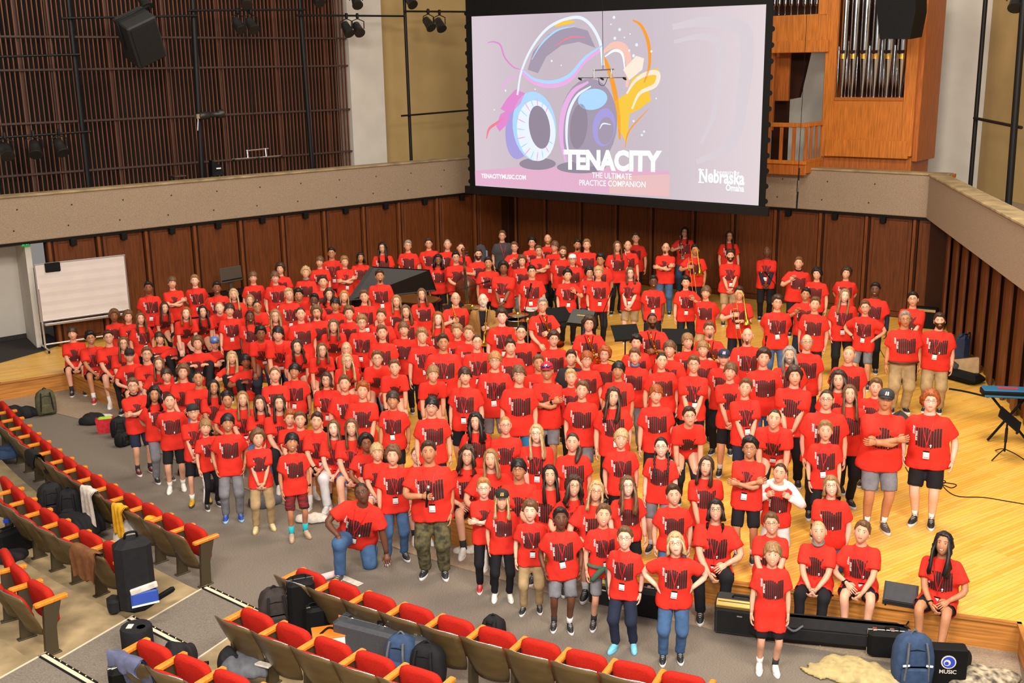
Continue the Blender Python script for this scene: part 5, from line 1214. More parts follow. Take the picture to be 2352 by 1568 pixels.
(1.43,24.95,1.900,S,'S','sh.d',1,'gZ','p.k','k',1.65,6,'person in red T-shirt, white backward cap and glasses, fourth from left, eleventh stage row',''),
(2.03,24.38,1.989,S,'S','cu.k',2,'g','p.k','k',1.75,-13,'person in red T-shirt with glasses, fifth from left, eleventh stage row','FA'),
(0.45,23.01,1.989,S,'S','sh.k',1,'gn','p.k','k',1.75,-2,'person in red T-shirt, glasses and badge, seventh from left, ninth stage row','FA'),
(1.21,23.03,1.897,S,'V','cu.k',1,'nw','p.k','k',1.65,8,'person in red T-shirt, badge and watch, one hand raised, eighth from left, ninth stage row',''),
(1.72,23.55,1.849,S,'S','cm.k',1,'g','p.d','k',1.60,2,'person in red T-shirt with glasses, sixth from left, tenth stage row',''),
(1.87,22.99,1.941,S,'S','cu.y',1,'nw','p.k','k',1.70,8,'person in red T-shirt, badge and watch, seventh from left, tenth stage row',''),
(2.56,25.98,2.020,S,'S','lo.b',1,'g','p.k','k',1.78,13,'person in red T-shirt with glasses, first from left, thirteenth stage row','A'),
(2.87,26.48,1.957,S,'T','bal.b',1,'','p.k','k',1.72,3,'person in red T-shirt, holding brass instrument, second from left, thirteenth stage row','A'),
(3.18,27.50,1.989,S,'S','sh.d',1,'','p.k','k',1.75,-11,'person in red T-shirt, first from left, fourteenth stage row','A'),
(2.57,23.17,1.896,S,'C','lo.b',0,'gn','s.a','k',1.65,-13,'person in red T-shirt, glasses and badge, hands clasped, eighth from left, tenth stage row','F'),
(2.94,22.16,1.896,S,'S','sh.k',4,'gn','p.k','k',1.65,0,'person in red T-shirt, glasses and badge, ninth from left, tenth stage row',''),
(3.71,25.86,1.989,S,'X','bal.d',1,'gGw','p.d','k',1.75,-7,'person in red T-shirt, glasses and watch, arms crossed, third from left, thirteenth stage row','A'),
(0.57,19.62,1.989,S,'Q','sh.g',1,'g','s.k','k',1.75,12,'person in red T-shirt and glasses playing the tenor saxophone','A'),
(1.31,18.06,1.989,S,'Q','cm.d',1,'g','p.k','k',1.75,2,'person in red T-shirt and glasses behind the closed black folder, holding saxophone','A'),
(2.41,18.25,1.989,S,'Q','bz.k',3,'B','p.k','k',1.75,-5,'person in red T-shirt with saxophone in front of the lower right music stand','A'),
(4.55,28.32,1.989,S,'T','lo.k',1,'gn','p.d','k',1.75,-10,'person in red T-shirt, glasses and badge, holding brass instrument, first from left, fifteenth stage row','A'),
(4.35,25.48,1.989,S,'T','sh.k',2,'','p.k','k',1.75,-6,'person in red T-shirt, holding brass instrument, second from left, fourteenth stage row','A'),
(5.56,27.54,1.989,S,'S','lo.d',1,'g','p.k','k',1.75,13,'person in red T-shirt with glasses, second from left, fifteenth stage row','A'),
(5.01,24.62,1.989,S,'C','sh.d',1,'nBw','s.a','k',1.75,8,'person in red T-shirt, badge and watch, hands clasped, fourth from left, thirteenth stage row','A'),
(5.95,25.08,1.989,S,'C','bal.k',4,'nD','p.k','k',1.75,1,'person in red T-shirt over navy long sleeves by the back wall','A'),
(6.29,23.54,1.989,S,'V','sh.b',1,'u','p.k','k',1.75,0,'person in red T-shirt, one hand raised, fifth from left, thirteenth stage row','FA'),
(6.47,22.73,1.896,S,'S','cm.k',1,'','p.k','k',1.65,-11,'person in red T-shirt, sixth from left, thirteenth stage row',''),
(3.59,22.05,1.896,S,'V','cu.k',1,'n','p.k','k',1.65,8,'person in red T-shirt with badge, one hand raised, tenth from left, tenth stage row',''),
(3.81,20.97,1.896,S,'B','mo.b',1,'','s.a','k',1.65,-11,'person in red T-shirt, hands behind back, eleventh from left, tenth stage row',''),
(4.34,20.39,1.989,S,'T','sh.d',1,'n','p.k','k',1.75,-1,'person in red T-shirt with badge, holding brass instrument, ninth from left, ninth stage row','A'),
(4.86,19.52,1.989,S,'B','cu.d',1,'gn','p.d','k',1.75,6,'person in red T-shirt, glasses and badge, hands behind back, tenth from left, ninth stage row','A'),
(5.68,20.65,1.896,S,'V','sh.k',2,'','p.n','k',1.65,-10,'person in red T-shirt, one hand raised, twelfth from left, tenth stage row',''),
(5.49,19.32,1.989,S,'S','sh.b',1,'','p.k','k',1.75,-6,'person in red T-shirt, eleventh from left, ninth stage row','A'),
(7.10,22.77,1.896,S,'B','cm.d',1,'','p.k','k',1.65,0,'person in red T-shirt, hands behind back, seventh from left, thirteenth stage row',''),
(6.24,20.04,1.989,S,'S','lo.l',0,'n','p.k','k',1.75,8,'person in red T-shirt with badge, thirteenth from left, tenth stage row','A'),
(6.44,19.42,1.896,S,'H','sh.b',1,'gnw','s.g','k',1.65,-11,'person in red T-shirt, glasses and badge, hands on hips, fourteenth from left, tenth stage row',''),
(6.99,20.55,1.989,S,'S','sh.k',4,'D','p.k','k',1.75,-9,'person in red T-shirt, sixth from left, eleventh stage row','A'),
(7.38,19.63,1.989,S,'C','sh.k',1,'g','p.k','k',1.75,-12,'person in red T-shirt with glasses, hands clasped, fifteenth from left, tenth stage row','A'),
(6.66,18.00,1.998,S,'S','sh.g',2,'gA','p.a','k',1.76,11,'person with red T-shirt tucked into belted khaki trousers','FA'),
(7.24,17.99,1.961,S,'S','sh.d',1,'nB','p.a','k',1.72,1,'person in red T-shirt with badge, third from left, eighth stage row','FA'),
(0.68,17.35,1.911,S,'S','cu.d',1,'g','p.k','k',1.67,11,'person in red T-shirt with glasses, eleventh from left, fifth stage row',''),
(0.40,16.04,1.865,S,'S','sh.b',2,'','p.k','k',1.62,0,'person in red T-shirt, eighteenth from left, third stage row',''),
(0.93,16.72,1.757,S,'S','sh.d',1,'O','p.k','k',1.50,7,'person in black T-shirt with white lettering among the red shirts',''),
(1.14,16.18,1.871,S,'S','mo.r',1,'g','p.k','k',1.62,11,'person in red T-shirt with glasses, sixteenth from left, fourth stage row',''),
(1.48,16.93,1.751,S,'S','cm.r',1,'g','p.k','k',1.49,2,'person in red T-shirt with glasses, twelfth from left, fifth stage row',''),
(2.01,17.14,1.882,S,'S','cu.k',1,'','p.k','k',1.64,8,'person in red T-shirt, thirteenth from left, fifth stage row',''),
(1.90,16.36,1.859,S,'S','sh.b',1,'u','p.g','k',1.61,-9,'person in red T-shirt, seventeenth from left, fourth stage row',''),
(2.25,15.90,1.907,S,'S','pb.k',1,'','p.k','k',1.66,12,'person in red T-shirt, eighteenth from left, fourth stage row',''),
(2.46,16.51,1.929,S,'S','mo.b',1,'','p.k','k',1.69,-13,'person in red T-shirt, fourteenth from left, fifth stage row',''),
(0.50,15.22,1.971,S,'X','bz.b',2,'Rw','s.g','k',1.73,-7,'person in red cap with sunglasses on it, arms crossed',''),
(0.87,15.67,1.737,S,'S','sh.y',1,'','p.k','k',1.48,1,'person in red T-shirt, twentieth from left, third stage row','c'),
(0.96,14.53,1.881,S,'S','sh.b',1,'','s.g','k',1.63,-6,'person in red T-shirt, 28th from left, second stage row',''),
(1.55,15.45,1.896,S,'S','mo.k',2,'','p.k','k',1.65,-11,'person in red T-shirt, 21st from left, third stage row',''),
(1.35,14.10,1.911,S,'S','lw.d',1,'n','p.k','k',1.67,0,'person in red T-shirt with badge, 29th from left, second stage row',''),
(1.95,14.26,1.883,S,'S','mo.r',1,'','s.k','k',1.64,0,'person in red T-shirt, 22nd from left, third stage row',''),
(2.86,17.24,1.865,S,'S','mo.l',1,'','p.k','k',1.62,13,'person in red T-shirt, tenth from left, sixth stage row',''),
(3.28,17.64,1.958,S,'Q','sh.b',1,'gG','p.k','k',1.72,4,'person in red T-shirt with glasses, with saxophone, eleventh from left, sixth stage row','A'),
(3.01,16.68,1.876,S,'S','mo.l',1,'','p.k','k',1.63,0,'person in red T-shirt, fifteenth from left, fifth stage row',''),
(3.79,17.06,1.989,S,'S','bal.b',1,'nG','p.k','k',1.75,10,'person in red T-shirt with badge, twelfth from left, sixth stage row','A'),
(3.22,16.06,1.903,S,'S','sh.b',1,'N','p.k','k',1.66,-13,'person in red T-shirt with navy cap, sixteenth from left, fifth stage row',''),
(3.71,15.58,2.017,S,'S','cu.d',1,'','s.d','k',1.78,10,'person in red T-shirt, seventeenth from left, fifth stage row','A'),
(4.18,15.92,1.960,S,'S','lw.g',1,'W','p.k','k',1.72,12,'person in red T-shirt, eighteenth from left, fifth stage row','A'),
(4.62,16.58,1.989,S,'S','bd.g',1,'g','p.k','k',1.75,8,'person in red T-shirt with glasses, thirteenth from left, sixth stage row','A'),
(2.67,15.50,1.956,S,'C','sh.b',1,'gn','p.k','k',1.71,4,'person in red T-shirt, glasses and badge, hands clasped, nineteenth from left, fourth stage row',''),
(3.14,15.16,1.930,S,'C','mo.b',1,'','s.k','k',1.69,4,'person in red T-shirt, hands clasped, twentieth from left, fourth stage row',''),
(3.21,14.46,1.896,S,'C','sh.b',1,'n','s.n','k',1.65,13,'person in red T-shirt with badge, hands clasped, 23rd from left, third stage row',''),
(3.94,14.68,1.989,S,'C','cm.d',1,'','p.k','k',1.75,-4,'person in red T-shirt, hands clasped, 21st from left, fourth stage row','FA'),
(5.04,15.80,1.989,S,'S','bz.s',1,'','p.k','k',1.75,7,'person in red T-shirt, nineteenth from left, fifth stage row','A'),
(4.50,14.49,1.977,S,'S','lc.d',1,'','p.k','k',1.74,1,'person in red T-shirt, 22nd from left, fourth stage row','A'),
(4.48,13.91,1.952,S,'S','lo.b',1,'','p.k','k',1.71,11,'person in red T-shirt, 26th from left, third stage row',''),
(4.06,13.52,2.003,S,'S','pb.d',1,'g','p.k','k',1.77,10,'person in red T-shirt with glasses, 25th from left, third stage row','FA'),
(5.07,14.63,1.822,S,'S','sh.b',1,'','p.k','k',1.57,-6,'person in red T-shirt, 23rd from left, fourth stage row',''),
(4.69,13.14,2.109,S,'X','sh.d',2,'C','s.g','n',1.88,12,'person in red T-shirt with dark cap, arms crossed, 27th from left, third stage row','FA'),
(5.32,13.30,2.026,S,'P','cm.r',0,'gn','s.k','k',1.79,-6,'person in red T-shirt with glasses, hands in pockets, 28th from left, third stage row','FA'),
(3.89,12.93,1.781,S,'S','sh.l',1,'nw','s.k','k',1.52,6,'person in red T-shirt, badge and watch, 32nd from left, second stage row','c'),
(0.31,13.87,1.484,S,'K','lo.y',0,'gn','p.k','k',1.69,-1,'person in red T-shirt, glasses and badge, kneeling, seventh from left, first stage row',''),
(0.77,13.52,1.476,S,'K','pt.d',1,'','p.k','k',1.68,2,'person in red T-shirt, kneeling, eighth from left, first stage row',''),
(1.34,12.91,1.720,S,'S','mo.y',1,'n','p.k','k',1.46,4,'person in red T-shirt with badge, ninth from left, first stage row',''),
(1.80,12.61,1.720,S,'S','br.k',0,'g','s.g','k',1.46,-11,'person in red T-shirt with glasses, eleventh from left, first stage row',''),
(0.45,12.97,1.234,S,'E','lo.k',1,'','p.n','k',1.90,-7,'person in red T-shirt, 27th from left seated on stage edge',''),
(0.74,12.77,1.162,S,'E','lc.d',1,'gn','p.k','k',1.74,3,'person in red T-shirt, glasses and badge, 28th from left seated on stage edge',''),
(1.00,12.54,1.189,S,'E','lo.y',1,'g','s.k','k',1.80,3,'person in red T-shirt with glasses, 29th from left seated on stage edge',''),
(1.36,12.31,1.334,S,'K','lw.b',0,'g','s.k','k',1.46,13,'person in red T-shirt with glasses, kneeling, tenth from left, first stage row',''),
(1.87,12.01,1.334,S,'K','sh.d',1,'','s.d','k',1.46,5,'person in red T-shirt, kneeling, twelfth from left, first stage row',''),
(2.34,13.83,1.701,S,'L','sh.d',1,'g','p.k','k',1.66,10,'person in red T-shirt with glasses, leaning forward, 30th from left, second stage row',''),
(3.38,13.47,1.770,S,'L','bz.d',1,'n','p.k','k',1.75,-1,'person in red T-shirt with badge, leaning forward, 24th from left, third stage row','A'),
(2.81,12.29,1.801,S,'X','cu.k',2,'gn','s.k','k',1.55,-3,'person in red T-shirt, glasses and badge, arms crossed, fourteenth from left, first stage row',''),
(2.37,12.68,1.433,S,'K','lo.d',1,'','s.n','k',1.61,10,'person in red T-shirt, kneeling, thirteenth from left, first stage row',''),
(3.27,12.65,1.343,S,'I','pb.d',1,'I','p.w','w',1.47,1,'person kneeling with white hoodie around shoulders and red T-shirt in front',''),
(-0.37,12.35,1.323,0.0,'X','sh.s',0,'g','p.k','r',1.43,2,'person in glasses, black trousers and red shoes with arms crossed on floor','c'),
(-0.15,12.12,1.267,0.0,'S','lo.y',1,'S','p.k','w',1.37,4,'person in black flat-brimmed cap, black trousers and white clogs','c'),
(0.18,11.80,1.249,0.0,'S','cu.b',0,'n','p.a','k',1.35,0,'person in red T-shirt, khaki trousers and badge, fourteenth from left on the floor','c'),
(0.51,11.36,1.337,0.0,'P','sh.k',4,'n','s.g','k',1.44,4,'person in red T-shirt with grey shorts, hands in pockets, fifteenth from left on the floor','Fc'),
(0.99,11.36,1.369,0.0,'S','sh.b',1,'nv','s.g','k',1.48,10,'person with green sweatshirt tied around waist and grey shorts','c'),
(1.18,10.87,1.313,0.0,'S','sh.b',0,'gnw','p.n','t',1.42,-13,'person in red T-shirt, navy trousers and light blue clogs','c'),
(1.69,10.63,1.351,0.0,'H','bo.y',0,'gn','p.d','k',1.46,1,'person in red T-shirt, blue jeans and black shoes with hands on hips','A'),
(2.35,11.90,1.184,S,'E','bo.k',1,'gnp','p.k','k',1.79,2,'person seated on stage edge with black headphones around neck',''),
(2.97,11.74,1.071,S,'E','sh.b',1,'gw','s.k','y',1.54,1,'person in red T-shirt, glasses and watch, 31st from left seated on stage edge',''),
(2.65,10.38,1.327,0.0,'S','mo.l',1,'l','s.k','w',1.44,8,'person in very long red T-shirt, black shorts and white sneakers on the floor','c'),
(3.44,11.47,1.084,S,'E','bz.y',1,'u','p.k','n',1.57,-6,'person in red T-shirt, 32nd from left seated on stage edge',''),
(3.90,11.38,1.107,S,'E','sh.b',1,'nw','s.k','n',1.62,-2,'person in red T-shirt, badge and watch, 33rd from left seated on stage edge',''),
(4.68,11.03,1.116,S,'E','lw.k',2,'nw','s.k','k',1.64,-6,'person in red T-shirt, badge and watch, 34th from left seated on stage edge',''),
(3.71,11.98,1.429,S,'K','bo.l',0,'g','p.d','k',1.60,-2,'person in red T-shirt with glasses, kneeling, fifteenth from left, first stage row',''),
]
JNT = {}
PIX = {(985, 1040): 88, (1047, 592): 97, (1047, 687): 108, (1110, 690): 109, (1442, 565): 148, (1246, 702): 153, (1353, 745): 154, (1498, 737): 155, (1573, 534): 156, (1597, 575): 157, (1698, 675): 165, (1629, 758): 192}
for _k, _rec in enumerate(PEOPLE): JNT[_k] = person(_rec)
# ================================================================ SCREEN, ORGAN, RIGGING
_t = Vector((RWB[0] - APEX[0], RWB[1] - APEX[1], 0)).normalized(); _n = Vector((-_t.y, _t.x, 0))
if _n.y < 0: _n = -_n
_p = aty(1751, 240, 24.0); SCR = ((_p.x - _t.x * 8, _p.y - _t.y * 8), (_p.x, _p.y)); ANG_R = math.atan2(_t.y, _t.x)
def wallframe(seg, off=0.0):
    a = Vector((seg[0][0], seg[0][1], 0)); b = Vector((seg[1][0], seg[1][1], 0)); t = (b - a).normalized(); n = Vector((-t.y, t.x, 0))
    if n.y < 0: n = -n
    return a + n * off, t, n
def emit(name, c, k=1.0):
    return mat('screen_' + name, (0, 0, 0), 1.0, emis=s2l(*c), estr=k, spec=0.0)
SCC = onwall(1420, 240, *SCR); scr = empty('projection_screen', (SCC.x, SCC.y, SCC.z), ANG_R); tag(scr, 'large hanging projection screen with headphones picture and TENACITY lettering', 'screen')
def sl(px, py):   # photo pixel -> screen-local x, z
    p = onwall(px, py, *SCR) - SCC; return (p.dot(_t), p.z)
def flat(name, pts, m, lay, parent=None, closed=True):
    d = .012 * 0 + .0022 * lay; V = [(x, -d, z) for x, z in (sl(*p) for p in pts)]
    ar = sum(V[i][0] * V[(i + 1) % len(V)][2] - V[(i + 1) % len(V)][0] * V[i][2] for i in range(len(V)))
    mb = MB(); mb.add(V, [tuple(range(len(V)))] if ar > 0 else [tuple(range(len(V) - 1, -1, -1))]); return mb.build(name, m, parent or scr)
def ribbon(name, pts, w, m, lay, parent=None):
    P = bend([Vector((x, 0, z)) for x, z in (sl(*p) for p in pts)], 6); k = len(P); d = .0022 * lay; V = []; F = []
    for i, p in enumerate(P):
        t = (P[min(i + 1, k - 1)] - P[max(i - 1, 0)]).normalized(); n = Vector((-t.z, 0, t.x)); f = i / (k - 1)
        ww = (w * (.35 + .65 * math.sin(math.pi * min(max(f, .02), .98))) if isinstance(w, (int, float)) else w[0] + (w[1] - w[0]) * f) * .0095 / 2
        V += [p + n * ww - Vector((0, d, 0)), p - n * ww - Vector((0, d, 0))]
    for i in range(k - 1): F.append((2 * i, 2 * i + 1, 2 * i + 3, 2 * i + 2))
    mb = MB(); mb.add(V, F); return mb.build(name, m, parent or scr)
def ell(name, c, rx, ry, rot, m, lay, n=28, parent=None, inner=None):
    o = []
    for k in range(n):
        a = 2 * math.pi * k / n; x, y = math.cos(a) * rx, math.sin(a) * ry; o.append((c[0] + x * math.cos(rot) - y * math.sin(rot), c[1] + x * math.sin(rot) + y * math.cos(rot)))
    return flat(name, o, m, lay, parent)
# picture surface with a soft lavender gradient (the projected picture)
ms = bpy.data.materials.new('projected_picture'); ms.use_nodes = True; nt = ms.node_tree; nn = nt.nodes; b = nn['Principled BSDF']
tc = nn.new('ShaderNodeTexCoord'); sx = nn.new('ShaderNodeSeparateXYZ'); nt.links.new(tc.outputs['Object'], sx.inputs[0]); rp = nn.new('ShaderNodeValToRGB'); mr = nn.new('ShaderNodeMapRange'); mr.inputs[1].default_value = -4.1; mr.inputs[2].default_value = 4.1
nt.links.new(sx.outputs[0], mr.inputs[0]); nt.links.new(mr.outputs[0], rp.inputs[0])
rp.color_ramp.elements[0].color = s2l(206, 190, 200) + (1,); rp.color_ramp.elements[1].color = s2l(216, 203, 207) + (1,)
for ps, c in ((.25, (188, 174, 186)), (.6, (192, 179, 190))): e = rp.color_ramp.elements.new(ps); e.color = s2l(*c) + (1,)
b.inputs['Base Color'].default_value = (.05, .05, .05, 1); b.inputs['Roughness'].default_value = 1; b.inputs['Specular IOR Level'].default_value = 0
nt.links.new(rp.outputs[0], b.inputs['Emission Color']); b.inputs['Emission Strength'].default_value = 1.0
flat('picture_surface', [(1083, 38), (1760, 10), (1742, 472), (1092, 426)], ms, 0)
# black masking border, scalloped side tabs, bottom bar, top
def rect(name, x0, z0, x1, z1, m, th=.03, yo=.02, parent=scr):
    mb = MB(); mb.bbox(((x0 + x1) / 2, yo, (z0 + z1) / 2), (abs(x1 - x0), th, abs(z1 - z0)), .004); return mb.build(name, m, parent)
x0, zb = sl(1092, 426); x1, zt = sl(1751, 12); zb = min(zb, sl(1742, 472)[1])
rect('backing', x0 - .18, zb - .12, x1 + .22, zt + .9, M_black, .02, .03)
rect('border', x0 - .20, zb - .10, x0, zt + .8, M_black); rect('border', x1, zb - .10, x1 + .24, zt + .8, M_black); rect('border', x0, zt, x1, zt + .9, M_black)
rect('bottom_bar', x0 - .34, zb - .22, x1 + .34, zb - .02, M_blackm, .09, 0.0)
for sd, xx in ((-1, x0 - .20), (1, x1 + .24)):
    tb = MB()
    for k in range(14): tb.lathe([(.06, -.008), (.06, .008)], 10, (xx, .02, zb + .1 + k * .33), 0, RX(R(90)))
    tb.build('side_tabs', M_black, scr)
# --- picture: headphones with colour splashes
E_ = {k: emit(k, c, f) for k, c, f in [('ice', (232, 240, 252), 1), ('sky', (176, 216, 250), 1), ('shade', (166, 154, 172), 1), ('deep', (150, 138, 154), 1), ('pink', (232, 176, 226), 1), ('mag', (224, 140, 206), 1), ('hot', (240, 130, 150), 1), ('gold', (246, 200, 70), 1), ('amber', (244, 160, 60), 1), ('peach', (244, 196, 180), 1), ('floor', (226, 176, 202), 1), ('floor2', (232, 190, 190), 1), ('ghost', (216, 205, 211), 1), ('white', (255, 255, 255), 1), ('cream', (250, 232, 214), 1), ('violet', (170, 160, 220), 1)]}
art = empty('headphones_picture'); art.parent = scr
flat('pink_floor', [(1091, 392), (1180, 384), (1400, 384), (1538, 392), (1538, 452), (1300, 438), (1092, 424)], E_['floor'], 1, art); flat('pink_floor', [(1400, 405), (1538, 400), (1538, 452), (1400, 444)], E_['floor2'], 2, art)
ribbon('watermark', [(1545, 62), (1620, 50), (1700, 62), (1716, 110), (1706, 220), (1680, 330), (1600, 372)], 34, E_['ghost'], 1, art); ribbon('watermark', [(1548, 96), (1610, 84), (1650, 100), (1652, 160), (1640, 260), (1610, 330)], 20, E_['ghost'], 1, art)
flat('band_inside', [(1212, 160), (1225, 118), (1262, 78), (1310, 60), (1350, 70), (1368, 110), (1330, 96), (1290, 104), (1255, 130), (1236, 168)], E_['shade'], 2, art)
ribbon('band_highlight', [(1189, 218), (1198, 165), (1222, 110), (1262, 62), (1318, 40), (1352, 52), (1378, 95), (1386, 150)], (6, 9), E_['ice'], 5, art)
ribbon('band_line', [(1222, 137), (1245, 100), (1280, 70), (1322, 60)], 5, E_['sky'], 5, art); ribbon('band_line', [(1274, 106), (1310, 86), (1346, 86)], 4, E_['hot'], 5, art); ribbon('band_glow', [(1275, 60), (1300, 52), (1320, 50)], 10, E_['gold'], 6, art)
ribbon('splash', [(1120, 98), (1135, 96), (1150, 104), (1160, 132), (1180, 154), (1200, 160)], 5, E_['mag'], 4, art)
ribbon('splash', [(1192, 158), (1225, 186), (1268, 194), (1308, 180), (1340, 142), (1384, 112)], 20, E_['pink'], 4, art); ribbon('splash', [(1200, 160), (1228, 182), (1270, 188), (1310, 172), (1345, 132), (1385, 104)], 9, E_['sky'], 6, art)
ribbon('splash', [(1385, 120), (1410, 104), (1435, 112), (1445, 150), (1440, 200)], 20, E_['peach'], 4, art); ribbon('splash', [(1390, 130), (1412, 116), (1430, 124), (1436, 160)], 7, E_['white'], 6, art)
for pts in ([(1150, 250), (1165, 226), (1185, 205), (1206, 214), (1196, 238), (1172, 262)], [(1140, 290), (1150, 262), (1172, 250), (1168, 282), (1148, 302)]): flat('splash', pts, E_['mag'], 4, art)
ribbon('splash', [(1118, 318), (1124, 296), (1142, 282), (1158, 270)], 8, E_['hot'], 4, art); ribbon('splash', [(1150, 210), (1165, 186), (1190, 172)], 6, E_['pink'], 4, art)
ell('cup_shell', (1196, 290), 34, 76, .12, E_['violet'], 3, parent=art); ell('ear_pad', (1228, 290), 50, 80, -.10, E_['sky'], 4, parent=art); ell('ear_pad_shade', (1232, 300), 44, 70, -.10, E_['ice'], 5, parent=art)
for k in range(16):
    a = .5 + k * .33; c, s_ = math.cos(a), math.sin(a); ribbon('pad_rib', [(1230 + c * 46, 295 + s_ * 74), (1234 + c * 28, 298 + s_ * 50)], 3, E_['pink'] if k % 2 else E_['sky'], 6, art)
ell('ear_opening', (1240, 292), 24, 50, -.14, E_['deep'], 7, parent=art)
ell('cup_outer', (1352, 282), 66, 102, .05, E_['shade'], 4, parent=art); ribbon('cup_rim', [(1300, 372), (1290, 320), (1294, 260), (1316, 212), (1352, 188)], 16, E_['pink'], 5, art); ribbon('cup_rim', [(1310, 370), (1302, 318), (1306, 262), (1326, 220), (1358, 198)], 9, E_['ice'], 6, art)
ell('cup_highlight', (1362, 228), 34, 24, -.2, E_['sky'], 6, parent=art); ell('cup_dark', (1330, 290), 20, 52, .1, E_['deep'], 6, parent=art); ell('cup_disc', (1388, 292), 26, 44, .1, E_['violet'], 6, parent=art); ell('cup_disc_inner', (1392, 300), 18, 32, .1, E_['shade'], 7, parent=art); ribbon('cup_mark', [(1378, 296), (1386, 284), (1404, 286)], 4, E_['ice'], 8, art)
ell('cup_base', (1235, 376), 42, 14, 0, E_['deep'], 2, parent=art); ell('cup_base', (1335, 384), 56, 14, 0, E_['deep'], 2, parent=art)
flat('splash', [(1402, 240), (1440, 214), (1452, 180), (1474, 168), (1512, 156), (1514, 190), (1490, 205), (1496, 230), (1470, 250), (1446, 262), (1440, 330), (1424, 300), (1408, 270)], E_['gold'], 3, art)
ribbon('splash', [(1454, 46), (1474, 60), (1490, 100), (1492, 150), (1480, 190)], 9, E_['amber'], 5, art); ribbon('splash', [(1440, 215), (1460, 185), (1490, 168), (1512, 170), (1505, 196), (1470, 214), (1452, 250)], 12, E_['cream'], 5, art); ribbon('splash', [(1436, 340), (1446, 300), (1490, 250)], 4, E_['amber'], 5, art); ribbon('splash', [(1380, 120), (1395, 150), (1410, 200), (1420, 260), (1424, 320)], 14, E_['amber'], 3, art)
flat('splash', [(1432, 160), (1462, 128), (1480, 134), (1476, 160), (1446, 184)], E_['cream'], 6, art)
ds = MB()
for x, y, r_ in ((1411, 40, 4), (1424, 68, 4), (1413, 88, 4), (1448, 78, 2), (1463, 103, 4), (1446, 116, 3), (1456, 128, 4), (1497, 118, 3), (1404, 56, 2), (1435, 86, 2), (1508, 226, 2), (1456, 278, 3), (1480, 302, 3), (1475, 310, 3), (1162, 208, 3), (1136, 252, 2), (1230, 205, 2), (1268, 140, 3), (1290, 150, 2)):
    cx, cz = sl(x, y); ds.lathe([(r_ * .0095, 0), (r_ * .0095, .002)], 10, (cx, -.014, cz), 0, RX(R(90)))
d = ds.build('droplets', E_['ice'], art); d['kind'] = 'stuff'
# --- lettering
def text_mesh(name, body, px0, py0, px1, py1, hpx, m, lay, bold=.0, parent=None, shear=0):
    """text whose base line runs from pixel (px0,py0) to (px1,py1), capital height hpx pixels"""
    cu = bpy.data.curves.new(name, 'FONT'); cu.body = body; cu.size = 1.0; cu.offset = bold; cu.shear = shear; cu.resolution_u = 3
    o = bpy.data.objects.new(name, cu); COL.objects.link(o); bpy.context.view_layer.update(); dg = bpy.context.evaluated_depsgraph_get()
    me = bpy.data.meshes.new_from_object(o.evaluated_get(dg)); bpy.data.objects.remove(o)
    co = np.array([tuple(v.co) for v in me.vertices]); mn, mx = co.min(0), co.max(0); a = sl(px0, py0); b = sl(px1, py1); tp = sl((px0 + px1) / 2, (py0 + py1) / 2 - hpx); md = sl((px0 + px1) / 2, (py0 + py1) / 2)
    H_ = tp[1] - md[1]; cap = mx[1] if mn[1] > -.05 else mx[1]
    for i, v in enumerate(me.vertices):
        f = (co[i, 0] - mn[0]) / (mx[0] - mn[0]); v.co = (a[0] + (b[0] - a[0]) * f, -.0022 * lay, a[1] + (b[1] - a[1]) * f + co[i, 1] / cap * H_)
    me.materials.clear(); me.materials.append(m); me.update(); return obj(name, me, parent or scr)
W_ = E_['white']
text_mesh('lettering', 'TENACITY', 1296, 386, 1521, 392, 45, W_, 11, .052); text_mesh('lettering', 'THE ULTIMATE', 1361, 408, 1452, 412, 13, W_, 11, .008); text_mesh('lettering', 'PRACTICE COMPANION', 1332, 425, 1484, 430, 13, W_, 11, .008)
text_mesh('lettering', 'TENACITYMUSIC.COM', 1107, 408, 1209, 412, 10, W_, 11, .03); text_mesh('lettering', 'Nebraska', 1607, 416, 1711, 424, 30, W_, 11, .03); text_mesh('lettering', 'UNIVERSITY OF', 1644, 399, 1699, 402, 7, W_, 11, .015); text_mesh('lettering', 'Omaha', 1668, 437, 1710, 440, 15, W_, 11, .03)
for xa, ya in ((1605, 388), (1605, 417)): flat('serif', [(xa, ya), (xa + 13, ya + .6), (xa + 13, ya + 3.2), (xa, ya + 2.6)], W_, 11)
# --- hanging microphone bars
def mic_bar(px, py, off, label, segm):
    c = onwall(px, py, segm[0], segm[1], off); o = empty('hanging_microphone_bar', tuple(c), ANG_R if segm is SCR else math.atan2(1, 1.1)); tag(o, label, 'microphone')
    m = MB(); m.tube([(-.62, 0, -.06), (.62, 0, -.06)], .012, 8); m.build('bar', M_chrome, o); m = MB(); m.tube([(-.26, 0, .10), (.30, 0, .12)], .016, 8); m.build('cross_bar', M_chrome, o)
    for x in (-.24, .22): m = MB(); m.tube([(x, 0, .12), (x, -.02, -.06)], .020, 8); m.build('bracket', M_chrome, o)
    for x in (-.60, .60, 0): m = MB(); m.lathe([(.018, -.07), (.024, -.05), (.024, .03), (.017, .05)], 10, (x, -.05, -.08), 0, RX(R(70))); m.build('microphone', M_blackm, o)
    m = MB(); m.tube([(0, 0, .11), (-.02, 0, 1.2), (-.05, 0, 3.4)], .006, 6); m.build('cable', M_black, o); m = MB(); m.tube(bend([(-.10, -.02, -.06), (-.08, -.02, -.2), (.05, -.02, -.22), (.14, -.02, -.06)]), .006, 6); m.build('cable_loop', M_black, o)
mic_bar(590, 355, -2.0, 'chrome microphone bar hanging in front of the slatted wall', LW)
mic_bar(1385, 172, -1.2, 'microphone bar hanging in front of the projection screen', SCR)
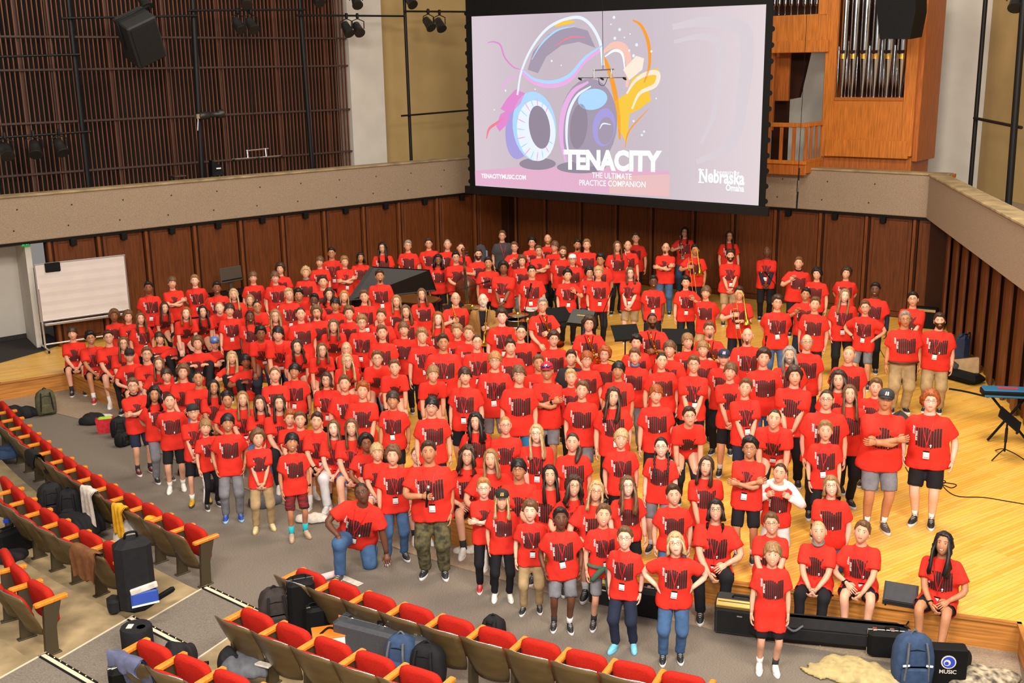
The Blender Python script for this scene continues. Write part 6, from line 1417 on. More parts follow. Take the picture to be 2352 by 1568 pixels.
c = onwall(1832, 430, *RW, -1.0); m = MB(); r_ = 1.0; o = empty('hanging_microphone', tuple(c)); tag(o, 'slim silver microphone hanging before the right concrete parapet', 'microphone')
m.tube([(0, 0, .45), (.03, 0, 4.6)], .006, 6); m.build('cable', M_black, o); m = MB(); m.tube([(0, 0, -.50), (.01, 0, .0), (.015, 0, .45)], [.018, .024, .016], 10); m.build('body', M_blackm, o); m = MB(); m.tube([(.005, 0, -.10), (.012, 0, .16)], .030, 10); m.build('band', M_chrome, o)
# ---- organ on the back gallery
def wbox(name, pxa, pya, pxb, pyb, off, dep, m, parent, seg=RW, bev=.012):
    a = onwall(pxa, (pya + pyb) / 2, *seg, off); b = onwall(pxb, (pya + pyb) / 2, *seg, off); za = onwall((pxa + pxb) / 2, pya, *seg, off).z; zb_ = onwall((pxa + pxb) / 2, pyb, *seg, off).z
    _, t, n = wallframe(seg); L = (Vector((b.x, b.y, 0)) - Vector((a.x, a.y, 0))).length; mb = MB(); mb.bbox((0, 0, 0), (L, dep, abs(za - zb_)), bev)
    o = mb.build(name, m, parent); M4 = Matrix.Translation(((a.x + b.x) / 2 + n.x * dep / 2, (a.y + b.y) / 2 + n.y * dep / 2, (za + zb_) / 2)) @ Matrix.Rotation(math.atan2(t.y, t.x), 4, 'Z')
    o.matrix_world = M4 if parent is None else parent.matrix_world.inverted() @ M4 if False else M4
    if parent is not None: o.matrix_parent_inverse = parent.matrix_world.inverted() if False else Matrix.Identity(4)
    return o
org = empty('pipe_organ', (0, 0, 0)); tag(org, 'oak pipe organ with shiny metal pipes on the gallery right of the screen', 'organ')
OF = .55
wbox('base', 1891, 358, 2092, 402, OF + .1, 1.2, M_oakd, org); wbox('trim_board', 1893, 322, 2085, 362, OF - .05, .14, M_oak, org); wbox('lower_panel', 1905, 226, 2078, 324, OF + .02, .06, M_oak, org)
wbox('left_stile', 1893, -30, 1918, 360, OF - .02, .12, M_oak, org); wbox('right_stile', 2079, -30, 2106, 360, OF - .02, .12, M_oak, org); wbox('case_body', 1900, 226, 2096, 360, OF + .10, 1.3, M_oakd, org); wbox('case_back', 1900, -40, 2110, 226, OF + .9, .1, M_wooddk, org)
wbox('side_panel', 2106, -30, 2120, 372, OF + .1, 1.25, M_oakd, org); wbox('side_panel', 1897, -30, 1908, 226, OF + .1, 1.0, M_oakd, org); wbox('pipe_rail', 1915, 224, 2082, 232, OF, .5, M_oakd, org)
wbox('upper_panel', 1764, 34, 1901, 94, OF - .05, .08, M_oak, org); wbox('upper_trim', 1764, 93, 1902, 121, OF - .10, .7, M_oak, org); wbox('upper_stile', 1880, -30, 1902, 36, OF - .05, .1, M_oak, org); wbox('upper_back', 1764, -30, 1884, 36, OF + .5, .1, M_wooddk, org)
wbox('post', 1763, 120, 1776, 300, OF + .2, .12, M_oakd, org); wbox('brace', 1776, 121, 1812, 232, OF + .5, .1, M_oakd, org); wbox('dark_recess', 1772, 225, 1808, 372, OF + .9, .1, M_wooddk, org)
bp = [onwall(1812, 121, *RW, OF + .8), onwall(1858, 121, *RW, OF + .8), onwall(1834, 224, *RW, OF + .8), onwall(1800, 230, *RW, OF + .8)]
m = MB(); m.add(bp + [p + _n * .15 for p in bp], [(0, 3, 2, 1), (4, 5, 6, 7), (0, 1, 5, 4), (1, 2, 6, 5), (2, 3, 7, 6), (3, 0, 4, 7)]); m.build('slanted_beam', M_wooddk, org)
M_tin = mat('polished_tin', (.78, .78, .80), .16, metal=1.0); M_lipg = mat('gilded_lip', s2l(230, 180, 80), .3, metal=.8)
def organ_pipe(px, pyf, pym, r_, off, top=7.9, lip=True):
    foot = onwall(px, pyf, *RW, off); mz = onwall(px, pym, *RW, off).z; m = MB(); m.lathe([(r_ * .25, foot.z), (r_ * .32, foot.z + .2), (r_ * .95, mz - .02), (r_, mz + .02), (r_, top)], 14, (foot.x, foot.y, 0)); o = m.build('pipe', M_tin, org)
    if lip:
        l = MB(); l.add([Vector((foot.x, foot.y, mz)) - _n * (r_ * 1.02) * math.cos(a) + _t * r_ * .85 * math.sin(a) * 1.0 + Vector((0, 0, zz)) for zz in (0, -.06 * 1.8) for a in np.linspace(-.8, .8, 7)] , [(i, i + 1, 8 + i, 7 + i) for i in range(6)]); l.build('lip', M_lipg, o)
        k = MB(); k.box(Vector((foot.x, foot.y, mz + .05)) - _n * r_ * .98, (r_ * 1.3, .012, .07), RZ(ANG_R)); k.build('mouth', M_wooddk, o)
for i, px in enumerate((1932, 1955, 1979, 2006, 2035, 2066)): organ_pipe(px, 226, 124, .092 + .008 * i, OF + .18)
for i, px in enumerate((1921, 1940, 1948, 1964, 1990, 1998, 2018, 2026, 2048, 2056, 2077)): organ_pipe(px, 226, 190 - (i % 3) * 8, .035 + .012 * (i % 3), OF + .45, 6.6 + .12 * (i % 4), False)
for i, px in enumerate((1778, 1789, 1803, 1817, 1832, 1848, 1862, 1875)): organ_pipe(px, 35, 10, .045 + .012 * (i % 2), OF + .2, 8.6, False)
# organist's balcony rail
rail = empty('balcony_railing'); tag(rail, 'small oak balcony with railing and balusters between screen and organ', 'railing')
wbox('top_rail', 1750, 282, 1852, 292, OF - .9, .10, M_oak, rail); wbox('bottom_rail', 1750, 368, 1851, 377, OF - .9, .10, M_oak, rail); wbox('apron', 1750, 377, 1850, 401, OF - .86, .08, M_oakd, rail)
for px in (1764, 1793, 1822, 1850): wbox('baluster', px - 3.5, 290, px + 3.5, 370, OF - .87, .05, M_oakd, rail, RW, .006)
a = onwall(1850, 330, *RW, OF - .86); b = onwall(1890, 330, *RW, OF + .1); tt = Vector((b.x - a.x, b.y - a.y, 0)); an_ = math.atan2(tt.y, tt.x); ztr = onwall(1852, 287, *RW, OF - .9).z; zbr = onwall(1851, 372, *RW, OF - .9).z
for nm, z, h_ in (('top_rail', ztr, .10), ('bottom_rail', zbr, .09), ('apron', zbr - .16, .24)):
    m = MB(); m.bbox(Vector((a.x, a.y, z)) + tt / 2, (tt.length, .09, h_), .01, RZ(an_)); m.build(nm, M_oak, rail)
for f in (.3, .6, .9): m = MB(); m.bbox(Vector((a.x, a.y, (ztr + zbr) / 2)) + tt * f, (.06, .05, ztr - zbr), .006, RZ(an_)); m.build('baluster', M_oakd, rail)
m = MB(); c = onwall(2145, 402, *RW, .35); m.bbox((0, 0, 0), (.9, .3, .09), .01); o = m.build('oak_ledge', M_oak, None, tuple(c), ANG_R); tag(o, 'short oak board lying on the parapet right of the organ', 'board')
# hanging speaker in front of the organ
def from_px(pts, seg, off, dep, name, m, label, cat):
    P = [onwall(x, y, *seg, off) for x, y in pts]; _, t, n = wallframe(seg); c = sum(P, Vector()) / len(P); k = len(P); mb = MB(); B = [p - c for p in P]; Bk = [p * .9 + n * dep for p in B]
    mb.add(B + Bk, [tuple(range(k)), tuple(range(2 * k - 1, k - 1, -1))] + [(i, k + i, k + (i + 1) % k, (i + 1) % k) for i in range(k)]); o = mb.build(name, m, None, tuple(c)); tag(o, label, cat); return o, c
from_px([(2010, -25), (2103, -25), (2103, 24), (2090, 90), (2020, 89)], RW, -1.2, .8, 'hanging_speaker', M_black, 'large black speaker box hanging in front of the organ pipes', 'speaker')
# ---- rigging in the left gallery: standing pipes, cross pipes, lamps
def pole(px0, py0, px1, py1, seg, off, r_, label, ext0=0, name='standing_pipe'):
    a = onwall(px0, py0, *seg, off); b = onwall(px1, py1, *seg, off)
    if b.z > a.z: a, b = b, a
    d = (a - b).normalized(); a = a + d * ext0; m = MB(); m.tube([b, a], r_, 10); o = m.build(name, M_blackm); tag(o, label, 'pipe'); return o
def standing(px0, px1, py1, seg, off, label, r_=.035):
    b = onwall(px1, py1, *seg, off); a = onwall(px0, -40, *seg, off); a = Vector((a.x, a.y, a.z)); bb_ = Vector((b.x, b.y, 3.06)); m = MB(); m.tube([bb_, a], r_, 10); o = m.build('standing_pipe', M_blackm); m = MB(); m.lathe([(.13, 3.05), (.13, 3.07), (.04, 3.10)], 12, (b.x, b.y, 0)); m.build('base_flange', M_blackm, o); tag(o, label, 'pipe')
RIG = .75
standing(152, 204, 439, LW, RIG, 'leftmost black standing pipe before the slatted wall', .055); standing(440, 463, 413, LW, RIG, 'black standing pipe with side-mounted lamp before the slatted wall', .065); standing(685, 718, 384, LW, RIG, 'black standing pipe near right end of slatted wall', .055); standing(927, 945, 370, LW, RIG, 'black standing pipe before the tan wall left of screen', .045)
SWO = ((RWB[0], RWB[1]), (RWB[0] + 2.4, RWB[1] - 6.0))
standing(2267, 2229, 424, RW, 1.3, 'left of the two black standing pipes at far right', .05)
pr_ = aty(2318, 455, 22.6); pt_ = aty(2352, -30, 22.6); m = MB(); m.tube([Vector((pr_.x, pr_.y, 3.06)), Vector((pt_.x, pt_.y, pt_.z + 1))], .07, 10); o = m.build('standing_pipe', M_blackm); tag(o, 'thick black standing pipe at the far right edge', 'pipe')
p1 = onwall(2238, 271, *RW, 1.25); p2 = aty(2346, 293, 22.6); m = MB(); m.tube([p1, p2], .035, 8); o = m.build('cross_pipe', M_blackm); tag(o, 'short black cross pipe joining the two far right pipes', 'pipe')
for (xa, ya, xb, yb, lab) in ((140, 42, 452, 36, 'black pipe carrying the tilted speaker box'), (430, 24, 702, 22, 'black lamp pipe with a pair of lamps before slats'), (680, 35, 928, 37, 'black lamp pipe crossing the white pier'), (930, 26, 1075, 27, 'black lamp pipe reaching towards the screen top'), (-30, 131, 184, 125, 'bare black cross pipe at upper left'), (-30, 318, 208, 302, 'black lamp pipe at lower left of slatted wall'), (922, 266, 1100, 251, 'bare black cross pipe beside the screen')):
    pole(xa, ya, xb, yb, LW, RIG - .12, .026, lab, 0, 'cross_pipe')
M_lens = mat('lamp_lens', s2l(120, 110, 70), .15); M_can = mat('lamp_can', (.03, .028, .025), .4, metal=.4)
can = None
def lamp(px, py, seg, off, yaw, tilt, label, sc=1.0):
    global can
    c = onwall(px, py, *seg, off)
    if can is None:
        m = MB(); m.lathe([(.05, -.17), (.085, -.15), (.10, -.02), (.115, .12), (.125, .13), (.125, .16)], 14); b = m.build('can', M_can); m = MB(); m.lathe([(.0, .13), (.112, .135)], 14); l = m.build('lens', M_lens); m = MB(); m.tube([(-.15, 0, 0), (-.15, 0, .16), (0, 0, .22), (.15, 0, .16), (.15, 0, 0)], .012, 6); y = m.build('yoke', M_blackm); m = MB(); m.bbox((0, 0, .28), (.05, .07, .12), .01); k = m.build('clamp', M_blackm)
        can = [x.data for x in (b, l, y, k)]
        for x in (b, l, y, k): bpy.data.objects.remove(x)
    o = empty('stage_lamp', tuple(c)); o.rotation_euler = (0, 0, yaw); o.scale = (sc,) * 3
    M4 = Matrix.Rotation(R(180 - tilt), 4, 'X')
    for nm, me in zip(('can', 'lens', 'yoke', 'clamp'), can):
        q = obj(nm, me, o)
        if nm in ('can', 'lens'): q.matrix_local = M4
    tag(o, label, 'stage lamp', 'lamps hung on the black pipes')
for px, py, lab in ((547, 57, 'left lamp of the pair before the slatted wall'), (577, 57, 'right lamp of the pair before the slatted wall'), (797, 66, 'left lamp of the pair before the white pier'), (822, 66, 'right lamp of the pair before the white pier'), (984, 54, 'left lamp of the pair beside the screen'), (1010, 56, 'right lamp of the pair beside the screen'), (14, 346, 'leftmost of three lamps on the low left pipe'), (80, 341, 'middle of three lamps on the low left pipe'), (138, 337, 'rightmost of three lamps on the low left pipe'), (330, 2, 'lamp cut off at top above the tilted speaker box'), (563, 0, 'lamp cut off at top above the slat pair'), (728, -3, 'lamp cut off at top near end of slatted wall'), (818, 2, 'lamp cut off at top above the white pier'), (942, 2, 'lamp cut off at top beside the screen')):
    lamp(px, py, LW, RIG - .14, R(20 + px % 37), 38 + px % 15, lab, 1.15)
lamp(2335, 2, RW, -1.0, R(-30), 40, 'lamp cut off at the top right corner', 1.2)
# profile spot clamped sideways on the second pipe
c = onwall(483, 264, *LW, RIG - .2); o = empty('profile_spotlight', tuple(c), math.atan2(1, 1.1)); tag(o, 'long black spotlight clamped sideways on the standing pipe', 'stage lamp'); m = MB(); m.lathe([(.07, -.30), (.09, -.28), (.09, -.05), (.065, -.03), (.065, .18), (.10, .20), (.10, .34)], 14, (0, 0, 0), 0, RY(R(86))); m.build('barrel', M_can, o); m = MB(); m.bbox((-.32, 0, -.02), (.12, .1, .12), .01); m.build('clamp', M_chrome, o); m = MB(); m.tube([(-.32, 0, -.05), (-.36, 0, -.35)], .02, 6); m.build('safety_arm', M_chrome, o)
# tilted loudspeaker box
c = onwall(322, 86, *LW, RIG - .7); o = empty('tilted_speaker', tuple(c)); o.rotation_euler = (R(28), R(-24), R(38)); tag(o, 'black loudspeaker box tilted downwards before the slatted wall', 'speaker'); m = MB(); m.bbox((0, 0, 0), (.72, .62, 1.05), .03); m.build('cabinet', mat('speaker_black', (.02, .02, .02), .7), o); m = MB(); m.bbox((0, -.33, 0), (.62, .03, .95), .01); m.build('grille', M_void, o); m = MB(); m.tube([(-.40, 0, -.1), (-.40, 0, .62), (.40, 0, .62), (.40, 0, -.1)], .025, 6); m.build('bracket', M_blackm, o)
c = onwall(496, 386, *LW, .6); o = empty('gallery_monitor', tuple(c), R(40)); tag(o, 'small black wedge speaker on stand standing on the left parapet', 'speaker'); m = MB(); m.add([Vector(p) for p in ((-.15, -.1, -.18), (.15, -.1, -.16), (.15, .12, -.16), (-.15, .12, -.18), (-.12, -.06, .20), (.14, -.06, .04), (.14, .1, .04), (-.12, .1, .20))], [(3, 2, 1, 0), (4, 5, 6, 7), (0, 1, 5, 4), (1, 2, 6, 5), (2, 3, 7, 6), (3, 0, 4, 7)]); m.build('cabinet', M_black, o); m = MB(); m.box((.02, -.105, .0), (.12, .01, .03)); m.build('label', M_card if 'M_card' in globals() else M_white, o); m = MB(); m.tube([(0, 0, -.17), (0, 0, -.55)], .02, 8); m.build('stem', M_blackm, o)
c = onwall(409, 404, *LW, .6); o = empty('gallery_stool', (c.x, c.y, 3.06), R(40)); tag(o, 'dark stool top showing above the left parapet', 'stool'); zz_ = c.z - 3.06; m = MB(); m.bbox((0, 0, zz_ + .0), (.30, .30, .04), .01); m.build('seat', M_slatr, o)
for x, y in ((-.12, -.12), (.12, -.12), (.12, .12), (-.12, .12)): m = MB(); m.tube([(x, y, 0), (x * .9, y * .9, zz_)], .018, 6); m.build('leg', M_slatr, o)
# exit sign
c = onwall(58, 559, *LW, .25); o = empty('exit_sign', tuple(c), math.atan2(gt.y, gt.x)); tag(o, 'green lit EXIT sign at top of the left doorway', 'sign'); m = MB(); m.bbox((0, 0, 0), (.17, .04, .13), .006); m.build('housing', mat('sign_green', s2l(20, 90, 40), .4, emis=s2l(30, 190, 80), estr=.5), o)
lv, lf = (np.array([(0, 0)]), [])
cu = bpy.data.curves.new('exit', 'FONT'); cu.body = 'EXIT'; cu.size = .075; cu.align_x = 'CENTER'; cu.align_y = 'CENTER'; cu.offset = .002; t_o = bpy.data.objects.new('exit', cu); COL.objects.link(t_o); bpy.context.view_layer.update(); me = bpy.data.meshes.new_from_object(t_o.evaluated_get(bpy.context.evaluated_depsgraph_get())); bpy.data.objects.remove(t_o); me.materials.clear(); me.materials.append(mat('exit_letters', (.2, 1, .5), .4, emis=(.25, 1.0, .45), estr=2.2)); q = obj('lettering', me, o); q.matrix_local = Matrix.Translation((0, -.023, 0)) @ Matrix.Rotation(R(90), 4, 'X')
# ---- whiteboard on wheels
F_ = atz(103, 806, S); WB = ((F_.x, F_.y), (F_.x + 1.6, F_.y + 1.15)); wt = Vector((1.6, 1.15, 0)).normalized(); wang = math.atan2(wt.y, wt.x)
tlp = onwall(80, 608, *WB); brp = onwall(299, 710, *WB); blp = onwall(98, 738, *WB); Lw = (Vector((brp.x, brp.y, 0)) - Vector((tlp.x, tlp.y, 0))).length; zt_, zb2 = tlp.z, (brp.z + blp.z) / 2
wb = empty('whiteboard', (F_.x, F_.y, S), wang); tag(wb, 'white rolling whiteboard with thin staff lines standing by the left doorway', 'whiteboard'); hw = zt_ - zb2
m = MB(); m.bbox((Lw / 2, 0, zb2 - S + hw / 2), (Lw, .03, hw), .006); bd_ = m.build('board', mat('whiteboard_white', s2l(214, 206, 202), .3, noise=.05, scale=2), wb)
for x, z, dx, dz in ((Lw / 2, zt_ - S, Lw + .04, .03), (Lw / 2, zb2 - S, Lw + .04, .03), (0, zb2 - S + hw / 2, .03, hw), (Lw, zb2 - S + hw / 2, .03, hw)): m = MB(); m.bbox((x, -.003, z), (dx, .04, dz), .006); m.build('frame_edge', mat('alu_frame', (.62, .62, .64), .3, metal=.8), wb)
for g_ in range(6):
    m = MB()
    for k in range(5): m.box((Lw / 2, -.0165, zb2 - S + .14 + g_ * .20 + k * .018), (Lw - .08, .001, .002))
    m.build('staff_lines', mat('staff_line', s2l(190, 182, 180), .6), wb)
m = MB(); m.bbox((Lw / 2, -.06, zb2 - S - .07), (Lw * .95, .10, .05), .008); m.build('tray', mat('alu_frame', (.62, .62, .64), .3), wb)
for x in (.02, Lw - .0):
    m = MB(); m.tube([(x, 0, .06), (x, 0, (zt_ - S) * (.62 if x > .5 else .72))], .025, 8); m.build('post', mat('alu_frame', (.62, .62, .64), .3), wb); m = MB(); m.tube([(x, -.32, .07), (x, .32, .07)], .022, 8); m.build('foot', mat('alu_frame', (.62, .62, .64), .3), wb)
    for y in (-.30, .30): m = MB(); m.lathe([(.035, -.015), (.04, 0), (.035, .015)], 12, (x, y, .04), 0, RY(R(90))); m.build('caster', M_black, wb)
m = MB(); m.tube([(.02, 0, .14), (Lw, 0, .14)], .02, 8); m.build('cross_bar', mat('alu_frame', (.62, .62, .64), .3), wb)
m = MB(); m.bbox((.36, -.035, hw * .93 + zb2 - S), (.32, .03, .20), .02); o = m.build('black_cloth', M_black, None, (F_.x, F_.y, S), wang); tag(o, 'black cloth pad hanging on the top edge of the whiteboard', 'cloth')
# ================================================================ INSTRUMENTS AND GEAR ON STAGE
M_brass = mat('lacquered_brass', s2l(214, 160, 58), .22, metal=1.0); M_silver = mat('silver_plate', (.80, .78, .74), .18, metal=1.0); M_pianoblk = mat('piano_black', (.006, .006, .007), .12, spec=.6); M_bassw = mat('bass_varnish', s2l(92, 40, 16), .25, noise=.3, scale=6); M_grey = mat('dark_grey_fabric', s2l(58, 58, 62), .85, noise=.15)
M_plate = mat('piano_plate', s2l(150, 96, 44), .3, metal=.6)
def J(px, py):   # joints of the person whose face was measured at this pixel
    return JNT[PIX[(px, py)]]
def world(j, p): return j['root'].matrix_world @ Vector(p)
bpy.context.view_layer.update()
# ---- grand piano
pa = Vector((-1.72, 22.95, S)); pb = Vector((-3.85, 24.0, S)); t = (pb - pa); t.z = 0; Lp = 1.95; t.normalize(); pn = empty('grand_piano', tuple(pa), math.atan2(t.y, t.x)); tag(pn, 'black grand piano with raised lid behind the front crowd', 'piano')
out = [(0.05, .05), (0, -.30), (.08, -.62), (.35, -.78), (.75, -.84), (1.2, -1.02), (1.6, -1.35), (2.0, -1.46), (2.0, .08), (.4, .08)]
out = [(x, y + .0) for x, y in out]; sm_ = bend([Vector((x, y, 0)) for x, y in out[:8]], 4); prof = [(v.x, v.y) for v in sm_] + out[8:]
m = MB(); m.prism(prof, .66, .96); m.build('case', M_pianoblk, pn); m = MB(); m.prism([(x * .93 + .07, (y + .5) * .90 - .5) for x, y in prof], .961, .972); m.build('plate', M_plate, pn)
m = MB(); m.prism([(1.72, -1.40), (1.98, -1.44), (1.98, .04), (1.72, .04)], .972, 1.0); m.build('key_lid', M_pianoblk, pn); m = MB(); m.box((2.06, -.68, .72), (.18, 1.24, .05)); m.build('keyboard', mat('ivory_keys', (.75, .72, .65), .3), pn)
bpy.context.view_layer.update(); _q = [atz(796, 692, S + .97), atz(1002, 668, S + .99), atz(986, 620, S + 1.50), atz(850, 612, S + 1.62)]; _w = pn.matrix_world.inverted(); _nl = (_q[1] - _q[0]).cross(_q[3] - _q[0]).normalized() * .025
lid = MB(); lid.add([_w @ p for p in _q] + [_w @ (p + _nl) for p in _q], [(0, 1, 2, 3), (7, 6, 5, 4), (0, 4, 5, 1), (1, 5, 6, 2), (2, 6, 7, 3), (3, 7, 4, 0)]); lid.build('lid', mat('piano_lid_black', (.005, .005, .006), .45, spec=.3), pn)
m = MB(); m.tube([(.9, -.86, .97), (.9, -.75, 1.36)], .014, 6); m.build('lid_prop', M_pianoblk, pn)
for x, y in ((.35, -.15), (1.8, -1.2), (1.8, -.1)): m = MB(); m.tube([(x, y, .08), (x, y, .30), (x, y, .68)], [.035, .05, .07], 8); m.build('leg', M_pianoblk, pn); m = MB(); m.lathe([(.03, -.02), (.045, 0), (.03, .02)], 10, (x, y, .045), 0, RY(R(90))); m.build('caster', M_brass, pn)
m = MB(); m.bbox((1.62, -.68, 1.08), (.03, .70, .26), .006, RY(R(-18))); m.build('music_desk', M_pianoblk, pn)
# ---- double bass
def bass(j):
    c = world(j, j['wr'][1]); o = empty('double_bass', (c.x + .02, c.y - .16, S)); o.rotation_euler = (R(7), R(-3), math.atan2(-c.x, c.y)); tag(o, 'dark brown double bass held upright by its player behind the drum kit', 'double bass')
    half = [(0, .18), (.20, .20), (.31, .32), (.33, .48), (.25, .66), (.205, .78), (.23, .92), (.255, 1.02), (.20, 1.16), (.07, 1.26), (0, 1.28)]
    pr = [(v.x, v.y) for v in bend([Vector((x, z, 0)) for x, z in half], 3)]; ring = pr + [(-x, z) for x, z in reversed(pr[1:-1])]; k = len(ring)
    m = MB(); V = [Vector((x, y, z)) for y in (-.09, .10) for x, z in ring]; cf = Vector((0, -.125, .7)); cb = Vector((0, .13, .7)); V += [cf, cb]
    F = [(i, (i + 1) % k, k + (i + 1) % k, k + i) for i in range(k)] + [((i + 1) % k, i, 2 * k) for i in range(k)] + [(k + i, k + (i + 1) % k, 2 * k + 1) for i in range(k)]; m.add(V, F, 0, True); m.build('body', M_bassw, o)
    m = MB(); m.tube([(0, -.13, .95), (0, -.11, 1.3), (0, -.08, 1.78)], [.040, .034, .028], 8); m.build('neck', M_bassw, o); m = MB(); m.add([Vector(p) for p in ((-.045, -.20, .78), (.045, -.20, .78), (.024, -.125, 1.76), (-.024, -.125, 1.76), (-.045, -.18, .78), (.045, -.18, .78), (.024, -.105, 1.76), (-.024, -.105, 1.76))], [(0, 1, 2, 3), (7, 6, 5, 4), (0, 4, 5, 1), (1, 5, 6, 2), (2, 6, 7, 3), (3, 7, 4, 0)]); m.build('fingerboard', M_pianoblk, o)
    m = MB(); m.lathe([(.02, -.05), (.045, -.03), (.05, 0), (.045, .03), (.02, .05)], 12, (0, -.06, 1.93), 0, RY(R(90))); m.build('scroll', M_bassw, o); m = MB(); m.bbox((0, -.075, 1.83), (.06, .06, .16), .01); m.build('peg_box', M_bassw, o)
    for z in (1.79, 1.86):
        for sd in (-1, 1): m = MB(); m.tube([(0, -.07, z + .02 * sd), (sd * .10, -.07, z + .02 * sd)], .010, 6); m.build('tuning_peg', M_pianoblk, o)
    m = MB(); m.bbox((0, -.20, .62), (.16, .02, .12), .006); m.build('bridge', M_oak, o)
    for x in (-.024, -.008, .008, .024): m = MB(); m.tube([(x * 1.2, -.155, .32), (x * 1.4, -.235, .68), (x * .6, -.128, 1.80)], .0025, 4); m.build('string', M_silver, o)
    m = MB(); m.tube([(0, -.02, .0), (0, -.01, .20)], .010, 6); m.build('end_pin', M_silver, o); m = MB(); m.bbox((0, -.14, .36), (.07, .02, .22), .006, RX(R(8))); m.build('tailpiece', M_pianoblk, o)
bass(J(1047, 592))
# ---- brass and saxophones, placed in the players' hands
def trumpet(j, sd, label, mt=M_brass, big=1.0):
    w = world(j, j['wr'][sd] + j['hd'][sd] * .07); o = empty('trumpet', tuple(w)); o.rotation_euler = (R(62), R(8 * sd), j['root'].rotation_euler.z + R(6)); tag(o, label, 'trumpet'); o.scale = (big,) * 3
    m = MB(); m.tube([(0, .24, .06), (0, -.05, .05)], .007, 8); m.tube([(0, .30, .06), (0, .24, .06)], [.014, .008], 8); m.build('leadpipe', mt, o)
    m = MB(); m.tube([(0, .10, -.04), (0, -.08, -.04), (0, -.15, -.04), (0, -.20, -.04), (0, -.235, -.04), (0, -.25, -.04)], [.009, .011, .016, .026, .045, .063], 16, cap=False); m.build('bell', mt, o)
    m = MB(); m.tube(bend([(0, .10, -.04), (0, .15, -.02), (0, .15, .02), (0, .10, .05)], 5), .008, 8); m.tube(bend([(0, -.05, .05), (0, -.09, .04), (0, -.09, -.0), (0, -.05, -.02)], 5), .008, 8); m.build('tubing', mt, o)
    for k in range(3): m = MB(); m.lathe([(.011, -.065), (.011, .055), (.006, .06), (.006, .085), (.010, .09)], 10, (0, .06 - k * .032, .0)); m.build('valve', mt, o)
def trombone(j, sd, label):
    w = world(j, j['wr'][sd] + j['hd'][sd] * .07); o = empty('trombone', tuple(w)); o.rotation_euler = (R(78), R(10 * sd), j['root'].rotation_euler.z); tag(o, label, 'trombone')
    for x in (-.04, .04): m = MB(); m.tube([(x, -.62, 0), (x, .18, 0)], .0085, 8); m.build('slide_tube', M_brass, o)
    m = MB(); m.tube(bend([(-.04, -.62, 0), (-.03, -.67, 0), (.03, -.67, 0), (.04, -.62, 0)], 5), .0085, 8); m.build('slide_bow', M_brass, o)
    m = MB(); m.tube([(-.04, .12, 0), (.04, .12, 0)], .007, 6); m.tube([(-.04, .0, 0), (.04, .0, 0)], .007, 6); m.build('brace', M_brass, o)
    m = MB(); m.tube(bend([(.04, .18, 0), (.05, .34, .0), (.12, .42, 0), (.18, .36, 0), (.18, .20, 0)], 5), .010, 8); m.build('tuning_bow', M_brass, o); m = MB(); m.tube([(.18, .22, 0), (.18, .02, 0), (.18, -.10, 0), (.18, -.17, 0), (.18, -.21, 0)], [.011, .020, .040, .065, .10], 16, cap=False); m.build('bell', M_brass, o); m = MB(); m.tube([(-.04, .18, 0), (-.04, .24, 0)], [.010, .016], 8); m.build('mouthpiece', M_silver, o)
def sax(j, label, k=1.0):
    a = world(j, j['tl'](.02, -.20, .40)); o = empty('saxophone', tuple(a)); o.rotation_euler = (R(6), R(-16), j['root'].rotation_euler.z); o.scale = (k,) * 3; tag(o, label, 'saxophone')
    m = MB(); m.tube(bend([(.0, -.02, 0), (.02, -.05, -.22), (.04, -.08, -.48), (.045, -.12, -.58), (.05, -.21, -.60), (.055, -.27, -.50), (.06, -.31, -.36), (.065, -.35, -.27)], 4), list(np.interp(np.arange(29), [0, 8, 12, 20, 24, 28], [.013, .024, .032, .042, .055, .078])), 14, cap=False); m.build('body', M_brass, o)
    m = MB(); m.tube(bend([(0, -.02, 0), (0, -.03, .05), (0, .02, .09), (0, .10, .10)], 4), [.012] * 12 + [.009], 8); m.build('neck', M_brass, o); m = MB(); m.tube([(0, .09, .10), (0, .17, .09)], [.014, .009], 8); m.build('mouthpiece', M_pianoblk, o)
    for q in range(9): m = MB(); m.lathe([(.016, 0), (.018, .008), (.008, .012)], 10, (.012 + .004 * q, -.075 - .007 * q, -.10 - .045 * q), 0, RX(R(80))); m.build('key', M_brass, o)
    m = MB(); m.tube([(.045, -.06, -.08), (.07, -.09, -.46)], .004, 6); m.build('key_rod', M_brass, o)
    st = MB(); p0 = j['tl'](-.07, -.075, .50); p1 = j['tl'](.07, -.075, .50); e = j['tl'](.02, -.175, .22); st.tube([j['root'].matrix_world @ Vector(p) for p in (p0, p0 * .5 + e * .5 + np.array([0, -.03, 0]), e)], .007, 5); st.tube([j['root'].matrix_world @ Vector(p) for p in (p1, p1 * .5 + e * .5 + np.array([0, -.03, 0]), e)], .007, 5); q = st.build('neck_strap', M_black); q.parent = o; q.matrix_parent_inverse = (Matrix.Translation(a) @ o.rotation_euler.to_matrix().to_4x4() @ Matrix.Scale(k, 4)).inverted()
trumpet(J(1047, 687), -1, 'brass trumpet held by person in glasses left of the tan jacket'); trumpet(J(1110, 690), 1, 'gold flugelhorn held by person in the tan jacket', M_brass, 1.25); trumpet(J(1442, 565), -1, 'silver trumpet held upright in the back row left of centre', M_silver); trumpet(J(1573, 534), -1, 'silver trumpet held upright by the person standing at back wall', M_silver)
trombone(J(1597, 575), -1, 'brass trombone held low in the back row under the screen'); trombone(J(1698, 675), -1, 'large gold trombone with bright tubing held before the badge')
sax(J(1246, 702), 'tenor saxophone with curved bell near the drum kit', 1.15); sax(J(1353, 745), 'alto saxophone behind the closed black folder'); sax(J(1498, 737), 'alto saxophone with bright keys right of the black music stand'); sax(J(1629, 758), 'saxophone half hidden behind the navy cap')
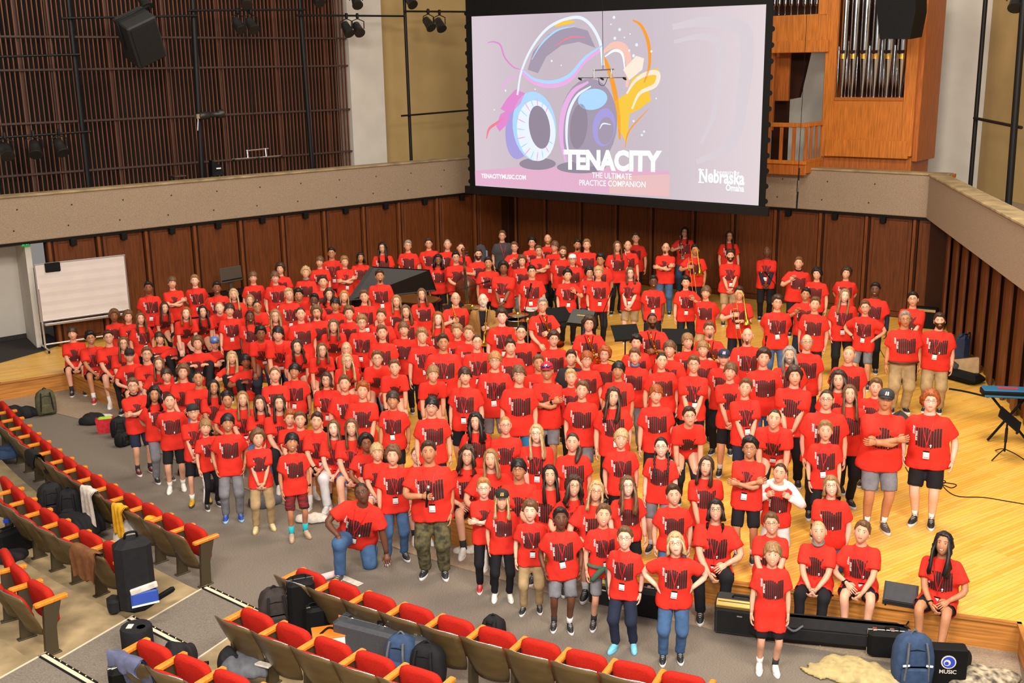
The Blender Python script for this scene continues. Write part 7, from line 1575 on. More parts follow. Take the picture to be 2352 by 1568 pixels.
# hand microphone of the person in camouflage trousers
j = J(985, 1040); w = world(j, j['wr'][-1] + j['hd'][-1] * .075); o = empty('hand_microphone', tuple(w)); o.rotation_euler = (R(-12), R(6), j['root'].rotation_euler.z); tag(o, 'black hand microphone with silver grille held before the chest', 'microphone'); m = MB(); m.lathe([(.012, -.13), (.015, -.12), (.019, .07), (.021, .08)], 12); m.build('handle', M_black, o); m = MB(); m.lathe([(.021, .078), (.030, .10), (.028, .125), (.014, .14), (0, .142)], 12); m.build('grille', M_silver, o)
# ---- music stands
def music_stand(px, py, z, yaw, label, folder=False, hgt=None, name='music_stand'):
    c = atz(px, py, z); o = empty(name, (c.x, c.y, S), yaw); tag(o, label, 'music stand'); h = z - S
    m = MB(); m.bbox((0, 0, h), (.52, .02, .36), .006, RX(R(-52))); m.build('desk', M_black, o); m = MB(); m.bbox((0, -.14, h - .12), (.52, .05, .03), .004, RX(R(-52))); m.build('lip', M_black, o); m = MB(); m.tube([(0, .02, .10), (0, .02, h - .01)], .014, 8); m.build('pole', M_black, o); m = MB(); m.lathe([(.022, 0), (.022, .22)], 10, (0, .02, .25)); m.build('clutch', M_blackm, o)
    for k in range(3): a = k * 2.094 + .5; m = MB(); m.tube(bend([(0, .02, .14), (math.cos(a) * .14, .02 + math.sin(a) * .14, .09), (math.cos(a) * .29, .02 + math.sin(a) * .29, .012)], 4), .012, 6, flat=.6); m.build('foot', M_black, o)
    if folder:
        m = MB(); m.bbox((0, 0, 0), (.50, .025, .36), .004); f = m.build('music_folder', mat('folder_black', (.010, .010, .010), .4), None); f.matrix_world = Matrix.Translation((c.x, c.y - .02, z + .025)) @ Matrix.Rotation(yaw, 4, 'Z') @ Matrix.Rotation(R(-52), 4, 'X'); tag(f, 'closed black folder with gold lettering lying on a music stand', 'folder')
        g_ = MB(); 
        for k in range(9): g_.box((-.09 + k * .022, -.0135, .03), (.015, .002, .022))
        g_.build('gold_lettering', M_brass, f)
    return o
music_stand(1335, 730, S + 1.02, R(-28), 'music stand carrying the closed black folder', True); music_stand(1437, 762, S + .92, R(12), 'black music stand left of the seated saxophone player'); music_stand(1552, 772, S + .90, R(-8), 'black music stand right of the seated saxophone player'); music_stand(1282, 722, S + 1.05, R(30), 'black music stand seen edge-on beside tenor saxophone'); music_stand(1108 - 60, 712, S + .95, R(40), 'dark music stand beside the piano end')
c = atz(2300, 1010, S); o = music_stand(2318, 962, S + .62, R(62), 'low black music stand at the right beside the keyboard')
# ---- microphone stands
def mic_stand(px, py, z, top, label, boom=None):
    c = atz(px, py, z); o = empty('microphone_stand', (c.x, c.y, S), 0); tag(o, label, 'microphone stand'); h = z - S; m = MB(); m.tube([(0, 0, .05), (0, 0, h)], .011, 8); m.build('pole', M_black, o)
    for k in range(3): a = k * 2.094; m = MB(); m.tube([(0, 0, .10), (math.cos(a) * .28, math.sin(a) * .28, .012)], .010, 6); m.build('leg', M_black, o)
    b = Vector(boom if boom else (0, -.02, .12)); st = Vector((0, 0, h)); m = MB(); m.tube([st - b * .25, st + b], .008, 8); m.build('boom', M_blackm, o); d = b.normalized(); m = MB(); m.tube([st + b, st + b + d * .14, st + b + d * .19], [.014, .017, .024], 10); m.build('microphone', M_black, o)
mic_stand(1030, 672, S + 1.05, 0, 'microphone stand with long boom in front of double bass', (.75, -.1, .22)); mic_stand(1206, 710, S + 1.0, 0, 'microphone stand by the drum kit', (.09, 0, .36)); mic_stand(1386, 715, S + 1.08, 0, 'thin microphone boom rising between folder and music stand', (.12, 0, .30)); mic_stand(1780, 652, S + 1.0, 0, 'microphone stand by person with navy sleeves', (-.12, 0, .14)); mic_stand(1758, 790, S + 1.0, 0, 'microphone stand with round microphone left of grey-blue jeans', (-.02, -.1, .08))
# ---- drum kit
dk = atz(1190, 752, S + .55); d0 = empty('drum_kit', (dk.x, dk.y + .3, S)); tag(d0, 'drum kit with gold cymbals and white drum heads amid the crowd', 'drum kit')
M_cym = mat('cymbal_bronze', s2l(206, 166, 70), .25, metal=1.0); M_head = mat('drum_head', (.8, .78, .74), .5); M_dsh = mat('drum_shell', (.03, .02, .02), .25)
def drum(nm, x, y, z, r_, h, tilt=0):
    m = MB(); m.lathe([(r_, -h / 2), (r_, h / 2)], 20); o = m.build(nm, M_dsh, d0); o.matrix_local = Matrix.Translation((x, y, z)) @ Matrix.Rotation(R(tilt), 4, 'X'); m = MB(); m.lathe([(0, h / 2 + .006), (r_ * .97, h / 2 + .006)], 20); m.build('drum_head', M_head, o)
    for zz in (-h / 2, h / 2): m = MB(); m.tube([(math.cos(a) * r_ * 1.02, math.sin(a) * r_ * 1.02, zz) for a in np.arange(21) * math.pi / 10], .009, 6, cap=False); m.build('hoop', M_silver, o)
drum('snare_drum', -.05, -.15, .62, .18, .14); drum('rack_tom', .28, .12, .78, .15, .20, 14); drum('floor_tom', -.55, .15, .45, .20, .38); drum('bass_drum', .25, .45, .28, .27, .36, 90)
for px, py, z, r_ in ((1085, 705, S + 1.02, .23), (1190, 722, S + .98, .22), (1212, 735, S + .75, .17)):
    c = atz(px, py, z); m = MB(); m.lathe([(r_, 0), (r_ * .5, .016), (r_ * .2, .028), (.04, .045), (0, .05)], 24); o = m.build('cymbal', M_cym, d0, (c.x - d0.location.x, c.y - d0.location.y, z - S)); m = MB(); m.tube([(0, 0, -(z - S) + .04), (0, 0, .06)], .010, 6); m.build('stand_rod', M_silver, o)
    for k in range(3): a = k * 2.094; m = MB(); m.tube([(0, 0, -(z - S) + .25), (math.cos(a) * .22, math.sin(a) * .22, -(z - S) + .01)], .008, 6); m.build('stand_foot', M_silver, o)
# ---- computer on a desk by the back wall
c = onwall(545, 668, *LW, -.9); dk_ = empty('desk', (c.x, c.y, S), math.atan2(gt.y, gt.x)); tag(dk_, 'dark desk standing by the left wall', 'desk'); hz = c.z - S; m = MB(); m.bbox((0, 0, hz - .02), (1.2, .6, .04), .006); m.build('desk_top', M_black, dk_)
for x in (-.55, .55): m = MB(); m.bbox((x, 0, hz / 2 - .02), (.04, .55, hz - .04), .004); m.build('side_panel', M_black, dk_)
m = MB(); m.bbox((0, .26, hz * .55), (1.1, .02, hz * .7), .004); m.build('back_panel', M_black, dk_)
cm = empty('computer_monitor', (c.x - .12, c.y, S + hz), math.atan2(gt.y, gt.x) + R(8)); tag(cm, 'grey computer monitor seen from behind on the desk', 'monitor'); m = MB(); m.bbox((0, 0, .40), (.60, .04, .36), .012, RX(R(-6))); m.build('display', mat('monitor_grey', s2l(74, 68, 60), .35), cm); m = MB(); m.bbox((0, -.012, .265), (.58, .045, .07), .008); m.build('chin', M_black, cm); m = MB(); m.bbox((0, .03, .18), (.08, .03, .34), .006); m.build('stand', mat('monitor_grey', s2l(74, 68, 60), .35), cm); m = MB(); m.bbox((0, 0, .008), (.22, .18, .014), .004); m.build('foot', mat('monitor_grey', s2l(74, 68, 60), .35), cm)
# black gig bag shape standing behind the people by the wall
c = atz(1104, 570, S + 1.45); gb = empty('instrument_bag', (c.x, c.y, S), R(10)); tag(gb, 'tall black and blue instrument bag leaning by the back wall', 'bag'); m = MB(); m.lathe([(.20, .0), (.24, .2), (.22, .9), (.16, 1.35), (.10, 1.52), (0, 1.56)], 14, (0, 0, 0), 0, None, True, 1, .55); m.build('bag_body', M_grey, gb); m = MB(); m.bbox((.14, -.06, 1.1), (.05, .12, .6), .02); m.build('blue_side', mat('pale_blue_nylon', s2l(110, 130, 150), .6), gb)
# ---- right side: keyboard, wedges, cases, cables
c = atz(2315, 900, S + .78); kb = empty('stage_keyboard', (c.x + .02, c.y - .05, S), R(-12)); tag(kb, 'blue and black stage keyboard on stand at the right edge', 'keyboard'); M_kbb = mat('keyboard_blue', s2l(40, 110, 150), .35); m = MB(); m.bbox((0, 0, .78), (.86, .30, .10), .015); m.build('body', M_black, kb); m = MB(); m.bbox((0, .0, .84), (.84, .28, .02), .006); m.build('top_panel', M_kbb, kb); m = MB(); m.bbox((0, -.155, .755), (.82, .02, .03), .004); m.build('side_stripe', M_kbb, kb); m = MB(); m.bbox((-.05, .0, .855), (.30, .08, .012), .004); m.build('red_cloth_strip', mat('red_felt', s2l(180, 40, 44), .8), kb)
for sd in (-1, 1): m = MB(); m.tube([(sd * .30, -.12, .02), (-sd * .30, .12, .74)], .02, 8); m.build('stand_leg', M_black, kb)
c = atz(2210, 800, S + .3); o = empty('blue_bag', (c.x, c.y, S), R(30)); tag(o, 'dark blue bag standing against the right wood wall', 'bag'); m = MB(); m.bbox((0, 0, .30), (.32, .22, .60), .08); m.build('bag_body', mat('navy_nylon', s2l(34, 48, 78), .7, noise=.2), o); m = MB(); m.tube(bend([(-.08, -.1, .5), (0, -.14, .66), (.08, -.1, .5)]), .012, 6); m.build('handle', M_black, o)
c = atz(2238, 845, S + .2); o = empty('open_gig_bag', (c.x - .35, c.y, S), R(-60)); tag(o, 'open black gig bag with tan lining lying by the right wall', 'bag'); m = MB(); m.bbox((0, 0, .09), (1.1, .42, .18), .07); m.build('bag_body', M_black, o); m = MB(); m.bbox((.12, .12, .24), (.55, .06, .34), .03, RX(R(-20)) @ RY(R(-18))); m.build('tan_flap', mat('tan_lining', s2l(166, 138, 100), .9, noise=.2), o); m = MB(); m.bbox((-.22, .06, .20), (.40, .06, .26), .03, RX(R(-30)) @ RY(R(20))); m.build('grey_flap', M_grey, o)
c = atz(2142, 722, S + .3); o = empty('guitar_amplifier', (c.x - .15, c.y, S), R(-30)); tag(o, 'small black amplifier behind the person at right wall', 'amplifier'); m = MB(); m.bbox((0, 0, .24), (.50, .26, .46), .02); m.build('cabinet', M_black, o); m = MB(); m.bbox((0, -.135, .42), (.44, .01, .06), .003); m.build('panel', M_silver, o)
def wedge(px, py, yaw, label, sc=1.0):
    c = atz(px, py, S); o = empty('floor_monitor', (c.x, c.y, S), yaw); o.scale = (sc,) * 3; tag(o, label, 'speaker'); m = MB(); V = [(-.28, -.16, 0), (.28, -.16, 0), (.28, .20, 0), (-.28, .20, 0), (-.28, -.20, .10), (.28, -.20, .10), (.28, .10, .33), (-.28, .10, .33), (-.28, .20, .26), (.28, .20, .26)]
    m.add([Vector(p) for p in V], [(3, 2, 1, 0), (0, 1, 5, 4), (4, 5, 6, 7), (7, 6, 9, 8), (8, 9, 2, 3), (0, 4, 7, 8, 3), (1, 2, 9, 6, 5)]); m.build('cabinet', mat('speaker_black', (.02, .02, .02), .7), o); g_ = MB(); g_.add([Vector(p) for p in ((-.25, -.205, .12), (.25, -.205, .12), (.25, .085, .325), (-.25, .085, .325))], [(0, 1, 2, 3)]); g2 = g_.build('grille', M_grey, o); g2.location = (0, -.006, .008)
wedge(2067, 1384, R(-24), 'black floor monitor near the stage front edge at right', .64); wedge(2072, 1005, R(60), 'black floor monitor half hidden behind two standing people', 1.1)
def cable(name, pts, r_, label, z=S + .008, m=M_black):
    P = [Vector((q.x, q.y, z if len(p) < 3 else p[2])) for p, q in ((p, atz(p[0], p[1], z if len(p) < 3 else p[2])) for p in pts)]; mb = MB(); mb.tube(bend(P, 6), r_, 6); o = mb.build(name, m); tag(o, label, 'cable'); return o
cable('stage_cable', [(2060, 1053), (2085, 1050), (2070, 1058), (2088, 1064), (2080, 1072), (2100, 1095), (2150, 1100), (2172, 1105), (2160, 1112), (2150, 1106), (2195, 1112), (2185, 1120), (2165, 1113), (2180, 1130), (2205, 1140), (2260, 1142), (2310, 1150), (2352, 1157)], .006, 'thin black cable looping across the maple stage at right'); cable('floor_cable', [(2180, 893), (2220, 900), (2270, 912)], .022, 'thick black cable running to the keyboard'); cable('speaker_cable', [(2100, 1395), (2085, 1430), (2060, 1452), (2020, 1460)], .008, 'black cable hanging over stage edge below the floor monitor', .2); cable('power_cable', [(2020, 800), (2040, 835), (2050, 850)], .006, 'black cord on the stage between standing people at right')
# ================================================================ BAGS, CASES AND CLOTHES AROUND THE HALL
def cl(n, r, g, b, ro=.8): return mat(n, s2l(r, g, b), ro, noise=.22, scale=14, bump=.15, spec=.3)
C_blk = cl('black_nylon', 26, 25, 28); C_nav = cl('slate_blue_nylon', 52, 72, 104); C_gry = cl('grey_nylon', 96, 98, 104); C_yel = cl('yellow_cotton', 222, 166, 34); C_wht = cl('white_cotton', 214, 206, 194); C_brn = cl('brown_cotton', 120, 78, 46); C_cas = mat('grey_case', s2l(66, 68, 74), .6, noise=.15, scale=40); C_tan = cl('khaki_cloth', 178, 160, 112); C_blu = cl('blue_grey_knit', 92, 96, 126); C_ref = mat('reflective_tape', (.92, .94, 1), .2); C_red = cl('red_plastic', 206, 50, 60, .4); C_olv = cl('olive_nylon', 84, 80, 58)
def at3(px, py, z, name, yaw, label, cat, g=None):
    c = atz(px, py, z); o = empty(name, (c.x, c.y, z), R(yaw)); tag(o, label, cat, g); return o
def backpack(px, py, z, yaw, w, d, h, m, label, m2=None, tilt=0, ref=False):
    """px,py: pixel of its base centre"""
    o = at3(px, py, z, 'backpack', yaw, label, 'backpack'); m2 = m2 or C_blk; o.rotation_euler = (R(tilt), 0, R(yaw)); b = MB(); rg = []
    for f, k in ((0, .80), (.06, .97), (.35, 1.04), (.65, 1.0), (.85, .86), (.96, .58), (1.0, .25)): rg.append((f, k))
    vs = []; n = 16
    for f, k in rg:
        for j in range(n):
            a = 2 * math.pi * j / n; c_, s_ = math.cos(a), math.sin(a); e = .55; vs.append(Vector((abs(c_) ** e * (1 if c_ > 0 else -1) * w / 2 * k, abs(s_) ** e * (1 if s_ > 0 else -1) * d / 2 * k, f * h + .012 * math.sin(3 * a + f * 9))))
    fs = [(i * n + j, i * n + (j + 1) % n, (i + 1) * n + (j + 1) % n, (i + 1) * n + j) for i in range(6) for j in range(n)] + [tuple(range(n - 1, -1, -1)), tuple(range(6 * n, 7 * n))]
    b.add(vs, fs, 0, True); b.build('bag_body', m, o); b = MB(); b.bbox((0, -d * .52, h * .26), (w * .72, d * .28, h * .40), .03); b.build('front_pocket', m, o)
    for x in (-.22, .22): b = MB(); b.tube(bend([(x * w, -d * .48, h * .92), (x * w * 1.2, -d * .66, h * .62), (x * w * 1.35, -d * .58, h * .20)], 4), .024, 6, flat=.5); st = b.build('strap', m2, o)
    if ref:
        for x in (-.24, .24): b = MB(); b.bbox((x * w * 1.2, -d * .70, h * .52), (.07, .012, .022), .003, RY(R(6 if x > 0 else -6))); b.build('reflector', C_ref, o)
    b = MB(); b.tube(bend([(-.05, 0, h * .96), (0, 0, h * 1.07), (.05, 0, h * .96)], 4), .010, 6); b.build('handle', m2, o); b = MB(); b.tube([(-w * .40, -d * .36, h * .70), (0, -d * .52, h * .80), (w * .40, -d * .36, h * .70)], .005, 5); b.build('zip', M_black, o); return o
def case(px, py, z, yaw, w, d, h, m, label, edge=None, name='instrument_case', rot=None, handle=True, latches=3):
    o = at3(px, py, z, name, yaw, label, 'case'); b = MB(); b.bbox((0, 0, h / 2), (w, d, h), .035); b.build('shell', m, o)
    b = MB(); b.bbox((0, 0, h / 2), (w + .012, .016, h + .012), .006); b.build('seam', edge or M_silver, o)
    if handle: b = MB(); b.tube(bend([(-.07, 0, h), (-.06, 0, h + .04), (.06, 0, h + .04), (.07, 0, h)], 4), .010, 6); b.build('handle', M_black, o)
    for k in range(latches): b = MB(); b.bbox((w * (-.36 + .72 * k / max(1, latches - 1)), -.01, h + .008), (.045, .06, .02), .004); b.build('latch', M_silver, o)
    return o
def heap(px, py, z, sx, sy, sz, m, label, cat='jacket', name='jacket', yaw=0, seed=1, over=None, parts=()):
    """crumpled cloth"""
    rn = random.Random(seed); ph = [rn.uniform(0, 6) for _ in range(6)]; cs = [(rn.uniform(-.55, .55), rn.uniform(-.5, .5), rn.uniform(.45, .7)) for _ in range(6)]
    def f(P):
        q = P / np.array([sx / 2, sy / 2, sz]); d = np.full(len(P), 9.)
        for x, y, r_ in cs: d = smin(d, np.linalg.norm((q - np.array([x, y, .15])) / np.array([1, 1, .9]), axis=1) - r_, .25)
        d = d * min(sx / 2, sy / 2, sz) * .8 + min(.012, sz * .06) * np.sin(P[:, 0] * 26 + ph[0] + 14 * P[:, 1]) * np.sin(P[:, 1] * 19 + ph[1]) + min(.005, sz * .03) * np.sin(P[:, 0] * 48 + P[:, 1] * 30 + ph[2])
        return np.maximum(d, -P[:, 2])
    V, F = nets(f, (-sx * .62, -sy * .62, 0), (sx * .62, sy * .62, sz * 1.1), max(sx, sy) / 30); c = atz(px, py, z); o = obj(name, np_mesh(name, V, F, [m]), None, (c.x, c.y, z), R(yaw)); tag(o, label, cat); return o
def drape(o_seat, m, label, name='jacket', cat='jacket', w=.42, back=.32, front=.12, x=0.0, seed=1):
    """cloth hanging over the top of a seat back"""
    path = [(-.34 - .02, .73 - back), (-.365, .68), (-.355, .755), (-.32, .785), (-.28, .765), (-.24, .66), (-.20, .74 - front - .06)]; rn = random.Random(seed); P = bend([Vector((0, y, z)) for y, z in path], 4); nx = 12; V = []; k = len(P); ph = rn.uniform(0, 6)
    for lay in (0, 1):
        for i, p in enumerate(P):
            for j in range(nx):
                u = j / (nx - 1) * 2 - 1; f = abs(i / (k - 1) * 2 - 1); V.append(Vector((x + u * w / 2 * (1 + .10 * math.sin(i * .6 + ph)), p.y + (-1 if i < k * .6 else 1) * (.010 * math.sin(u * 9 + ph + i * .3) * f + (.02 if lay == 0 else .006)), p.z + (.012 if lay == 0 else 0) - .05 * f * math.sin(u * 3 + ph) ** 2)))
    q = k * nx; F = []
    for lay in (0, 1):
        for i in range(k - 1):
            for j in range(nx - 1):
                g = (lay * q + i * nx + j, lay * q + i * nx + j + 1, lay * q + (i + 1) * nx + j + 1, lay * q + (i + 1) * nx + j); F.append(g if lay else g[::-1])
    mb = MB(); mb.add(V, F, 0, True); o = mb.build(name, m); o.location = o_seat[0]; o.rotation_euler = (0, 0, o_seat[1]); tag(o, label, cat); return o
def seat_at(row, i, z0):
    a = Vector(row[i]); b = Vector(row[i + 1]); c = (a + b) / 2; t = b - a; return ((c.x, c.y, z0), math.atan2(t.y, t.x))
# left side
backpack(108, 950, .012, 30, .36, .22, .48, C_olv, 'olive backpack leaning against the stage front at far left'); heap(40, 958, .012, .75, .42, .28, C_blk, 'black bag lying on the concrete strip at far left', 'bag', 'duffel_bag', 20, 3)
heap(222, 968, .012, .5, .4, .22, C_blk, 'black jacket in the pile below the seated boys', yaw=30, seed=5); heap(236, 962, .012, .4, .3, .12, C_wht, 'white paper bag in the pile below the stage edge', 'bag', 'paper_bag', 10, 6)
o = at3(244, 992, 0, 'gift_bag', 15, 'red gift bag with green tissue on the carpet', 'bag'); b = MB(); b.add([Vector(p) for p in ((-.13, -.07, 0), (.13, -.07, 0), (.13, .07, 0), (-.13, .07, 0), (-.16, -.08, .26), (.15, -.08, .27), (.15, .08, .27), (-.16, .08, .26))], [(3, 2, 1, 0), (0, 1, 5, 4), (1, 2, 6, 5), (2, 3, 7, 6), (3, 0, 4, 7)]); b.build('bag_body', C_red, o); b = MB(); b.bbox((0, 0, .26), (.24, .11, .05), .02); b.build('tissue', cl('green_tissue', 150, 196, 60), o)
backpack(277, 1000, 0, 25, .32, .24, .34, C_blk, 'black backpack beside the red gift bag'); backpack(283, 1022, 0, 60, .26, .2, .22, C_blk, 'small black bag on the carpet behind the person with maroon shoes'); heap(440, 1085, .0, .5, .4, .22, C_blk, 'black bag on the carpet behind the grey sweatpants', 'bag', 'duffel_bag', 0, 9)
heap(495, 1125, 0, .4, .3, .2, C_blk, 'dark bag behind the striped track trousers', 'bag', 'duffel_bag', 0, 12); heap(610, 1158, 0, .45, .35, .2, C_gry, 'grey bag behind the khaki trousers', 'bag', 'duffel_bag', 0, 13); heap(722, 1192, .012, .5, .3, .12, C_wht, 'white plastic bag on floor below the pale jeans', 'bag', 'plastic_bag', 0, 14)
heap(8, 1048, TH, .4, .5, .22, C_nav, 'navy bag on the floor behind the front left row', 'bag', 'duffel_bag', 40, 15); backpack(122, 1185, TH, 30, .36, .26, .5, C_blk, 'black backpack standing between the first two left rows'); backpack(165, 1192, TH, 10, .34, .24, .46, C_blk, 'dark backpack next to the white hoodie on the left')
heap(186, 1222, TH, .55, .5, .38, C_blk, 'black jacket heap under the white hoodie', yaw=30, seed=17)
drape(seat_at(L1, 10, 0), C_wht, 'white hoodie hanging over a front left seat back', 'hoodie', 'hoodie', .34, .40, .1, .05, 3); drape(seat_at(L1, 12, 0), C_yel, 'yellow T-shirt hanging over a front left seat back', 't_shirt', 'T-shirt', .26, .34, .12, -.12, 4); heap(290, 1248, TH, .36, .34, .42, C_wht, 'white tote bag on the floor below the yellow T-shirt', 'bag', 'tote_bag', 0, 21)
s_ = seat_at(L1, 13, 0); o = heap(352, 1196, .55, .30, .22, .07, C_yel, 'yellow cloth lying on a front left seat', 'cloth', 'cloth', 0, 22); drape(seat_at(L1, 6, 0), C_blk, 'black jacket hanging over a front left seat', 'jacket', 'jacket', .40, .14, .22, .10, 5); drape(seat_at(L2, 6, TH), C_brn, 'brown jacket hanging over a second-row left seat', 'jacket', 'jacket', .48, .30, .12, 0, 6)
o = case(44, 1262, TH, 55, .62, .26, .34, M_black, 'black instrument case on floor behind the second left row', M_chrome); heap(12, 1288, 2 * TH, .5, .3, .14, C_blk, 'black bag lying by the third left row', 'bag', 'duffel_bag', 50, 26); b = MB(); c = atz(16, 1206, TH + .3); b.bbox((0, 0, 0), (.08, .03, .06), .008); o = b.build('water_bottle_cap', mat('bright_blue', s2l(30, 70, 190), .4), None, (c.x, c.y, TH + .36)); tag(o, 'bright blue cap showing on the black case at far left', 'cap')
# tall black case with blue pocket in the aisle
o = at3(318, 1398, 2 * TH, 'tall_instrument_case', 28, 'tall black instrument case with blue pocket standing at the aisle', 'case'); b = MB(); b.bbox((0, 0, .44), (.40, .30, .88), .07); b.build('shell', C_blk, o); b = MB(); b.bbox((.06, -.16, .20), (.30, .05, .17), .02); b.build('blue_pocket', mat('royal_blue_nylon', s2l(48, 78, 170), .5), o); b = MB(); b.bbox((.06, -.165, .315), (.30, .04, .07), .008, RY(R(-8))); b.build('white_papers', C_wht, o); b = MB(); b.bbox((.06, -.185, .125), (.30, .012, .022), .003); b.build('reflector', C_ref, o); b = MB(); b.tube(bend([(-.07, 0, .88), (-.05, -.02, .95), (.05, -.02, .95), (.07, 0, .88)], 4), .014, 6); b.build('handle', M_black, o); b = MB(); b.bbox((.30, .02, .10), (.26, .06, .06), .015, RY(R(-22))); b.build('strap', M_black, o); b = MB(); b.bbox((-.25, .05, .10), (.14, .2, .18), .03); b.build('side_pouch', C_blk, o)
# round case, clothes and bags at the right block
o = at3(318, 1492, 2 * TH, 'drum_case', 0, 'round black drum case with white emblem at the aisle', 'case'); b = MB(); b.lathe([(.155, 0), (.165, .02), (.165, .26), (.155, .28)], 22); b.build('shell', C_blk, o); b = MB(); b.lathe([(0, .283), (.045, .283)], 14, (.06, -.02, 0)); b.lathe([(.016, .285), (.012, .285)], 6, (.06, -.02, 0), 1); b.build('emblem', [M_white, M_black], o); b = MB(); b.bbox((-.06, -.01, .283), (.06, .09, .006), .001); b.build('label', C_wht, o)
drape(seat_at(R3, 0, 2 * TH), C_blu, 'blue-grey sweater thrown over the first seat of the third right row', 'sweater', 'sweater', .40, .06, .26, .08, 8); heap(412, 1518, 2 * TH, .35, .35, .30, C_blk, 'black bag beside the third right row', 'bag', 'duffel_bag', 20, 31); o = case(300, 1568, 2 * TH, 20, .4, .2, .2, M_black, 'dark case with bright latch at the bottom left edge', M_chrome, latches=1)
b = MB(); c = atz(470, 1548, 2 * TH); b.tube([(0, 0, 0), (0, 0, .12)], .025, 8); b.tube([(-.03, 0, .12), (.05, 0, .13)], .02, 8); o = b.build('hook_stand', M_black, None, tuple(c)); tag(o, 'small black hook stand on floor near the third right row', 'stand')
jk = heap(560, 1532, 2 * TH, .60, .42, .20, C_gry, 'grey and white striped jacket lying on the concrete', yaw=-20, seed=33); heap(538, 1528, 2 * TH, .34, .36, .24, C_blk, 'black bag beside the striped grey jacket', 'bag', 'duffel_bag', 0, 34); b = MB(); c = atz(590, 1522, 2 * TH + .12); b.bbox((0, 0, 0), (.34, .08, .02), .006, RZ(R(-25))); b.bbox((.02, .1, .02), (.30, .03, .02), .006, RZ(R(-25))); bpy.context.view_layer.update(); o = b.build('white_stripes', C_wht, jk, tuple(c)); o.matrix_parent_inverse = jk.matrix_world.inverted()
backpack(635, 1440, TH, 20, .36, .28, .48, cl('mottled_black_nylon', 54, 46, 44), 'mottled black backpack behind the first right seat'); o = case(695, 1440, TH, 20, .30, .26, .60, M_black, 'upright black case with chrome rim behind first right row', M_chrome, latches=0); case(728, 1455, TH, 20, .22, .16, .34, M_black, 'small black case beside the chrome-rimmed case', M_black, latches=1)
o = at3(760, 1502, TH, 'cardboard_box', 15, 'orange and white box with black cable on top', 'box'); b = MB(); b.bbox((0, 0, .13), (.36, .26, .26), .008); b.build('carton', mat('carton_white', (.75, .74, .72), .6), o); b = MB(); b.bbox((0, 0, .265), (.37, .27, .02), .004); b.build('lid', mat('carton_orange', s2l(230, 120, 30), .5), o); b = MB(); b.tube(bend([(-.1, -.05, .285), (0, .05, .29), (.1, -.02, .285), (.14, .06, .285)], 5), .012, 6); b.build('coiled_cord', M_black, o)
case(885, 1515, TH, -27, 1.15, .30, .40, C_cas, 'long grey hard case between first and second right rows', M_silver); backpack(925, 1548, TH, -20, .34, .24, .46, C_nav, 'slate blue backpack beside the long grey case', C_gry); backpack(985, 1566, TH, -20, .36, .22, .44, C_blk, 'black backpack right of the slate blue one')
o = at3(1018, 1562, TH, 'soda_bottle', 0, 'green bottle beside the black backpack at bottom', 'bottle'); b = MB(); b.lathe([(.028, 0), (.032, .02), (.032, .12), (.014, .17), (.012, .20)], 12); b.build('bottle_body', mat('green_glass', s2l(40, 190, 90), .1), o); b = MB(); b.lathe([(.014, .20), (.014, .215)], 10); b.build('cap', C_wht, o)
o = at3(755, 1330, 0, 'poster_tube', 35, 'pale pink poster roll and papers on the carpet', 'poster'); b = MB(); b.tube([(-.26, 0, .05), (.22, 0, .05)], .045, 12); b.build('roll', mat('pale_pink_paper', s2l(220, 190, 190), .6), o); b = MB(); b.bbox((.18, -.16, .01), (.50, .10, .008), .002, RZ(R(-75))); b.build('paper_strip', C_wht, o)
backpack(1135, 1462, 0, -30, .26, .18, .26, C_blk, 'small black camera bag on the carpet behind front right row'); heap(838, 1408, 0, .3, .25, .15, C_blk, 'black bag behind the front right row', 'bag', 'duffel_bag', 0, 41)
# front right under the stage edge
def amp(px, py, yaw, w, d, h, label, strap=False):
    o = at3(px, py, .012, 'guitar_amplifier', yaw, label, 'amplifier'); b = MB(); b.bbox((0, 0, h / 2), (w, d, h), .02); b.build('cabinet', mat('speaker_black', (.02, .02, .02), .7), o); b = MB(); b.bbox((0, -d * .42, h - .03), (w * .94, .10, .05), .006, RX(R(25))); b.build('control_panel', mat('gold_panel', s2l(196, 168, 96), .3, metal=.7), o); b = MB(); b.bbox((0, -d / 2 - .004, h * .40), (w * .88, .012, h * .62), .004); b.build('grille', M_void, o)
    for k in range(6): b = MB(); b.lathe([(.012, 0), (.010, .018)], 8, (-w * .36 + k * w * .14, -d / 2 - .0, h - .035), 0, RX(R(115))); b.build('knob', M_silver, o)
    b = MB(); b.bbox((-.0, -d / 2 - .012, h * .62), (.06, .004, .014), .001); b.build('name_plate', M_silver, o); b = MB(); b.tube([(-.1, 0, h), (-.08, 0, h + .03), (.08, 0, h + .03), (.1, 0, h)], .012, 6); b.build('handle', M_black, o)
amp(1700, 1448, -18, .56, .26, .40, 'black guitar amplifier with gold knob panel below the stage edge'); case(1490, 1410, .012, -22, .52, .24, .34, M_black, 'black case with chrome rim behind the jeans at stage front', M_chrome); amp(1395, 1382, -25, .40, .24, .34, 'black amplifier behind the boy with navy trousers')
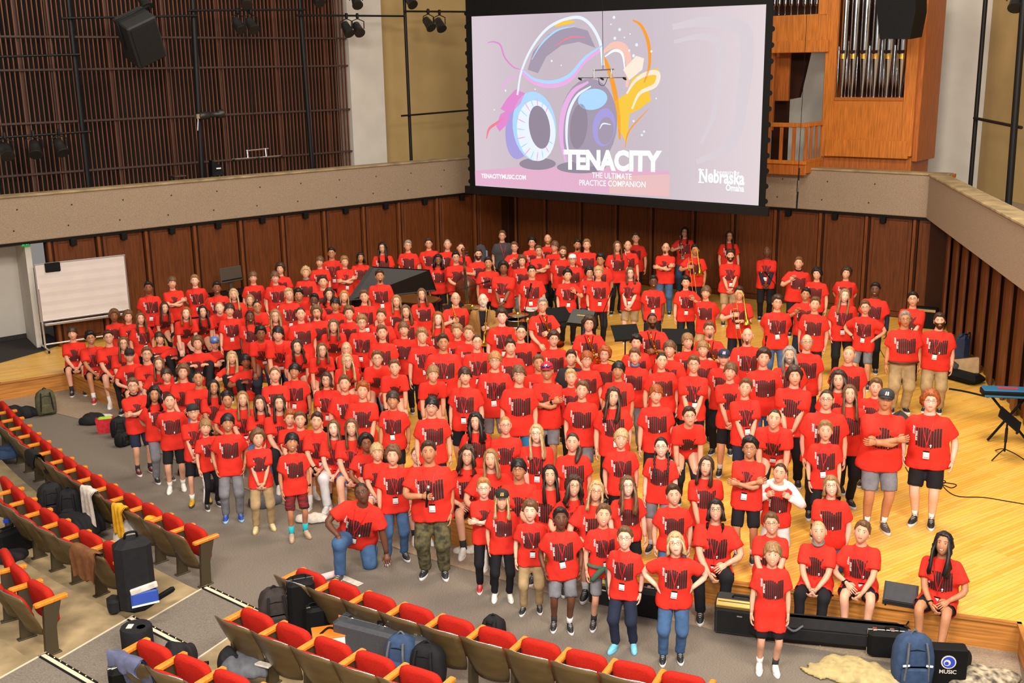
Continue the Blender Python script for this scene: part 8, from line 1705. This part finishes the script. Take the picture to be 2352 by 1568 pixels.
o = at3(1905, 1478, .012, 'long_gig_bag', -13, 'long black gig bag lying along the stage front', 'bag'); b = MB(); b.bbox((0, 0, .15), (1.75, .30, .30), .09); b.build('bag_body', C_blk, o); b = MB(); b.tube([(-.8, -.14, .22), (0, -.155, .24), (.8, -.14, .22)], .006, 5); b.build('zip', M_black, o); b = MB(); b.bbox((.50, -.155, .10), (.16, .01, .04), .002); b.build('name_tag', C_wht, o); b = MB(); b.bbox((.46, -.161, .10), (.06, .006, .022), .001); b.build('tag_print', C_red, o); b = MB(); b.tube(bend([(-.5, -.14, .26), (-.4, -.2, .22), (-.3, -.14, .26)], 4), .012, 6); b.build('handle', C_gry, o)
case(2045, 1505, .012, -10, .50, .18, .30, M_black, 'black case with brass latches beside the blue backpack', M_silver); backpack(2092, 1566, 0, -4, .40, .26, .56, C_nav, 'dark blue backpack with reflective strips at bottom right', C_gry, 0, True)
o = at3(2165, 1562, 0, 'music_case', -8, 'black case with blue and white logo and MUSIC lettering', 'case'); b = MB(); b.bbox((0, 0, .20), (.42, .16, .40), .012); b.build('shell', M_black, o); b = MB(); b.lathe([(.075, 0), (.075, .004)], 24, (.02, -.082, .26), 0, RX(R(90))); b.lathe([(.062, .004), (.062, .007)], 24, (.02, -.082, .26), 1, RX(R(90))); b.lathe([(.035, .007), (.035, .010)], 20, (.005, -.082, .255), 0, RX(R(90))); b.lathe([(.020, .010), (.020, .012)], 16, (.0, -.082, .25), 1, RX(R(90))); b.build('logo', [C_wht, mat('logo_blue', s2l(40, 70, 190), .5)], o)
cu = bpy.data.curves.new('music', 'FONT'); cu.body = 'MUSIC'; cu.size = .06; cu.align_x = 'CENTER'; cu.offset = .001; t_o = bpy.data.objects.new('music', cu); COL.objects.link(t_o); bpy.context.view_layer.update(); me = bpy.data.meshes.new_from_object(t_o.evaluated_get(bpy.context.evaluated_depsgraph_get())); bpy.data.objects.remove(t_o); me.materials.clear(); me.materials.append(C_wht); q = obj('lettering', me, o); q.matrix_local = Matrix.Translation((.02, -.083, .13)) @ Matrix.Rotation(R(90), 4, 'X')
o = at3(2202, 1545, 0, 'round_case', 0, 'round dark drum case behind the logo case', 'case'); b = MB(); b.lathe([(.12, -.07), (.14, -.05), (.14, .05), (.12, .07)], 20, (0, 0, .14), 0, RX(R(90)) @ RY(R(40))); b.build('shell', C_blk, o)
heap(1962, 1548, 0, .95, .55, .11, C_tan, 'khaki jacket lying on the carpet at bottom right', yaw=-20, seed=51); heap(2248, 1556, 0, .70, .45, .12, mat('camo_cloth_pale', s2l(190, 176, 150), .9, noise=1, scale=14, col2=s2l(70, 62, 54), detail=1.5), 'pale camouflage jacket lying at the bottom right corner', yaw=10, seed=52)
for px, py, m, lb in ((1928, 1541, C_yel, 'small yellow item on carpet beside the khaki jacket'), (1938, 1548, C_brn, 'small brown item on carpet beside the khaki jacket'), (1912, 1552, C_gry, 'small metal keys on carpet beside the khaki jacket')): heap(px, py, 0, .09, .07, .04, m, lb, 'trinket', 'trinket', 0, px)
heap(1068, 1265, .012, .4, .22, .10, C_wht, 'clear plastic bag on floor below the seated people', 'bag', 'plastic_bag', 0, 61)
